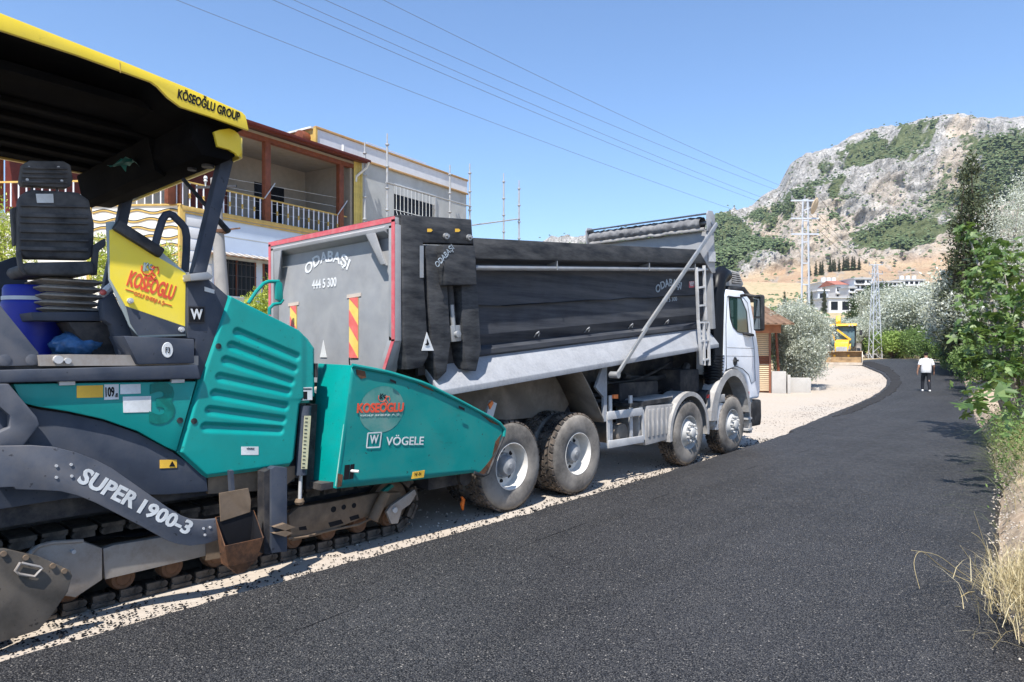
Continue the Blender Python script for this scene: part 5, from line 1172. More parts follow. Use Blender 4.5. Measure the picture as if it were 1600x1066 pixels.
for q in ([(552, 577), (566, 580), (568, 590), (560, 592), (553, 585)], [(640, 594), (662, 601), (676, 612), (660, 606)], [(740, 640), (768, 655), (782, 666), (765, 660)], [(528, 740), (536, 742), (534, 760), (527, 762)], [(774, 690), (783, 678), (778, 700), (770, 712)]):
    pix('rust_patch', 'rust', XH - .005, q, .004, wingo)
def conform(o, d):
    q = WL[o.name]
    for v in o.data.vertices: z = v.co.z + q.z; y = v.co.y + q.y; v.co.x = lean(z) + .006 * noise.noise((y * 2.3, z * 2.3, 0)) + d + (v.co.x > 0) * .002 - q.x
for o in wingo.children:
    if o.name.split('.')[0] in ('logo_mark', 'lettering', 'badge_frame', 'sticker', 'round_patch', 'rust_patch'): conform(o, {'round_patch': .002, 'sticker': .003, 'rust_patch': .003}.get(o.name.split('.')[0], .006))
# far wing, floor, conveyors, front push roller
mb = MB(); mb.px([(y, z - .05) for y, z in wy], -8.35, -8.38); mb.build('hopper_wing', 'teal_worn', paver)
mb = MB(); mb.box(-8.3, XH - .05, 3.45, 5.5, .70, .76); mb.px([(3.45, .7), (3.6, 1.8), (3.64, 1.8), (3.49, .7)], -6.15, -8.3); mb.build('hopper_floor', 'chassis_dark', paver)
mb = MB(); mb.box(-8.0, -5.85, 5.0, 5.45, .42, .70); mb.cyl((-8.1, 5.53, .50), (-7.2, 5.53, .50), .10, n=14); mb.cyl((-6.7, 5.53, .50), (-5.8, 5.53, .50), .10, n=14); mb.build('push_roller', 'chassis_dark', paver)
mb = MB(); mb.box(-7.6, -6.2, 3.4, 5.0, .32, .68); mb.build('conveyor_tunnel', 'chassis_dark', paver)
# crawler track (near and far): sprocket housing, frame, rollers, shoes
def track(XO, sg, near):
    xi = XO - sg * .34; YA, YB_, r0_ = 1.18, 4.60, .29
    path = []; n = 44; per = 2 * (YB_ - YA) + 2 * math.pi * r0_
    for k in range(n):
        s_ = per * k / n; Lr = YB_ - YA
        if s_ < Lr: y, z, a = YA + s_, .035, 0
        elif s_ < Lr + math.pi * r0_: t_ = (s_ - Lr) / r0_; y, z, a = YB_ + r0_ * math.sin(t_), .035 + r0_ * (1 - math.cos(t_)), t_
        elif s_ < 2 * Lr + math.pi * r0_: y, z, a = YB_ - (s_ - Lr - math.pi * r0_), .035 + 2 * r0_, math.pi
        else: t_ = (s_ - 2 * Lr - math.pi * r0_) / r0_; y, z, a = YA - r0_ * math.sin(t_), .035 + r0_ * (1 + math.cos(t_)), math.pi + t_
        path.append((y, z, a))
    mb = MB(); hw = .17
    mb.box(-hw, hw, -.083, .083, -.032, -.006); mb.box(-hw, hw, -.078, -.06, -.006, .006); mb.box(hw - .05, hw - .012, -.07, .07, -.006, .055); mb.cyl((hw - .06, .06, .03), (hw - .004, .06, .03), .028, n=8)
    proto = mb.build('track_shoe', 'track_dark', paver, smooth=False); me = proto.data; oc = proto.location + WL[paver.name]; bpy.data.objects.remove(proto)
    for y, z, a in path:
        q = Matrix.Rotation(a, 3, 'X') @ Vector(oc); piece('track_shoe', me, paver, Vector(((XO + xi) / 2, y, z)) + Vector((q.x * sg, q.y, q.z)), (a, 0, 0) if sg > 0 else (a, 0, 0))
    mb = MB(); mb.lathe([(0, .02), (.05, .02), (.06, .01), (.085, .01), (.10, -.02), (.085, -.03), (.085, -.09), (.1, -.1), (0, -.1)], (0, 0, 0), (1, 0, 0), 22); pr2 = mb.build('track_roller', 'roller_rust', paver); me2 = pr2.data; oc2 = pr2.location + WL[paver.name]; bpy.data.objects.remove(pr2)
    for k in range(9):
        y = 1.55 + 3.0 * k / 8; piece('track_roller', me2, paver, Vector((XO - sg * .05, y, .175)) + Vector((oc2.x * sg, oc2.y, oc2.z)))
    mb = MB(); mb.lathe([(0, .0), (.08, .0), (.10, -.02), (.20, -.02), (.24, -.03), (.24, -.12), (0, -.12)], (XO - sg * .06, YB_, .325), (sg, 0, 0), 26); mb.build('idler_wheel', 'track_brown', paver)
    mb = MB(); mb.lathe([(0, .0), (.10, .0), (.12, -.02), (.22, -.02), (.25, -.04), (.25, -.16), (0, -.16)], (XO - sg * .06, YA, .325), (sg, 0, 0), 26); mb.build('drive_sprocket', 'track_brown', paver)
    mb = MB(); mb.box(*sorted((XO - sg * .12, XO - sg * .28)), YA, YB_, .20, .45); mb.build('track_frame', 'track_brown', paver)
track(-5.94, 1, True); track(-7.92, -1, False)
fc = pix('sprocket_cover', 'track_steel', -5.84, [(44, 870), (56, 858), (78, 850), (132, 847), (160, 857), (160, 906), (118, 934), (70, 926), (48, 905)], .10, bev=.008)
mb = MB(); mb.tube([onX(a, b_, -5.83) for a, b_ in [(44, 874), (50, 862), (62, 853), (82, 848), (130, 845)]], .014, 6); mb.build('cover_rim', 'track_steel', fc)
P = onX(113, 861, -5.84); mb = MB(); mb.cyl((-5.85, P[1], P[2]), (-5.80, P[1], P[2]), .015, n=10); mb.build('cover_bolt', 'alu', fc)
pix('track_guard', 'track_steel', -5.86, [(161, 858), (178, 852), (300, 832), (330, 826), (342, 846), (325, 868), (300, 874), (164, 906)], .07, bev=.006)
pix('guard_corner', 'track_brown', -5.85, [(322, 846), (345, 842), (345, 872), (322, 876)], .08)
tf = pix('frame_plate', 'track_brown', -5.86, [(451, 806), (466, 793), (520, 784), (586, 771), (626, 769), (628, 777), (590, 800), (560, 812), (500, 836), (456, 846)], .06, bev=.006)
for p, r_ in (((521, 796), .030), ((537, 792.5), .026), ((553, 790), .026)):
    P = onX(*p, -5.86); mb = MB(); mb.cyl((-5.87, P[1], P[2]), (-5.856, P[1], P[2]), r_, n=14); mb.build('plate_hole', 'black_print', tf)
for q in ([(513, 817), (533, 812), (537, 818), (516, 824)], [(546, 808), (560, 804), (562, 810), (548, 814)], [(467, 824), (478, 822), (480, 828), (468, 829)]):
    pix('plate_slot', 'black_print', -5.857, q, .004, tf)
mb = MB(); mb.tube([onX(a, b_, -5.85) for a, b_ in [(450, 842), (480, 838), (520, 828), (560, 820), (585, 808)]], .012, 6); mb.build('frame_rod', 'track_brown', tf)
mb = MB(); mb.cyl(onX(582, 813, -5.80), onX(602, 770, -5.80), .055, n=16); mb.build('wing_cylinder', 'track_brown', paver)
pix('track_scraper', 'track_steel', -5.80, [(604, 800), (612, 790), (648, 765), (651, 772), (641, 788), (628, 797), (622, 818), (612, 819)], .04, bev=.004)
mb = MB(); P = onX(616, 797, -5.80); mb.cyl((-5.81, P[1], P[2]), (-5.78, P[1], P[2]), .03, n=12); mb.build('scraper_pin', 'alu', paver)
pix('rod_bracket', 'teal_dark', -5.70, [(598, 768), (612, 757), (616, 760), (606, 768)], .05)
ep = pix('screed_end_plate', 'end_plate', -5.50, [(-60, 862), (8, 858), (60, 870), (110, 892), (113, 900), (106, 925), (78, 965), (60, 985), (0, 1004), (-60, 1010)], .035, bev=.004)
mb = MB(); mb.tube([onX(a, b_, -5.48) for a, b_ in [(32, 879), (24, 892), (30, 897), (54, 901), (66, 888), (62, 886), (34, 880)]], .010, 6); mb.build('end_plate_handle', 'track_steel', ep)
for p in ((5, 865), (40, 871), (82, 884), (100, 892)):
    P = onX(*p, -5.50); mb = MB(); mb.cyl((-5.505, P[1], P[2]), (-5.485, P[1], P[2]), .018, n=10); mb.build('end_plate_bolt', 'track_brown', ep)
mb = MB(); mb.box(-8.6, -5.55, .0, .85, .06, .55); mb.build('screed', 'chassis_dark', paver, bev=.02)
rows = [[(x, y, .44 + .08 * noise.noise((x * 3, y * 3, 0)) + .12 * math.sin(y * 1.3)) for x in np.linspace(-6.6, -5.95, 16)] for y in np.linspace(.6, 2.3, 40)]
mb = MB(); mb.sheet(rows); tag(mb.build('spilled_mix', 'crumb'), 'black asphalt mix lying on top of the paver track', 'asphalt')
mb = MB(); mb.tube([onX(723, 797, -5.9), onX(722, 788, -5.9), onX(724, 781, -5.9), onX(721, 776, -5.9)], .025, 8, rs=[.012, .028, .024, .010]); tag(mb.build('orange_tag', 'orange_plastic'), 'small orange plastic tag hanging between paver and truck tyre', 'tag')
# mirror on the far side
XM = -7.6
mb = MB(); mb.tube([onX(a, b_, XM) for a, b_ in [(388, 474), (400, 456), (412, 443), (420, 440), (436, 440)]], .022, 8); mb.tube([onX(a, b_, XM) for a, b_ in [(421, 492), (421, 482), (427, 476), (438, 474), (442, 468)]], .022, 8); mb.build('mirror_stay', 'teal', paver)
pix('mirror', 'teal', XM + .02, [(431, 439), (437, 438), (442, 443), (443, 466), (439, 472), (432, 468)], .06, bev=.015)
# things on the platform
ck = thing('water_cooler', 'royal blue insulated drinks cooler standing on the paver platform', 'cooler', (-6.55, 1.75, 1.93))
cc = onX(52, 530, -6.60); cx, cy = -6.6, cc[1]
ck.location = (cx, cy, 1.93); WL[ck.name] = Vector((cx, cy, 1.93))
mb = MB(); pr = [(0, 0), (.20, 0), (.215, .02)]
for k in range(22): z = .03 + .42 * k / 21; pr += [(.215 if 8 <= k <= 12 else (.213 if k % 2 else .219), z)]
pr += [(.205, .47), (0, .47)]
mb.lathe(pr, (cx, cy, 1.93), (0, 0, 1), 32); mb.build('cooler_body', 'cooler_blue', ck)
mb = MB(); mb.lathe([(.19, .465), (.212, .465), (.212, .495), (.19, .495)], (cx, cy, 1.93), (0, 0, 1), 32); mb.build('cooler_band', 'cooler_band', ck)
mb = MB(); mb.lathe([(0, .49), (.205, .49), (.205, .56), (.19, .585), (0, .59)], (cx, cy, 1.93), (0, 0, 1), 32); mb.build('cooler_lid', 'cooler_blue', ck)
bmx = bmesh.new(); bmesh.ops.create_icosphere(bmx, subdivisions=4, radius=1); bc = onX(125, 545, -6.25)
for v in bmx.verts:
    d = v.co.normalized(); k = 1 + .22 * noise.fractal(d * 2.6, 1, 2, 4); v.co = Vector((d.x * .17 * k, d.y * .20 * k, max(-.10, d.z * .12 * k)))
me = bpy.data.meshes.new('plastic_bag'); bmx.to_mesh(me); bmx.free(); me.materials.append(MT['bag_blue'])
for p_ in me.polygons: p_.use_smooth = True
tag(link('plastic_bag', me, None, Vector((-6.25, bc[1], 2.03))), 'crumpled translucent blue plastic bag under the operator seat', 'bag')
wb = onX(8, 480, -6.9); mb = MB(); mb.lathe([(0, 0), (.13, 0), (.14, .02), (.135, .1), (.14, .2), (.135, .3), (.12, .36), (.03, .40), (.03, .44), (0, .44)], (-6.95, wb[1] - .04, 1.93), (0, 0, 1), 20); tag(mb.build('water_jug', 'water_blue'), 'pale blue plastic water jug on the paver platform behind the cooler', 'jug')
# ================================================================ house on the left
AH = rad(10.4); E1 = Vector((-math.sin(AH), math.cos(AH), 0)); E2 = Vector((math.cos(AH), math.sin(AH), 0))
KH = Vector(atU(380, 304, 26)).dot(E2)
TH_ = Matrix(((E1.x, E2.x, 0, E2.x * KH), (E1.y, E2.y, 0, E2.y * KH), (0, 0, 1, 0), (0, 0, 0, 1)))
def HP(px, py, off=0.0):
    d = Vector(ray(px, py)); t_ = (KH + off) / d.dot(E2); P = d * t_; return (P.dot(E1), HC + P.z)
HB = lambda: MB(TH_)
def hpoly(name, m, pts, off, th, parent, **k):
    mb = HB(); q = [HP(a, b_, off) for a, b_ in pts]; mb.prism([(s_, off, z) for s_, z in q], (0, -th, 0)); return mb.build(name, m, parent, **k)
sL = HP(284, 400)[0]; sR = HP(552, 300)[0]; zF = HP(380, 339)[1]; zE = HP(388, 205, .0)[1]; sEnd = HP(730, 300)[0]
base = TH_ @ Vector((sL + 3, -3, 0)); gz0 = 1.6
house = thing('house', 'white house with brown roofed balcony and white and gold baluster railing', 'house', (base.x, base.y, gz0))
def hbox(name, m, s0, s1, d0, d1, z0, z1, parent, bev=0):
    mb = HB(); mb.box(s0, s1, d0, d1, z0, z1); return mb.build(name, m, parent, bev=bev)
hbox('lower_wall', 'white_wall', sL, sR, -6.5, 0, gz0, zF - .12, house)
hbox('upper_back_wall', 'shaded_wall', sL - .4, sR, -3.2, -3.0, zF, zE + .1, house)
hbox('upper_end_wall', 'shaded_wall', sR - .15, sR, -3.0, -.05, zF, zE, house)
hbox('ceiling', 'shaded_wall', sL - .4, sR, -3.2, .05, zE - .02, zE + .08, house)
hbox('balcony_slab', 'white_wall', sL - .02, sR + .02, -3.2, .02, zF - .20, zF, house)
hbox('balcony_band', 'gold_trim', sL - .03, sR + .05, .022, .075, zF - .17, zF + .0, house, bev=.02)
hbox('balcony_band', 'gold_trim', sL - .03, sR + .05, .022, .05, zF - .26, zF - .19, house, bev=.015)
z_m = HP(380, 374)[1]; hbox('wall_groove', 'grey_wall', sL, sR, -.02, .003, z_m - .02, z_m + .02, house)
for q in ((HP(300, 355)[0], zF - .28), ):
    for k in range(6):
        z1 = zF - .3 - .42 * k; hbox('quoin_block', 'stucco', sL + .12, sL + 1.15, 0, .035, z1 - .38, z1, house, bev=.012)
hbox('corner_pilaster', 'gold', sL - .12, sL + .10, -.12, .06, gz0, zF, house, bev=.02)
zc0 = HP(400, 407)[1]
mb = HB(); mb.prism([(sL + .8, 0, zc0 + .16), (sL + .8, .55, zc0 - .02), (sL + .8, .55, zc0 - .07), (sL + .8, 0, zc0 + .08)], (sR - sL, 0, 0)); aw = mb.build('window_awning', 'roof_brown', house)
for k in range(26):
    s_ = sL + .9 + (sR - sL - .1) * k / 25; mb = HB(); mb.prism([(s_, .0, zc0 + .165), (s_, .57, zc0 - .015), (s_ + .17, .57, zc0 - .015), (s_ + .17, 0, zc0 + .165)], (0, .006, .018)); mb.build('roof_tile', 'concrete', aw)
wz1, wz0 = zc0 - .1, zc0 - 1.45
for s0, s1 in ((sL + 1.3, sL + 3.0), (sL + 3.4, sL + 5.2)):
    win = hbox('window', 'window_dark', s0, s1, -.02, .006, wz0, wz1, house)
    for s_ in (s0 - .04, s1 - .04, (s0 + s1) / 2): hbox('frame', 'brown_wood', s_, s_ + .08, -.01, .04, wz0, wz1, win)
    for k in range(9): s_ = s0 + (s1 - s0) * (k + .5) / 9; hbox('grille_bar', 'iron', s_ - .012, s_ + .012, .10, .124, wz0, wz1 - .05, win)
    for z in (wz0 + .25, wz0 + .75, wz1 - .15): hbox('grille_rail', 'iron', s0, s1, .098, .12, z, z + .025, win)
    hbox('sill', 'sticker_white', s0 - .1, s1 + .1, 0, .15, wz0 - .08, wz0 - .02, win)
# balcony columns, railing, roof edge
for px_ in (268, 419, 534):
    s_ = HP(px_, 300)[0]; hbox('column', 'brown_wood', s_ - .13, s_ + .13, -.22, .0, zF, zE, house, bev=.015)
zr = zF + .86
hbox('handrail', 'gold', sL - .05, sR - .3, -.14, -.08, zr, zr + .06, house, bev=.02)
bal = HB(); bal.T = None; bal = MB()
bal.cyl((0, 0, 0), (0, 0, zr - zF), .026, n=8); bo = bal.build('baluster', 'rail_white', house); bme = bo.data; bpy.data.objects.remove(bo)
gk = MB(); gk.lathe([(.028, -.09), (.05, -.06), (.034, -.03), (.034, .03), (.05, .06), (.028, .09)], (0, 0, 0), (0, 0, 1), 10); go = gk.build('gold_knob', 'gold', house); gme = go.data; bpy.data.objects.remove(go)
nb_ = int((sR - .4 - sL) / .27)
for k in range(nb_):
    s_ = sL + .1 + .27 * k; P = TH_ @ Vector((s_, -.11, (zF + zr) / 2)); b1_ = piece('baluster', bme, house, P)
    if k % 2: piece('gold_knob', gme, b1_, P + Vector((0, 0, -.02)))
roof_pts = [(0.55, zE + .02), (.62, zE + .12), (.60, zE + .20), (-4.5, zE + 1.25), (-4.5, zE + 1.1), (.3, zE + .06)]
mb = HB(); mb.prism([(sL - .5, d, z) for d, z in roof_pts], (sR - sL + .85, 0, 0)); roof = mb.build('roof', 'fascia_brown', house)
hbox('roof_beam', 'brown_wood', sL - .4, sR + .1, -.2, .03, zE - .20, zE + .02, house)
hbox('gutter', 'fascia_brown', sL - .5, sR + .45, .56, .68, zE + .05, zE + .17, house, bev=.03)
mb = HB(); mb.prism([(sL + 1, -.2, zE + .47), (sL + 1, -2.2, zE + .92), (sL + 1, -2.2, zE + .97), (sL + 1, -.2, zE + .52)], (4.2, 0, 0)); mb.build('solar_panel', 'iron', roof)
s1 = HP(500, 232)[0]; P = TH_ @ Vector((s1 - .7, -.55, zE + .62)); Q = TH_ @ Vector((s1 + .5, -.55, zE + .62)); mb = MB(); mb.cyl(P, Q, .30, n=20); mb.build('water_heater_tank', 'brown_wood', roof, bev=.05)
s1 = HP(531, 232)[0]; mb = HB(); mb.cyl((s1, .2, zE + .15), (s1, .2, zE + .62), .07, n=12); mb.build('vent_pipe', 'sticker_white', roof)
# door, cable drops behind the railing
s0 = HP(397, 300, -3)[0]; hbox('balcony_door', 'window_dark', s0, s0 + 1.6, -3.0, -2.98, zF, zF + 2.3, house)
mb = HB(); s_ = HP(540, 300)[0]; mb.tube([(sR + .35, .62, zE + .08), (sR + .35, .5, zE - .15), (sR + .1, .1, zE - .55), (sR + .1, .06, zE - .8)], .055, 8); mb.build('downpipe', 'sticker_white', house)
for k in range(7):
    mb = HB(); s_ = sR + .03 + .075 * k; mb.cyl((s_, .05 + .02 * (k % 2), gz0), (s_, .05 + .02 * (k % 2), zE + (.25 if k < 6 else -.3)), .042, n=8); mb.build('conduit', 'pipe_yellow', house)
for a, b_, c, d in ((413, 310, 428, 287), (527, 336, 541, 314)):
    q, r_ = HP(a, b_), HP(c, d); mb = HB(); mb.bar((q[0], .02, q[1]), (r_[0], .06, r_[1]), .05, .03); mb.build('rail_bracket', 'galvanised', house)
for k in range(4):
    y0_ = 275 + 14 * k; q, r_ = HP(352, y0_), HP(540, y0_ + 34); mb = HB(); mb.cyl((q[0], -.3, q[1]), (r_[0], -.3, r_[1]), .007, n=5); mb.build('clothes_line', 'sticker_white', house)
# bay of the house with wavy relief, seen left of the gold pilaster
C0 = TH_ @ Vector((sL - .1, -.02, 0)); DV = Vector((-CT * 1.0 - ST * .06, -ST * 1.0 + CT * .06, 0)).normalized(); NVb = Vector((ST, -CT, 0))
TBY = Matrix(((DV.x, NVb.x, 0, C0.x), (DV.y, NVb.y, 0, C0.y), (0, 0, 1, 0), (0, 0, 0, 1)))
zw1 = zF - .02; bay = MB(TBY).box(0, 3.3, -1.5, 0, gz0, zw1).build('bay_wall', 'cream_wall', house)
MB(TBY).box(3.15, 3.32, -.2, .06, gz0, zw1).build('bay_pilaster', 'gold', house, bev=.02)
MB(TBY).box(-.1, 3.4, -.2, .05, zw1, zw1 + .06).build('bay_coping', 'gold_trim', house)
for k in range(11):
    z = zw1 - .16 - .30 * k; pa = []
    for i in range(49):
        x = .04 + 3.08 * i / 48; pa.append((x, .012, z + .055 * math.sin(x * 5.2 + (k % 2) * 2.6) ))
    mb = MB(TBY); mb.tube(pa, .018, 5); mb.build('wave_relief', 'iron', bay)
    mb = MB(TBY); mb.tube([(a, b_ - .004, c - .045) for a, b_, c in pa], .032, 5); mb.build('wave_relief', 'gold', bay)
for k in range(22):
    P = TBY @ Vector((.12 + .29 * k, -.1, zw1 + .06 + .43)); piece('baluster', bme, house, P)
mb = MB(TBY); mb.box(-.1, 7, -.13, -.07, zw1 + .90, zw1 + .96); mb.build('handrail', 'gold', house)
mb = MB(TBY); mb.box(3.3, 9, -4, -.4, gz0, zw1 - .1); mb.build('side_wing', 'cream_wall', house)
for x in (.12, 3.2, 6.8):
    mb = MB(TBY); mb.box(x - .13, x + .13, -.35, -.09, zw1, zE + .3); mb.build('column', 'brown_wood', house, bev=.015)
mb = MB(TBY); mb.box(-.3, 9, -3.6, -.05, zE + .3, zE + .5); mb.build('wing_roof', 'fascia_brown', house)
mb = MB(TBY); mb.box(-.2, 9, -3.6, -3.4, zw1, zE); mb.build('wing_back_wall', 'fascia_brown', house)
# grey rendered building next door
gP = TH_ @ Vector((sR + 4, -4, 0)); gray = thing('rendered_building', 'unfinished grey rendered building with white stucco parapet beside scaffolding', 'building', (gP.x, gP.y, 1.2))
sG0 = sR + .62; zp0 = HP(730.5, 304)[1]; zp1 = HP(730.5, 284)[1]; zq0 = HP(570, 250)[1]; zq1 = HP(570, 225)[1]; zp0 = (zp0 + zq0) / 2; zp1 = (zp1 + zq1) / 2
hbox('front_wall', 'grey_wall', sG0, sEnd, -9, -.06, 1.2, zp0, gray)
sP = HP(492.6, 205)[0]
par = hbox('parapet', 'stucco', sP, sEnd, -9, .0, zp0, zp1, gray)
hbox('parapet_trim', 'orange_trim', sP, sEnd + .03, .0, .06, zp0 - .07, zp0 + .03, par, bev=.015)
hbox('parapet_trim', 'orange_trim', sP - .02, sEnd + .03, -.1, .06, zp1 - .04, zp1 + .06, par, bev=.015)
hbox('parapet_trim', 'gold', sP - .02, sP + .08, -9, .05, zp0, zp1, par)
hbox('coping', 'sticker_white', sP - .15, sP - .02, -6, -.1, zp1 - .05, zp1 + .03, par)
g0, g1 = HP(617, 300)[0], HP(680, 300)[0]; w1_, w0_ = HP(648, 296)[1], HP(648, 345)[1] - .5
gw = hbox('window', 'window_dark', g0, g1, -.1, -.052, w0_, w1_, gray)
hbox('lintel_board', 'grey_wall', g0, g1, -.05, -.03, w1_ - .5, w1_ - .1, gw)  # board in the wall's grey across the upper window
for k in range(11):
    s_ = g0 + (g1 - g0) * (k + .5) / 11; mb = HB(); mb.tube([(s_, -.03, w1_), (s_, -.03, w0_ + .75), (s_, .10, w0_ + .45), (s_, .16, w0_ + .25), (s_, .02, w0_)], .013, 5); mb.build('grille_bar', 'sticker_white', gw)
for z in (w1_ - .02, w0_ + .8, w0_): hbox('grille_rail', 'sticker_white', g0, g1, -.045, -.015, z, z + .03, gw)
hbox('frame', 'scaffold', g1 - .02, g1 + .10, -.05, .02, w0_, w1_, gw)
mb = HB(); zt = zp1 + .06; mb.tube([(HP(575, 225)[0], -.1, zt + .12), (HP(668, 262)[0], -.1, zt + .12)], .02, 6); mb.build('roof_pipe', 'galvanised', gray)
# scaffolding standards and ledgers
def scaff(px_, y0, off, label):
    s_, z1 = HP(px_, y0, off); P = TH_ @ Vector((s_, off, 1.2)); t_ = thing('scaffold_pole', label, 'scaffold pole', (P.x, P.y, 1.2), 'scaffold poles along the grey building')
    mb = HB(); mb.cyl((s_, off, 1.2), (s_, off, z1 - .5), .052, n=8); mb.cyl((s_, off, z1 - .5), (s_, off, z1), .034, n=8); mb.build('tube', 'scaffold', t_)
    z = z1 - .5
    while z > 5.5:
        mb = HB(); mb.lathe([(.053, -.05), (.10, -.025), (.10, .025), (.053, .05)], (s_, off, z), (0, 0, 1), 10); mb.build('coupler_cup', 'scaffold', t_); z -= 1.0
    return s_, z1
scaff(570, 222, .35, 'thin scaffold pole rising beside the yellow conduits of the white house')
a1 = scaff(605, 209, 1.0, 'tall pale scaffold pole in front of the barred window of the grey building')
scaff(703, 258, .35, 'scaffold pole close to the far end of the grey building')
a2 = scaff(734, 256, 1.0, 'scaffold pole at the outer corner of the grey building')
a3 = scaff(787, 271, .35, 'shorter free scaffold pole against the sky beyond the grey building')
a4 = scaff(811, 282, 1.0, 'last free scaffold pole against the sky joined by a low horizontal tube')
for p, q, o1, o2, lb in (((603, 285), (736, 323), 1.05, 1.05, 'long horizontal scaffold tube crossing the barred window of the grey building'), ((738, 352), (812, 342), .4, 1.05, 'short horizontal scaffold tube between the free poles beyond the grey building')):
    A, B_ = HP(*p, o1), HP(*q, o2); mb = HB(); mb.cyl((A[0], o1, A[1]), (B_[0], o2, B_[1]), .04, n=8); tag(mb.build('scaffold_tube', 'scaffold'), lb, 'scaffold tube')
# round concrete pole in front of the house
P = atU(352, 470, 15.5); cp = thing('concrete_pole', 'stained round concrete utility pole in front of the white house', 'utility pole', (P[0], P[1], gz(P[0], P[1])))
top = atU(336, 279, 15.5); mb = MB(); mb.cyl((P[0], P[1], gz(P[0], P[1])), (top[0], top[1], top[2]), .17, .10, n=18); mb.build('shaft', 'concrete_pole', cp)
mb = MB(); q = atU(345, 362, 15.5); mb.lathe([(.13, -.04), (.145, -.03), (.145, .03), (.13, .04)], q, (0, 0, 1), 18); mb.bar((q[0] + .1, q[1], q[2] + .02), (q[0] + .42, q[1] + .25, q[2] + .06), .03, .03); mb.build('clamp_band', 'rust', cp)
for dx in (-.28, .25):
    mb = MB(); q = atU(338 + dx * 60, 283, 15.4); mb.lathe([(0, .12), (.03, .11), (.045, .06), (.03, .03), (.045, 0), (.02, -.03), (.012, -.12), (0, -.12)], q, (0, 0, 1), 12); mb.build('insulator', 'sticker_white', cp)
q = atU(338, 292, 15.4); mb = MB(); mb.bar((q[0] - .4, q[1] - .28, q[2]), (q[0] + .4, q[1] + .28, q[2]), .05, .05); mb.build('cross_arm', 'iron', cp)

# ================================================================ steel lattice poles with wires
def lattice_pole(name, label, px_, pyb, pyt, U, style):
    B0 = Vector(atU(px_, pyb, U)); T0 = Vector(atU(px_ + (1 if style else -1), pyt, U)); H_ = T0.z - B0.z
    zg = gz(B0.x, B0.y); t_ = thing(name, label, 'power pole', (B0.x, B0.y, zg)); rx = Vector((CT, ST, 0)); fy = Vector((-ST, CT, 0))
    wb, wt = (.22, .11) if not style else (.40, .14)
    nodes_ = {}
    legs = [(-1, 0), (1, 0)] if not style else [(-1, -1), (1, -1), (1, 1), (-1, 1)]
    for i, (a, b_) in enumerate(legs):
        p = B0 + rx * a * wb + fy * b_ * wb; p.z = zg - .1; q = B0 + rx * a * wt + fy * b_ * wt; q.z = B0.z + H_
        nodes_[i] = (p, q); mb = MB(); mb.bar(p, q, .08 if not style else .06, .06 if not style else .06, up=(1, 0, 0)); mb.build('leg', 'galvanised', t_)
    nseg = 9 if not style else 13
    for k in range(nseg):
        f0, f1 = k / nseg, (k + 1) / nseg
        if not style:
            a, b_ = [nodes_[i][0].lerp(nodes_[i][1], f1) for i in (0, 1)]; mb = MB(); mb.bar(a, b_, .05, .05); mb.build('rung', 'galvanised', t_)
        else:
            for i in range(4):
                j = (i + 1) % 4; a = nodes_[i][0].lerp(nodes_[i][1], f0 if k % 2 else f1); b_ = nodes_[j][0].lerp(nodes_[j][1], f1 if k % 2 else f0); mb = MB(); mb.bar(a, b_, .035, .035); mb.build('brace', 'galvanised', t_)
    zt = B0.z + H_; ins = []
    for dz, hw in ((.05, .62), (.85, .62), (1.55, .62)):
        c = Vector((T0.x, T0.y, zt - dz)); mb = MB(); mb.bar(c - rx * hw, c + rx * hw, .07, .07); mb.build('cross_arm', 'galvanised', t_)
        for s_ in (-.58, .0, .58):
            p = c + rx * s_ + Vector((0, 0, .04)); mb = MB(); mb.lathe([(0, .20), (.03, .19), (.05, .13), (.03, .10), (.05, .06), (.02, .03), (.015, 0), (0, 0)], p, (0, 0, 1), 10); mb.build('insulator', 'hub_grey', t_); ins.append(p + Vector((0, 0, .2)))
    return t_, ins, zt
pole1, ins1, zt1 = lattice_pole('lattice_pole', 'tall grey ladder frame power pole with oval lamp beside the olive tree', 1258.5, 607, 312, 30.6, 0)
q = Vector(atU(1273, 322, 30.2)); rx = Vector((CT, ST, 0)); fy = Vector((-ST, CT, 0))
mb = MB(); ax = (rx * .55 - fy * .75 + Vector((0, 0, -.35))).normalized(); mb.lathe([(0, .10), (.12, .09), (.24, .05), (.30, 0), (.28, -.02), (0, -.03)], (0, 0, 0), (1, 0, 0), 24)
R = Matrix((ax, ax.cross(Vector((0, 0, 1))).normalized(), Vector((0, 0, 0)))).transposed(); a2_ = ax.cross(Vector((0, 0, 1))).normalized(); a3_ = a2_.cross(ax)
mb.v = [q + ax * -v[0] + a2_ * (v[1] * .72) + a3_ * (v[2] * 1.25) for v in mb.v]; mb.build('lamp_head', 'shutter', pole1)
mb = MB(); mb.bar(q, q - rx * .5 + Vector((0, 0, -.2)), .04, .04); mb.build('lamp_arm', 'galvanised', pole1)
B0 = Vector(atU(1258.5, 607, 30.6)); mb = MB(); mb.box(B0.x - .75, B0.x + .75, B0.y - .5, B0.y + .5, gz(B0.x, B0.y) - .1, gz(B0.x, B0.y) + .1); mb.build('footing', 'concrete', pole1, bev=.03)
pole2, ins2, zt2 = lattice_pole('lattice_pole', 'slim four legged lattice power pole standing at the road bend', 1367.5, 561, 413, 60, 1)
far_ends = [(325, 0, 13.6), (470, 0, 13.9), (500, 0, 14.4), (550, 0, 14.0), (635, 0, 14.6)]
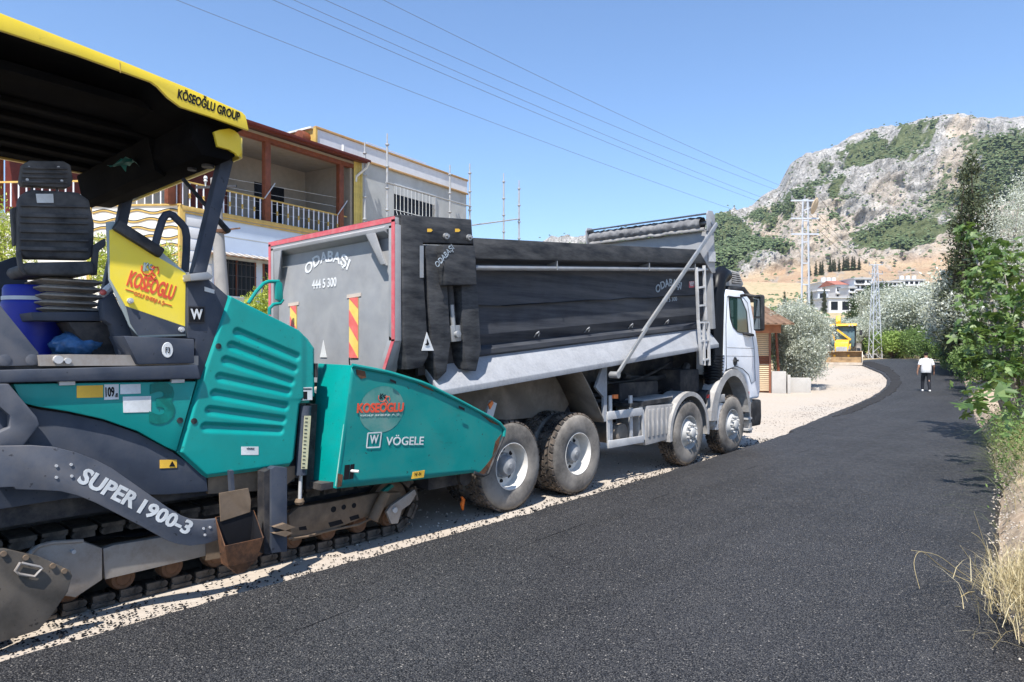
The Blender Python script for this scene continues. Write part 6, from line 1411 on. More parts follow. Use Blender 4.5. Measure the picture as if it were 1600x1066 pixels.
for k, (a, b_, u) in enumerate(far_ends):
    P0 = ins1[[6, 3, 4, 0, 1][k]]; P1 = Vector(atU(a, b_, u)); D = P1 - P0; P2 = P0 + D * 1.9; P2.z = P1.z + .4; pa = []
    L1 = D.length
    for i in range(41):
        f = i / 40; p = P0.lerp(P0 + D * 1.9, f); sag = -1.1 * 4 * f * (1 - f) * .5; p.z += sag + .5 * 4 * (1 / 1.9) * (1 - 1 / 1.9) * 1.1 * f * 1.9 * .55; pa.append(p)
    mb = MB(); mb.tube(pa, .005, 5); tag(mb.build('power_cable', 'wire'), 'thin dark power cable running from the ladder frame pole across the blue sky', 'cable', 'cables across the sky')
for k, (i, j) in enumerate(((0, 0), (2, 2), (5, 5), (8, 8))):
    P0, P1 = ins1[i], ins2[j]; pa = [P0.lerp(P1, f) + Vector((0, 0, -.9 * 4 * f * (1 - f) * .4)) for f in np.linspace(0, 1, 16)]
    mb = MB(); mb.tube(pa, .009, 5); tag(mb.build('power_cable', 'wire'), 'thin power cable spanning between the two lattice poles', 'cable', 'cables between the two lattice poles')

# ================================================================ hut with roller shutter
U0 = 28.6; hA = Vector(atU(1203, 614, U0)); zg = gz(hA.x, hA.y); rx = Vector((CT, ST, 0)); fy = Vector((-ST, CT, 0))
ang = rad(10); hx = (rx * math.cos(ang) + fy * math.sin(ang) * -1).normalized(); hy = Vector((-hx.y, hx.x, 0))
THt = Matrix(((hx.x, hy.x, 0, hA.x), (hx.y, hy.y, 0, hA.y), (0, 0, 1, zg), (0, 0, 0, 1)))
hut = thing('shop_hut', 'small hut with beige and brown roller shutter under a brown tin roof', 'hut', tuple(hA))
MB(THt).box(-6, -.05, .12, 5, -.1, 2.75).build('wall', 'shutter_brown', hut)
for k in range(30):
    z = .06 + .082 * k; mb = MB(THt); mb.prism([(-2.6, .08, z), (-2.6, .02, z + .015), (-2.6, .0, z + .04), (-2.6, .02, z + .07), (-2.6, .08, z + .08)], (2.58, 0, 0)); mb.build('shutter_slat', 'shutter_brown' if 14 <= k <= 17 else 'shutter', hut)
MB(THt).box(-.04, .04, -.03, .12, -.05, 2.75).build('shutter_guide', 'shutter_brown', hut)
MB(THt).box(-6, .40, -.2, -.1, 2.50, 2.85).build('sign_board', 'tile_orange', hut)
mb = MB(THt); mb.prism([(-6, -1.0, 2.82), (-6, -1.0, 2.87), (-6, 5, 3.9), (-6, 5, 3.8)], (6.75, 0, 0)); rf = mb.build('roof', 'roof_brown', hut)
for k in range(22):
    x = -5.9 + .31 * k; mb = MB(THt); mb.prism([(x, -1.02, 2.875), (x + .06, -1.02, 2.915), (x + .12, -1.02, 2.875)], (0, 6, 1.03)); mb.build('roof_rib', 'roof_brown', rf)
MB(THt).cyl((.42, .1, 0), (.25, .1, 2.75), .06, .05, n=8).build('post', 'brown_wood', hut)
for k, (x0, x1, y0, h) in enumerate(((.05, .62, -.15, .90), (.66, .78, -.2, .76), (.82, 1.7, .3, .62))):
    mb = MB(THt); mb.box(x0, x1, y0, y0 + .25, -.1, h); tag(mb.build('planter_wall', 'concrete', bev=.02), ('pale concrete planter wall beside the roller shutter', 'thin leaning concrete slab between two planter walls', 'low concrete planter wall under the olive tree')[k], 'planter wall')
# ================================================================ backhoe loader
U1 = 44.5; bc = Vector(atU(1314, 567, U1)); zg = gz(bc.x, bc.y); ba = rad(-28.5); bx = (rx * math.cos(ba) + fy * math.sin(ba)).normalized(); by = Vector((-bx.y, bx.x, 0))
TL = Matrix(((bx.x, by.x, 0, bc.x), (bx.y, by.y, 0, bc.y), (0, 0, 1, zg), (0, 0, 0, 1))); KB = lambda: MB(TL)
lod = thing('backhoe_loader', 'yellow backhoe loader with brown front bucket lowered on the gravel', 'loader', (bc.x, bc.y, zg))
mb = KB(); pr = [(.05, .03), (.0, .12), (.30, .14), (.55, .30), (.62, .55), (.52, .78), (.40, .86), (.44, .90), (.60, .82), (.70, .56), (.62, .25), (.34, .06)]
mb.prism([(-1.22, a, b_) for a, b_ in pr], (2.44, 0, 0)); bu = mb.build('front_bucket', 'bucket_brown', lod, ang=25)
mb = KB(); mb.box(-1.24, 1.24, -.10, .16, .0, .035); mb.box(-1.24, 1.24, -.02, .1, .035, .16); mb.build('cutting_edge', 'bucket_edge', bu)
for s_ in (-1, 1):
    mb = KB(); mb.prism([(s_ * 1.22, a, b_) for a, b_ in [(0, .03), (0, .3), (.3, .85), (.5, .9), (.68, .5), (.5, .1)]], (s_ * .03, 0, 0)); mb.build('bucket_cheek', 'bucket_edge', bu)
    mb = KB(); mb.bar((s_ * .42, .6, .55), (s_ * .45, 2.6, 1.45), .12, .22); mb.build('loader_arm', 'machine_yellow', lod, bev=.01)
    mb = KB(); mb.cyl((s_ * .42, .45, .95), (s_ * .44, 1.6, 1.2), .05, n=10); mb.build('loader_ram', 'steel_grey', lod)
    for y, r_, w_, x in ((1.35, .45, .32, .82), (3.35, .72, .42, .92)):
        mb = KB(); mb.lathe([(.2, .0), (r_ * .55, .02), (r_ * .62, w_ * .02), (r_ * .9, w_ * .08), (r_, w_ * .25), (r_, w_ * .75), (r_ * .9, w_ * .95), (r_ * .6, w_), (.2, w_)], (s_ * (x - w_ / 2), y, r_), (s_, 0, 0), 28, closed=True); wl = mb.build('wheel', 'tyre', lod)
        mb = KB(); mb.lathe([(0, w_ * .7), (r_ * .3, w_ * .7), (r_ * .55, w_ * .92), (r_ * .58, w_ * .8), (0, w_ * .5)], (s_ * (x - w_ / 2), y, r_), (s_, 0, 0), 24); mb.build('rim', 'machine_yellow', wl)
    mb = KB(); mb.box(*sorted((s_ * .45, s_ * 1.0)), 1.0, 1.8, .95, 1.0); mb.build('mudguard', 'dark_plastic', lod, bev=.02)
mb = KB(); mb.prism([(-.42, a, b_) for a, b_ in [(.75, .75), (.75, 1.22), (.85, 1.5), (1.2, 1.6), (2.3, 1.68), (2.3, .75)]], (.84, 0, 0)); mb.build('bonnet', 'machine_yellow', lod, bev=.06, seg=3)
mb = KB(); mb.box(-.33, .33, .70, .78, .74, 1.18); gl_ = mb.build('radiator_grille', 'alu', lod)
mb = KB(); mb.box(-.5, .5, 1.0, 3.9, .55, .85); mb.build('frame', 'dark_plastic', lod)
mb = KB(); mb.prism([(-.72, a, b_) for a, b_ in [(2.3, 1.2), (2.2, 1.75), (2.35, 2.58), (3.6, 2.58), (3.75, 1.2)]], (1.44, 0, 0)); cb = mb.build('cab_glass', 'loader_glass', lod)
for x in (-.73, .73):
    for a, b_ in (((2.28, 1.2), (2.36, 2.6)), ((3.72, 1.2), (3.6, 2.6)), ((3.0, 1.2), (3.0, 2.6))):
        mb = KB(); mb.bar((x, *a), (x, *b_), .07, .07); mb.build('cab_pillar', 'dark_plastic', cb)
mb = KB(); mb.prism([(-.85, a, b_) for a, b_ in [(2.05, 2.60), (2.15, 2.72), (2.9, 2.78), (3.75, 2.70), (3.75, 2.60)]], (1.7, 0, 0)); mb.build('cab_roof', 'machine_yellow', lod, bev=.04, seg=3)
for x in (-.55, .4, .6):
    mb = KB(); mb.cyl((x, 2.02, 2.62), (x, 2.08, 2.62), .06, n=10); mb.build('work_lamp', 'alu', cb)
mb = KB(); mb.bar((-.45, 2.2, 1.6), (-.8, 2.3, 2.55), .08, .08); mb.bar((.5, 2.05, 1.65), (-.35, 2.1, 2.35), .10, .12); mb.build('front_hose_guard', 'machine_yellow', lod)
mb = KB(); mb.cyl((-.40, 1.4, 1.6), (-.40, 1.4, 2.75), .04, n=10); mb.build('exhaust_stack', 'iron', lod)
mb = KB(); mb.prism([(-.52, a, b_) for a, b_ in [(4.2, .8), (4.2, 2.2), (3.9, 3.0), (4.05, 3.35), (4.4, 3.4), (4.6, 3.1), (4.7, 2.0), (4.6, .8)]], (.30, 0, 0)); mb.build('rear_boom', 'machine_yellow', lod, bev=.04)
mb = KB(); mb.bar((.8, 2.2, 2.2), (1.1, 2.0, 2.15), .03, .03); mb.box(1.02, 1.2, 1.98, 2.03, 1.95, 2.3); mb.build('mirror', 'dark_plastic', lod)

# ================================================================ houses on the far slope
def far_house(label, x0, x1, yt, yb, u, m, rows_, cols, depth=9, roof=None, extra=None):
    A = Vector(atU(x0, yb, u)); B_ = Vector(atU(x1, yb, u)); zt = atU(x0, yt, u)[2]; c = (A + B_) / 2; zg = min(A.z, gz(c.x, c.y)) - .5
    t_ = thing('hillside_house', label, 'house', (c.x, c.y, zg)); W = (B_ - A).length; T = Matrix(((CT, -ST, 0, A.x), (ST, CT, 0, A.y), (0, 0, 1, 0), (0, 0, 0, 1)))
    MB(T).box(0, W, 0, depth, zg, zt).build('wall', m, t_)
    MB(T).box(-.25, W + .25, -.35, depth + .2, zt + .002, zt + .3).build('roof_slab', 'far_white' if m != 'far_white' else 'far_grey', t_)
    if roof: MB(T).prism([(-.3, -.5, zt + .3), (-.3, depth / 2, zt + 1.7), (-.3, depth + .4, zt + .3)], (W + .6, 0, 0)).build('tiled_roof', 'far_red', t_)
    H_ = (zt - A.z); fh = H_ / rows_
    for r in range(rows_):
        if r: MB(T).box(-.1, W + .1, -.7, 0, A.z + fh * r - .12, A.z + fh * r + .1).build('balcony', 'far_white', t_)
        for k in range(cols):
            cx = W * (k + .5) / cols; w_ = min(.75, W / cols * .32); wn = MB(T).box(cx - w_, cx + w_, -.03, .05, A.z + fh * r + fh * .28, A.z + fh * r + fh * .80).build('window', 'window_dark', t_)
            MB(T).box(cx - w_ - .08, cx + w_ + .08, -.06, -.031, A.z + fh * r + fh * .24, A.z + fh * r + fh * .28).build('sill', 'far_white', wn)
    if extra == 'tanks':
        for k in range(3):
            x = W * (.25 + .25 * k); MB(T).cyl((x, 2, zt + .3), (x, 2, zt + 1.5), .6, n=12).build('roof_tank', 'far_white', t_)
    if extra == 'open':
        MB(T).box(W * .12, W * .55, -.06, .02, A.z + H_ * .62, A.z + H_ * .92).build('open_bay', 'window_dark', t_); MB(T).box(W * .6, W * .98, -1.6, 0, A.z + H_ * .30, A.z + H_ * .38).build('deck', 'far_grey', t_)
    return t_
far_house('plain grey retaining building below the other hillside houses', 1295, 1330, 466, 492, 150, 'far_white', 1, 2)
far_house('narrow grey block at the left end of the hillside houses', 1278, 1294, 455, 492, 158, 'far_grey', 2, 1, depth=6)
far_house('flat roofed white house with roof tanks on the hillside', 1284, 1316, 442, 468, 175, 'far_white', 2, 4, extra='tanks')
far_house('low white hillside house with a reddish tiled roof', 1306, 1334, 447, 470, 168, 'far_white', 2, 3, roof=True)
far_house('modern three storey concrete house with dark open bays on the hillside', 1335, 1362, 436, 462, 165, 'far_white', 3, 3, extra='open')
far_house('stepped white annex beside the modern concrete house', 1326, 1337, 450, 464, 163, 'far_white', 2, 1, depth=5)
far_house('long white house on the hillside above the olive trees', 1382, 1408, 441, 455, 190, 'far_white', 2, 4)
far_house('white house with red roof details high above the olive trees', 1405, 1444, 438, 455, 200, 'far_white', 2, 5, extra='tanks')
# ================================================================ person walking away
pf = Vector(ground_px(1447, 612, .05)); pu = -ST * pf.x + CT * pf.y; PS = 62 * pu / FPX / 1.72
pr_ = thing('person', 'person in white T-shirt, black trousers and white shoes walking along the new asphalt', 'person', tuple(pf))
FW = Vector((-ST * .9 + CT * .3, CT * .9 + ST * .3, 0)).normalized(); RT = Vector((FW.y, -FW.x, 0))
def PP(r_, f, z): return pf + (RT * r_ + FW * f + Vector((0, 0, z))) * PS
def skin(name, chains, m, parent, sub=2):
    vs2, es, rs, idx = [], [], [], {}
    for ch in chains:
        prev = None
        for (key, r_, f, z, ra) in ch:
            if key not in idx: idx[key] = len(vs2); vs2.append(PP(r_, f, z)); rs.append(ra)
            if prev is not None: es.append((prev, idx[key]))
            prev = idx[key]
    c = sum(vs2, Vector()) / len(vs2); me = bpy.data.meshes.new(name); me.from_pydata([v - c for v in vs2], es, []); me.update(); me.materials.append(MT[m])
    o = link(name, me, parent, c); o.modifiers.new('skin', 'SKIN'); o.modifiers['skin'].use_smooth_shade = True
    for i, r_ in enumerate(rs):
        q = r_ if isinstance(r_, tuple) else (r_, r_); me.skin_vertices[0].data[i].radius = (q[0] * PS, q[1] * PS); me.skin_vertices[0].data[i].use_root = (i == 0)
    s = o.modifiers.new('sub', 'SUBSURF'); s.levels = sub; s.render_levels = sub; return o
hands = []
for sd in (-1, 1):
    sw = .10 if sd > 0 else -.06
    ch = [[('sh%d' % sd, .19 * sd, 0, 1.38, .055), ('el%d' % sd, .29 * sd, -.05 + sw * .3, 1.10, .046), ('wr%d' % sd, .33 * sd, .04 + sw, .88, .032), ('hd%d' % sd, .335 * sd, .06 + sw, .80, .036)]]
    for i, (a, b_) in enumerate(((-.025, .0), (-.008, .012), (.009, .012), (.024, .0))):
        ch.append([('hd%d' % sd, 0, 0, 0, 0), ('f%d%d' % (sd, i), .335 * sd, .06 + sw + a, .755 - b_ * .5, .010), ('g%d%d' % (sd, i), .325 * sd, .065 + sw + a, .715 - b_, .008)])
    ch.append([('hd%d' % sd, 0, 0, 0, 0), ('t%d' % sd, .315 * sd, .10 + sw, .785, .010), ('u%d' % sd, .31 * sd, .112 + sw, .755, .008)])
    hands.append(ch)
bodyc = [[('pel', 0, 0, .92, .10), ('ch', 0, 0, 1.22, .11), ('nk', 0, .01, 1.44, .065), ('hb', 0, .03, 1.52, .072), ('hm', 0, .04, 1.60, .088), ('ht', 0, .035, 1.68, .062)],
         [('ch', 0, 0, 0, 0), ('nsL', -.10, 0, 1.36, .05), ('sh-1', 0, 0, 0, .05)], [('ch', 0, 0, 0, 0), ('nsR', .10, 0, 1.36, .05), ('sh1', 0, 0, 0, .05)]]
arm_pts = {}
for chs in hands:
    for c in chs:
        for e in c:
            if e[4]: arm_pts[e[0]] = e
bodyc[1][2] = arm_pts['sh-1']; bodyc[2][2] = arm_pts['sh1']
for chs in hands: bodyc += chs
for sd, fw in ((-1, .17), (1, -.12)):
    bodyc.append([('pel', 0, 0, 0, 0), ('hip%d' % sd, .09 * sd, 0, .86, .075), ('kn%d' % sd, .10 * sd, fw * .6 + .03, .47, .06), ('an%d' % sd, .105 * sd, fw - .02, .09, .04)])
pb = skin('body', bodyc, 'skin', pr_)
mb = MB(); rows = []
for (r_, f, z, a, b_) in ((0, 0, .82, .195, .150), (0, .0, .84, .200, .156), (0, -.005, .92, .205, .165), (0, -.005, 1.02, .205, .165), (0, 0, 1.12, .205, .155), (0, 0, 1.24, .215, .15), (0, -.005, 1.33, .215, .135), (0, -.005, 1.39, .185, .115), (0, .0, 1.43, .11, .09), (0, .005, 1.455, .075, .075)):
    row = []
    for k in range(21):
        t_ = 2 * math.pi * k / 20; w_ = 1 + .025 * math.sin(t_ * 5 + z * 22) * (1.2 - z * .6); row.append(PP(r_ + a * math.cos(t_) * w_, f + b_ * math.sin(t_) * w_, z + .008 * math.sin(t_ * 3)))
    rows.append(row)
mb.sheet(rows)
for sd, sw in ((-1, -.06), (1, .10)):
    mb.tube([PP(.14 * sd, 0, 1.37), PP(.185 * sd, -.005, 1.35), PP(.22 * sd, -.02, 1.27), PP(.255 * sd, -.035 + sw * .2, 1.15)], .07, 12, rs=[.07 * PS, .075 * PS, .075 * PS, .072 * PS])
mb.build('shirt', 'shirt_white', pr_)
skin('trousers', [[('w', 0, 0, .93, (.17, .14)), ('p', 0, 0, .84, (.17, .145))], [('p', 0, 0, 0, 0), ('h-', -.095, .01, .76, .105), ('k-', -.10, .13, .47, .078), ('a-', -.105, .155, .14, .062), ('b-', -.105, .15, .07, .062)], [('p', 0, 0, 0, 0), ('h+', .095, -.01, .76, .105), ('k+', .10, -.02, .47, .078), ('a+', .105, -.135, .14, .062), ('b+', .105, -.14, .07, .062)]], 'trousers_black', pr_)
for sd, f in ((-1, .17), (1, -.12)): skin('shoe', [[('a', .105 * sd, f - .09, .045, .042), ('b', .108 * sd, f + .02, .042, .045), ('c', .112 * sd, f + .13, .034, .032)]], 'shoe_white', pr_)
skin('hair', [[('a', 0, -.005, 1.565, .08), ('b', 0, .005, 1.63, .105), ('c', 0, .03, 1.69, .085)]], 'hair', pr_)
# ================================================================ vegetation
def leaves(P, ln, wd, r_, up=.25):
    n = len(P); d = r_.normal(0, 1, (n, 3)); d[:, 2] += up; d /= np.linalg.norm(d, axis=1)[:, None]
    q = r_.normal(0, 1, (n, 3)); s_ = np.cross(d, q); s_ /= np.linalg.norm(s_, axis=1)[:, None]
    l_ = ln * r_.uniform(.6, 1.35, (n, 1)); w_ = wd * r_.uniform(.7, 1.3, (n, 1))
    V = np.stack([P, P + d * l_ * .45 + s_ * w_ * .5, P + d * l_, P + d * l_ * .45 - s_ * w_ * .5], 1).reshape(-1, 3)
    return V, np.arange(n * 4).reshape(-1, 4)
def clumps(blobs, ncl, per, spread, r_, shell=.55):
    out = []; wts = np.array([b_[3] * b_[4] * b_[5] for b_ in blobs]) ** .7; wts /= wts.sum()
    for bi, k in zip(range(len(blobs)), r_.multinomial(ncl, wts)):
        cx, cy, cz, rx_, ry_, rz_ = blobs[bi]; d = r_.normal(0, 1, (k, 3)); d /= np.linalg.norm(d, axis=1)[:, None]
        rr = (shell + (1 - shell) * r_.uniform(0, 1, (k, 1))) * r_.uniform(.82, 1.12, (k, 1)); c = np.array((cx, cy, cz)) + d * rr * np.array((rx_, ry_, rz_))
        out.append((c[:, None, :] + r_.normal(0, 1, (k, per, 3)) * spread * r_.uniform(.6, 1.4, (k, 1, 1))).reshape(-1, 3))
    return np.concatenate(out)
def limbs(parent, m, base, tips, r0, seed, name='trunk', fork=.35):
    r_ = random.Random(seed); mb = MB(); b_ = Vector(base)
    for t_ in tips:
        t_ = Vector(t_); mid = b_.lerp(t_, fork) + Vector((r_.uniform(-.12, .12), r_.uniform(-.12, .12), .1)) * (t_ - b_).length * .5
        pa = [b_ + (mid - b_) * 0, b_.lerp(mid, .5) + Vector((r_.uniform(-.04, .04), r_.uniform(-.04, .04), 0)), mid, mid.lerp(t_, .5) + Vector((r_.uniform(-.1, .1), r_.uniform(-.1, .1), .05)) * .6, t_]
        mb.tube(pa, r0, 7, rs=[r0, r0 * .85, r0 * .6, r0 * .35, r0 * .08])
    return mb.build(name, m, parent)
def tree(name, label, cat, loc, blobs, ncl, per, spread, ln, wd, leaf, bark, r0, seed, group=None, up=.25, tips=None, shell=.55):
    r_ = np.random.default_rng(seed); t_ = thing(name, label, cat, loc, group); L0 = np.array(loc)
    bl = [(b_[0] + loc[0], b_[1] + loc[1], b_[2] + loc[2], *b_[3:]) for b_ in blobs]
    P = clumps(bl, ncl, per, spread, r_, shell); V, F = leaves(P, ln, wd, r_, up); npmesh('crown', V, F, leaf, t_)
    tips = tips or [(b_[0], b_[1], b_[2] + b_[5] * .3) for b_ in blobs]
    limbs(t_, bark, loc, [L0 + np.array(q) for q in tips], r0, seed); return t_
def G3(px_, py_, u):      # ground under a pixel column at a given distance
    P = atU(px_, py_, u); return (P[0], P[1], gz(P[0], P[1]))
# olive beside the hut
p = G3(1250, 600, 30.2)
def B3(px_, py_, u, o, r, rz=None, ry=None): q = atU(px_, py_, u); return (q[0] - o[0], q[1] - o[1], q[2] - o[2], r, ry or r, rz or r)
bl = [B3(1245, 500, 30.0, p, .95, .75), (B3(1225, 512, 30.2, p, .7, .7)), B3(1270, 515, 30.2, p, .75, .75), B3(1258, 545, 29.8, p, .95, .7), B3(1225, 545, 30.7, p, .7, .7), B3(1272, 545, 30.4, p, .55, .7), B3(1262, 575, 30.0, p, .75, .5), B3(1240, 488, 30.7, p, .7, .5), B3(1235, 575, 30.4, p, .6, .4), B3(1282, 520, 30.9, p, .5, .5)]
tree('olive_tree', 'silvery olive tree growing beside the hut around the ladder frame pole', 'tree', p, bl, 1700, 26, .13, .10, .036, 'leaf_olive', 'bark_pale', .10, 21)
p = G3(1222, 600, 33.0); bl = [B3(1218, 545, 33, p, .7, .5), B3(1228, 570, 33, p, .7, .5), B3(1240, 585, 33, p, .6, .35), B3(1216, 500, 33.5, p, .6, .6)]
tree('green_shrub', 'dark green leafy shrub behind the concrete planter wall', 'shrub', p, bl, 300, 18, .12, .11, .06, 'leaf_mid', 'bark', .05, 22)
# prototypes for the trees beyond the bend
def proto(kind, seed):
    r_ = np.random.default_rng(seed)
    if kind == 'olive':
        bl = [(r_.uniform(-1.6, 1.6), r_.uniform(-1.4, 1.4), r_.uniform(1.8, 4.0), r_.uniform(.9, 1.4), r_.uniform(.9, 1.4), r_.uniform(.8, 1.2)) for _ in range(9)]
        return bl, 900, 24, .2, .20, .075, 'leaf_olive', 'bark_pale', .2
    if kind == 'dark':
        bl = [(r_.uniform(-1.4, 1.4), r_.uniform(-1.2, 1.2), r_.uniform(1.6, 4.2), r_.uniform(.9, 1.3), r_.uniform(.9, 1.3), r_.uniform(.9, 1.2)) for _ in range(8)]
        return bl, 560, 20, .2, .22, .10, 'leaf_dark', 'bark', .16
    if kind == 'fresh':
        bl = [(r_.uniform(-1.5, 1.5), r_.uniform(-1., 1.), r_.uniform(.5, 1.7), r_.uniform(.6, .9), r_.uniform(.6, .9), r_.uniform(.5, .8)) for _ in range(8)]
        return bl, 420, 18, .16, .17, .09, 'leaf_fresh', 'bark', .06
    if kind == 'mid':
        bl = [(r_.uniform(-1.5, 1.5), r_.uniform(-1., 1.), r_.uniform(.6, 2.2), r_.uniform(.6, 1.0), r_.uniform(.6, 1.0), r_.uniform(.6, .9)) for _ in range(8)]
        return bl, 460, 18, .18, .17, .08, 'leaf_mid', 'bark', .08
    if kind == 'cypress':
        bl = []
        for k in range(14):
            z = .6 + 8.2 * k / 13; q = 1 - k / 14; rr = .10 + .80 * q ** 1.1 * (.55 + .45 * min(1, k / 2)); a = k * 2.4; bl.append((.34 * math.cos(a) * (q + .25), .34 * math.sin(a) * (q + .25), z, rr, rr, .6))
        return bl, 430, 30, .16, .20, .06, 'leaf_cypress', 'bark', .15
PRO = {}
def plant(name, label, cat, kind, seed, loc, sc, group):
    if (kind, seed) not in PRO:
        bl, ncl, per, sp, ln, wd, lf, bk, r0 = proto(kind, seed)
        PRO[(kind, seed)] = tree(name, label, cat, loc, bl, ncl, per, sp, ln, wd, lf, bk, r0, seed, group, up=.6 if kind == 'cypress' else .25)
        o = PRO[(kind, seed)]; o.scale = (sc,) * 3 if not isinstance(sc, tuple) else sc; return o
    o = copy_tree(PRO[(kind, seed)], None, loc, random.uniform(0, 6.28), sc); o.name = name; tag(o, label, cat, group); return o
OL = [(1312, 560, 57, .72, 1), (1338, 560, 66, .8, 2), (1395, 558, 68, 1.2, 1), (1420, 556, 74, 1.5, 2), (1445, 556, 66, 1.35, 3), (1465, 556, 80, 1.75, 1), (1482, 560, 56, 1.1, 2), (1500, 560, 60, 1.45, 3), (1430, 540, 92, 1.7, 3), (1395, 540, 98, 1.6, 2), (1290, 560, 64, .78, 3), (1518, 575, 44, 1.15, 1), (1360, 545, 86, .85, 1), (1530, 580, 36, 1.05, 2), (1545, 590, 38, 1.4, 3), (1205, 560, 60, .95, 2), (1235, 560, 58, .8, 1)]
OLL = {0: 'silver grey olive tree directly behind the yellow loader', 1: 'silver grey olive tree between the loader and the slim lattice pole', 2: 'olive tree rising right behind the slim lattice pole', 6: 'small olive tree at the foot of the stout cypress', 11: 'olive tree in front of the tall cypress', 13: 'low olive tree between cypress and fig tree', 14: 'dense olive tree hidden behind the fig tree', 15: 'olive tree behind the hut roof', 16: 'smaller olive tree behind the hut planters'}
for k_, (a, b_, u, s_, sd) in enumerate(OL): plant('olive_tree', OLL.get(k_, 'silver grey olive tree in the olive grove beyond the road bend'), 'tree', 'olive', sd, G3(a, b_, u), s_, 'olive trees beyond the road bend')
for a, b_, u, s_, sd in [(1356, 545, 112, 1.35, 1), (1376, 545, 108, 1.6, 2), (1392, 545, 112, 1.4, 1), (1338, 545, 106, .8, 2)]: plant('broadleaf_tree', 'dark green rounded tree standing below the hillside houses', 'tree', 'dark', sd, G3(a, b_, u), s_, 'dark trees below the hillside houses')
for a, b_, u, s_, sd in [(1395, 562, 60, 1.05, 1), (1412, 562, 62, 1.0, 2), (1430, 562, 64, 1.1, 1), (1330, 555, 90, 1.0, 2), (1460, 562, 57, .8, 2)]: plant('green_bush', 'bright green bush at the outside of the road bend', 'bush', 'fresh', sd, G3(a, b_, u), s_, 'bright bushes outside the road bend')
MB_L = {2: 'mid green bush right behind the walking person', 3: 'mid green bush beside the foot of the slim lattice pole', 9: 'mid green bush between loader and slim lattice pole', 8: 'mid green bush at the road edge behind the fig tree', 7: 'low green bush hidden between fig and cypress'}
for k_, (a, b_, u, s_, sd) in enumerate([(1440, 566, 58, .95, 1), (1455, 568, 56, 1.0, 2), (1475, 570, 50, .9, 1), (1382, 560, 66, 1.0, 2), (1494, 575, 46, .85, 2), (1518, 590, 38, .8, 1), (1532, 600, 33, .75, 2), (1550, 605, 29, .75, 1), (1565, 610, 26, .8, 2), (1350, 560, 72, .9, 1)]): plant('green_bush', MB_L.get(k_, 'mid green roadside bush in the row along the far verge'), 'bush', 'mid', sd, G3(a, b_, u), s_, 'mid green bushes along the far verge')
# cypresses: big pair by the road, small dark row under the cliff, single ones between the houses
for k, (a, b_, u, h, sd, lb) in enumerate([(1513, 575, 36, 11.6, 1, 'tall dark cypress with ragged crown rising above the roadside bushes'), (1549, 575, 39, 10.9, 2, 'second slightly shorter dark cypress behind the fig'), (1492, 560, 50, 7.2, 3, 'stout dark cypress lower down beside the tall one')]):
    plant('cypress_tree', lb, 'tree', 'cypress', sd, G3(a, b_, u), (1.15 * h / 9.4, 1.15 * h / 9.4, h / 9.4) if k < 2 else (1.2, 1.2, h / 9.4), 'roadside cypresses')
def slope_pt(px_, py_, u): return tuple(atU(px_, py_, u))
def near_mtn(px_, py_):
    i = int(round((px_ - 700) / (2300 - 700) * (NP - 1))); best = None
    for k in range(NV):
        P = Vm[i * NK + k]; Z = -ST * P.x + CT * P.y; y = HORY - (P.z - HC) / Z * FPX
        if best is None or abs(y - py_) < best[0]: best = (abs(y - py_), P)
    return tuple(best[1])
row = [(1266, 432, 24), (1275, 431, 26), (1281, 430, 24), (1286, 430, 25), (1298, 426, 27), (1303, 424, 20), (1308, 424, 22), (1313, 424, 23), (1319, 423, 25), (1324, 423, 24), (1329, 422, 26), (1334, 422, 25), (1339, 422, 24), (1345, 422, 23)]
for k, (a, b_, h) in enumerate(row):
    q = near_mtn(a, b_); u = -ST * q[0] + CT * q[1]; hh = h * u / FPX; plant('cypress_tree', 'small dark cypress in the row under the cliff', 'tree', 'cypress', 1 + k % 3, (q[0], q[1], q[2] - .6), (hh / 9.4 * 1.2, hh / 9.4 * 1.2, hh / 9.4), 'row of cypresses under the cliff')
for a, b_, h, u, lb in [(1226, 470, 40, 140, 'slim dark cypress left of the hillside houses'), (1268, 490, 48, 130, 'slender cypress behind the ladder frame pole'), (1288, 492, 42, 145, 'cypress in front of the grey hillside block')]:
    q = atU(a, b_, u); hh = h * u / FPX; plant('cypress_tree', lb, 'tree', 'cypress', 2, (q[0], q[1], gz(q[0], q[1])), (hh / 9.4, hh / 9.4, hh / 9.4 * 1.05), 'cypresses around the hillside houses')
# large olive behind the fig, on the bank
p = G3(1600, 560, 25); p = (p[0], p[1], p[2] + .8)
bl = [B3(1592, 330, 25, p, 1.1, .9), B3(1575, 370, 25.5, p, 1., .9), B3(1600, 400, 25, p, 1.3, 1.), B3(1575, 430, 25.5, p, .9, .8), B3(1640, 330, 26, p, 1.5, 1.2), B3(1660, 420, 26, p, 1.6, 1.4), B3(1600, 460, 25.5, p, 1.2, 1.), B3(1620, 290, 26, p, 1., .7)]
tree('olive_tree', 'large silvery olive tree on the bank towering behind the fig', 'tree', p, bl, 1100, 24, .15, .10, .03, 'leaf_olive', 'bark_pale', .18, 31)
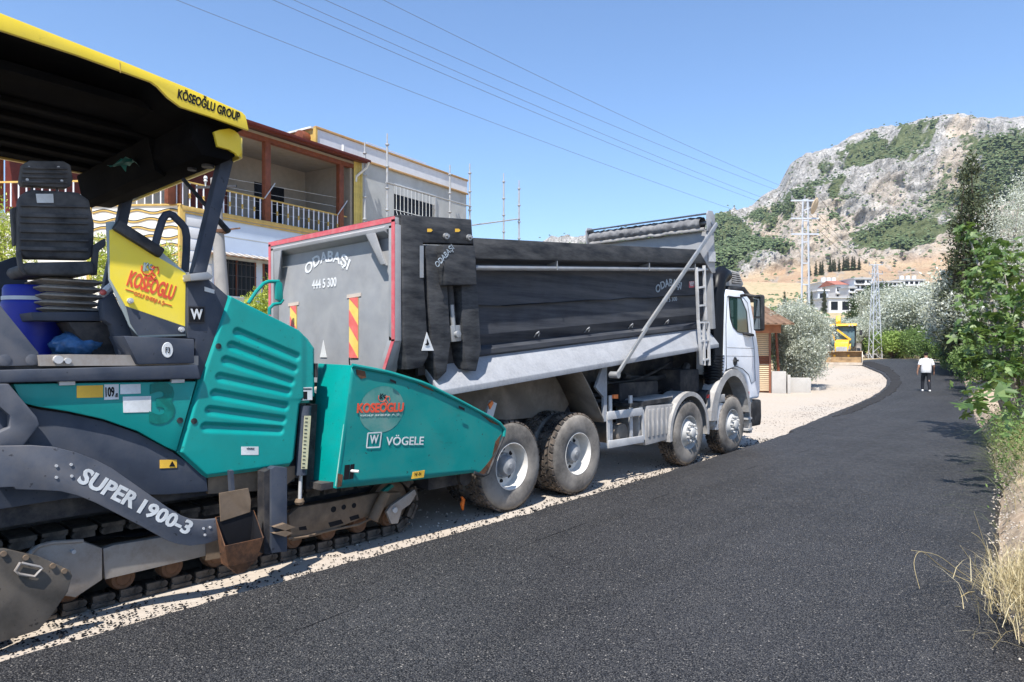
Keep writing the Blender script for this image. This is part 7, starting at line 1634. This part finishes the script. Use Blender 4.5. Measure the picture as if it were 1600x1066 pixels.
# yellow green conifers between paver and house
for k, (a, b_, u, blp, lb) in enumerate([(10, 470, 12.5, [(8, 375, .5, .6), (-20, 400, .5, .6), (20, 410, .35, .4), (-10, 350, .4, .5)], 'bright yellow green conifer shrub behind the operator seat'), (412, 520, 14.5, [(404, 478, .28, .35), (415, 492, .30, .3), (398, 500, .3, .4), (425, 455, .15, .3)], 'yellow green conifer shrub beneath the barred house window'), (165, 500, 13.2, [(160, 400, .28, .45), (170, 430, .35, .4), (262, 400, .2, .2), (250, 410, .25, .25), (230, 420, .3, .3)], 'yellow green conifer shrub between wind screen and wavy wall')]):
    p = G3(a, b_, u); bl = [B3(x, y, u, p, r, rz) for x, y, r, rz in blp]; tree('conifer_shrub', lb, 'shrub', p, bl, 260, 22, .055, .07, .02, 'leaf_conifer', 'bark', .05, 41 + k, up=.9)
# ---------------------------------------------------------------- fig tree: large lobed leaves
def fig_leaf(seed, s_=1.):
    r_ = random.Random(seed); out = [(0, 0)]; lob = [(-78, .46), (-56, .30), (-38, .78), (-20, .42), (0, 1.0), (20, .42), (38, .78), (56, .30), (78, .46)]
    for a, l_ in lob:
        if l_ > .45:
            for da, q in ((-7, .86), (0, 1), (7, .86)): out.append((math.sin(rad(a + da)) * l_ * q, math.cos(rad(a + da)) * l_ * q))
        else: out.append((math.sin(rad(a)) * l_, math.cos(rad(a)) * l_))
    V = [(x * s_, y * s_, (-.22 * (x * x) - .10 * y * y + .03 * r_.uniform(-1, 1)) * s_) for x, y in out]
    c = (0, .42 * s_, .03 * s_); V.append(c); n = len(out); ci = n
    mb = MB(); mb.add(V, [(ci, i, (i + 1) % n) for i in range(n)]); return mb
fme = []
for k in range(4):
    o = fig_leaf(k).build('leaf', 'leaf_fig', None, recalc=False, ang=80); fme.append((o.data, o.location.copy())); bpy.data.objects.remove(o)
fo = G3(1585, 660, 13.6); fo = (fo[0], fo[1], bank_z(fo[0], fo[1], .4))
fig = thing('fig_tree', 'bright green fig tree with big lobed leaves leaning over the road edge', 'tree', fo)
fb = [(1545, 390, 15.2, .5, .4), (1530, 440, 14.8, .55, .5), (1570, 430, 14.2, .6, .5), (1545, 490, 14.2, .65, .5), (1585, 480, 13.6, .6, .6), (1525, 520, 14.6, .45, .4), (1560, 540, 13.6, .6, .45), (1600, 540, 13.0, .6, .6), (1590, 410, 14.6, .6, .5), (1520, 560, 14.4, .35, .25), (1575, 580, 12.9, .45, .35), (1512, 365, 15.4, .3, .3), (1625, 470, 13.6, .7, .8), (1640, 570, 13, .7, .7)]
r_ = np.random.default_rng(5); FP = []
for a, b_, u, rr, rz in fb:
    q = np.array(atU(a, b_, u)); k = int(150 * rr)
    d = r_.normal(0, 1, (k, 3)); d /= np.linalg.norm(d, axis=1)[:, None]; FP.append(q + d * np.array((rr, rr, rz)) * r_.uniform(.35, 1.05, (k, 1)))
for a, b_, u in [(1545, 635, 9.2), (1592, 620, 8.9), (1580, 650, 8.6), (1520, 600, 11.5), (1530, 620, 11), (1512, 615, 11.6), (1560, 600, 10), (1540, 590, 11), (1575, 600, 9.4), (1550, 665, 9.5), (1515, 640, 11.4)]:
    q = np.array(atU(a, b_, u)); FP.append(q + r_.normal(0, .10, (7, 3)))
FP = np.concatenate(FP); dist = np.linalg.norm(FP - np.array((0, 0, HC)), axis=1); vis = np.array([(800 + FPX * (CT * q[0] + ST * q[1]) / (-ST * q[0] + CT * q[1])) < 1640 for q in FP])
order = np.argsort(dist + (~vis) * 50); rest = []
for n_, i in enumerate(order):
    me, lc = fme[n_ % 4]; s_ = random.choice((.10, .13, .16, .20, .26)) * random.uniform(.85, 1.15); e = (random.gauss(-.5, .45), random.gauss(0, .45), random.uniform(0, 6.28))
    from mathutils import Euler
    R = Euler(e).to_matrix()
    if n_ < 296: piece('leaf', me, fig, Vector(FP[i]) + R @ (lc * s_), e, (s_,) * 3)
    else: rest.append((Vector(FP[i]), R, s_, n_ % 4))
mb = MB()
for P, R, s_, k in rest:
    me, lc = fme[k]; mb.add([P + R @ ((v.co + lc) * s_) for v in me.vertices], [tuple(p_.vertices) for p_ in me.polygons])
o = mb.build('leaf_mass', 'leaf_fig', fig, recalc=False, ang=80); tag(o, kind='stuff')
mb = MB()
for a, b_, u, rr, rz in fb:
    t_ = Vector(atU(a, b_, u)); b0_ = Vector(fo); m_ = b0_.lerp(t_, .5) + Vector((random.uniform(-.2, .2), random.uniform(-.2, .2), .15)); mb.tube([b0_, b0_.lerp(m_, .5), m_, m_.lerp(t_, .6), t_], .05, 7, rs=[.07, .055, .04, .025, .012])
mb.build('trunk', 'bark_pale', fig)
# ---------------------------------------------------------------- grasses and weeds on the right bank
def blades(P, ln, wd, r_, lean=.5, bend=.5, dirv=None):
    n = len(P); a = r_.uniform(0, 6.28, n); d = np.stack([np.cos(a), np.sin(a), np.zeros(n)], 1)
    if dirv is not None: d = d * .6 + np.array(dirv)[None]; d /= np.linalg.norm(d, axis=1)[:, None]
    s_ = np.stack([-d[:, 1], d[:, 0], np.zeros(n)], 1); l_ = ln * r_.uniform(.45, 1.4, (n, 1)); le = lean * r_.uniform(.2, 1.3, (n, 1)); V = []
    up = np.array((0, 0, 1.))[None]
    for f, w_ in ((0, 1.), (.4, .8), (.75, .5), (1., .08)):
        c = P + up * l_ * f * (1 - bend * f * le) + d * l_ * le * (f ** 1.6); V += [c - s_ * wd * w_ / 2, c + s_ * wd * w_ / 2]
    V = np.stack(V, 1); b_ = (np.arange(n) * 8)[:, None, None]; F = np.array([(0, 1, 3, 2), (2, 3, 5, 4), (4, 5, 7, 6)])[None] + b_
    return V.reshape(-1, 3), F.reshape(-1, 4)
r_ = np.random.default_rng(12)
def bank_pts(n, y0, y1, dm, ds, clump=True):
    out = []
    while len(out) < n:
        y = r_.uniform(y0, y1); d = abs(r_.normal(dm, ds))
        if clump and noise.noise((y * 1.4, d * 2, 3)) < r_.uniform(-.5, .25): continue
        if 6.8 < y < 11.5 and d < .42 and r_.uniform() < .85: continue
        x = edge2(y) + d; out.append((x, y, bank_z(x, y, d)))
    return np.array(out)
V, F = blades(bank_pts(7000, 4.2, 20, .62, .25), .24, .006, r_, .9, .5); tag(npmesh('dry_grass', V, F, 'grass_dry', None, 'stuff'), 'straw coloured dry grass on the roadside bank', 'grass')
V, F = blades(bank_pts(1500, 8.8, 20, .35, .25), .55, .0045, r_, 1.1, .6, (-.8, -.1, 0)); tag(npmesh('green_weeds', V, F, 'grass_green', None, 'stuff'), 'thin green weeds leaning from the bank over the asphalt', 'weeds')
P = bank_pts(3000, 9.5, 17, .3, .25); P[:, 2] += r_.uniform(.05, .75, len(P)); V, F = leaves(P + r_.normal(0, .06, P.shape), .055, .022, r_, .2); tag(npmesh('herb_leaves', V, F, 'leaf_mid', None, 'stuff'), 'small leaved green herbs tangled at the road edge', 'herbs')
fp_ = []
for _ in range(5200):
    u = random.uniform(40, 66); a = random.uniform(1375, 1510); q = atU(a, 560, u); z = gz(q[0], q[1]); yy = HORY - (z - HC) / u * FPX
    if u > 60 or a > 1470: fp_.append((q[0], q[1], z))
V, F = blades(np.array(fp_), .6, .03, r_, .6, .5); tag(npmesh('verge_grass', V, F, 'grass_green', None, 'stuff'), 'dry green grass along the far verge of the bend', 'grass')
# dry tuft in front with long arching stalks across the asphalt
tu = thing('grass_tuft', 'dry straw tuft with long pale stalks arching over the asphalt edge', 'grass tuft', onX(1575, 960, -.70))
t0 = np.array((edge2(6.2) + .25, 6.2, bank_z(edge2(6.2) + .25, 6.2, .25)))
P = t0 + r_.normal(0, 1, (2600, 3)) * np.array((.14, .42, .02)); V, F = blades(P, .24, .005, r_, .9, .5); npmesh('blades', V, F, 'grass_dry', tu)
for st in ([(1548, 925), (1500, 893), (1465, 868), (1424, 860)], [(1548, 918), (1505, 905), (1470, 885), (1440, 862), (1428, 880), (1437, 920)], [(1545, 915), (1520, 880), (1500, 852)], [(1550, 900), (1538, 850), (1522, 800)], [(1552, 905), (1548, 860), (1545, 868)], [(1550, 880), (1534, 845), (1518, 832)], [(1550, 930), (1515, 925), (1490, 945), (1500, 948)], [(1560, 970), (1580, 940), (1600, 905)]):
    pa = []
    m_ = len(st)
    for i, (a, b_) in enumerate(st):
        u = 5.35 + .10 * (m_ - 1 - i); pa.append(Vector(atU(a, b_, u - .08 * i)))
    sm_ = []
    for i in range(len(pa) - 1):
        for f in (0, .25, .5, .75):
            p0, p1, p2, p3 = pa[max(i - 1, 0)], pa[i], pa[i + 1], pa[min(i + 2, len(pa) - 1)]; sm_.append(.5 * ((2 * p1) + (p2 - p0) * f + (2 * p0 - 5 * p1 + 4 * p2 - p3) * f * f + (3 * p1 - p0 - 3 * p2 + p3) * f ** 3))
    sm_.append(pa[-1]); mb = MB(); mb.tube(sm_, .004, 5, rs=[.0045 * (1 - .7 * i / len(sm_)) for i in range(len(sm_))]); mb.build('stalk', 'grass_dry', tu)
pts = []
for _ in range(2600):
    u = random.uniform(84, 215); a = random.uniform(1120, 1560); q = atU(a, 500, u)
    if noise.noise((q[0] * .04, q[1] * .04, 5)) + .3 * random.random() > .05: pts.append((q[0], q[1], gz(q[0], q[1]) - .1))
P = np.array(pts); nn = len(P); an = rng.uniform(0, 6.28, nn); c_, s_ = np.cos(an)[:, None], np.sin(an)[:, None]
bx_ = np.stack([ico[None, :, 0] * c_ - ico[None, :, 1] * s_, ico[None, :, 0] * s_ + ico[None, :, 1] * c_, np.repeat(ico[None, :, 2], nn, 0)], -1) * rng.uniform(.2, .75, (nn, 1, 1)) * rng.uniform(.7, 1.3, (nn, 8, 1)) + P[:, None, :]
tag(npmesh('slope_scrub', bx_.reshape(-1, 3), (IF[None] + (np.arange(nn) * 8)[:, None, None]).reshape(-1, 3), 'leaf_scrub', None, 'stuff'), 'low scrub dotted over the bare slope around the houses', 'scrub')
# rocks at the outside of the bend
for k in range(34):
    a = random.uniform(1345, 1382) if k < 20 else random.uniform(1395, 1470); b_ = random.uniform(543, 556) if k < 20 else random.uniform(556, 560); u = random.uniform(60.5, 66)
    q = atU(a, b_, u); z = gz(q[0], q[1]); s_ = random.uniform(.25, .75)
    if k < 4: RK = [rock_mesh('boulder', 'limestone', 70 + j) for j in range(4)] if k == 0 else RK
    o = link('boulder', RK[k % 4], None, Vector((q[0], q[1], z + s_ * .22))); o.scale = (s_, s_ * random.uniform(.7, 1.2), s_ * random.uniform(.55, .85)); o.rotation_euler = (random.uniform(-.3, .3), 0, random.uniform(0, 6.28)); tag(o, 'pale limestone boulder in the heap outside the road bend', 'boulder', 'boulders outside the road bend')

# ---------------------------------------------------------------- haze over the valley
m = bpy.data.materials.new('haze'); m.use_nodes = True; MT['haze'] = m; t = m.node_tree; t.nodes.clear()
pv = t.nodes.new('ShaderNodeVolumePrincipled'); pv.inputs['Color'].default_value = (.62, .78, 1., 1); pv.inputs['Density'].default_value = .00015; pv.inputs['Anisotropy'].default_value = .2
ou = t.nodes.new('ShaderNodeOutputMaterial'); L(t, pv.outputs[0], ou.inputs['Volume'])
mb = MB(); mb.box(-2500, 2500, -2500, 2500, -2, 330); tag(mb.build('haze', 'haze', smooth=False), 'thin pale haze filling the valley air', 'haze', kind='stuff')
# joint left by the roller in the fresh mat
js = [(-4.26, 1.8), (-4.29, 2.2), (-4.45, 4.2), (-4.6, 7.0), (-4.68, 9.2), (-4.65, 11.0), (-4.66, 13.5), (-4.9, 17)]
for k0 in range(5):
    ya = 1.9 + 2.7 * k0 + random.uniform(0, .6); yb = ya + random.uniform(.5, 1.2); pa = []
    for f in np.linspace(0, 1, 14):
        y = ya + (yb - ya) * f; x = lerp_tab([(q[1], q[0]) for q in js], y) + .02 * noise.noise((y * 4, 1, 0)); w_ = .0035 * math.sin(math.pi * f) + .0008; pa.append(((x - w_, y, gz(x, y) + .0545), (x + w_, y, gz(x, y) + .0545)))
    mb = MB(); mb.sheet([list(q) for q in pa]); tag(mb.build('mat_joint', 'crumb'), kind='structure')
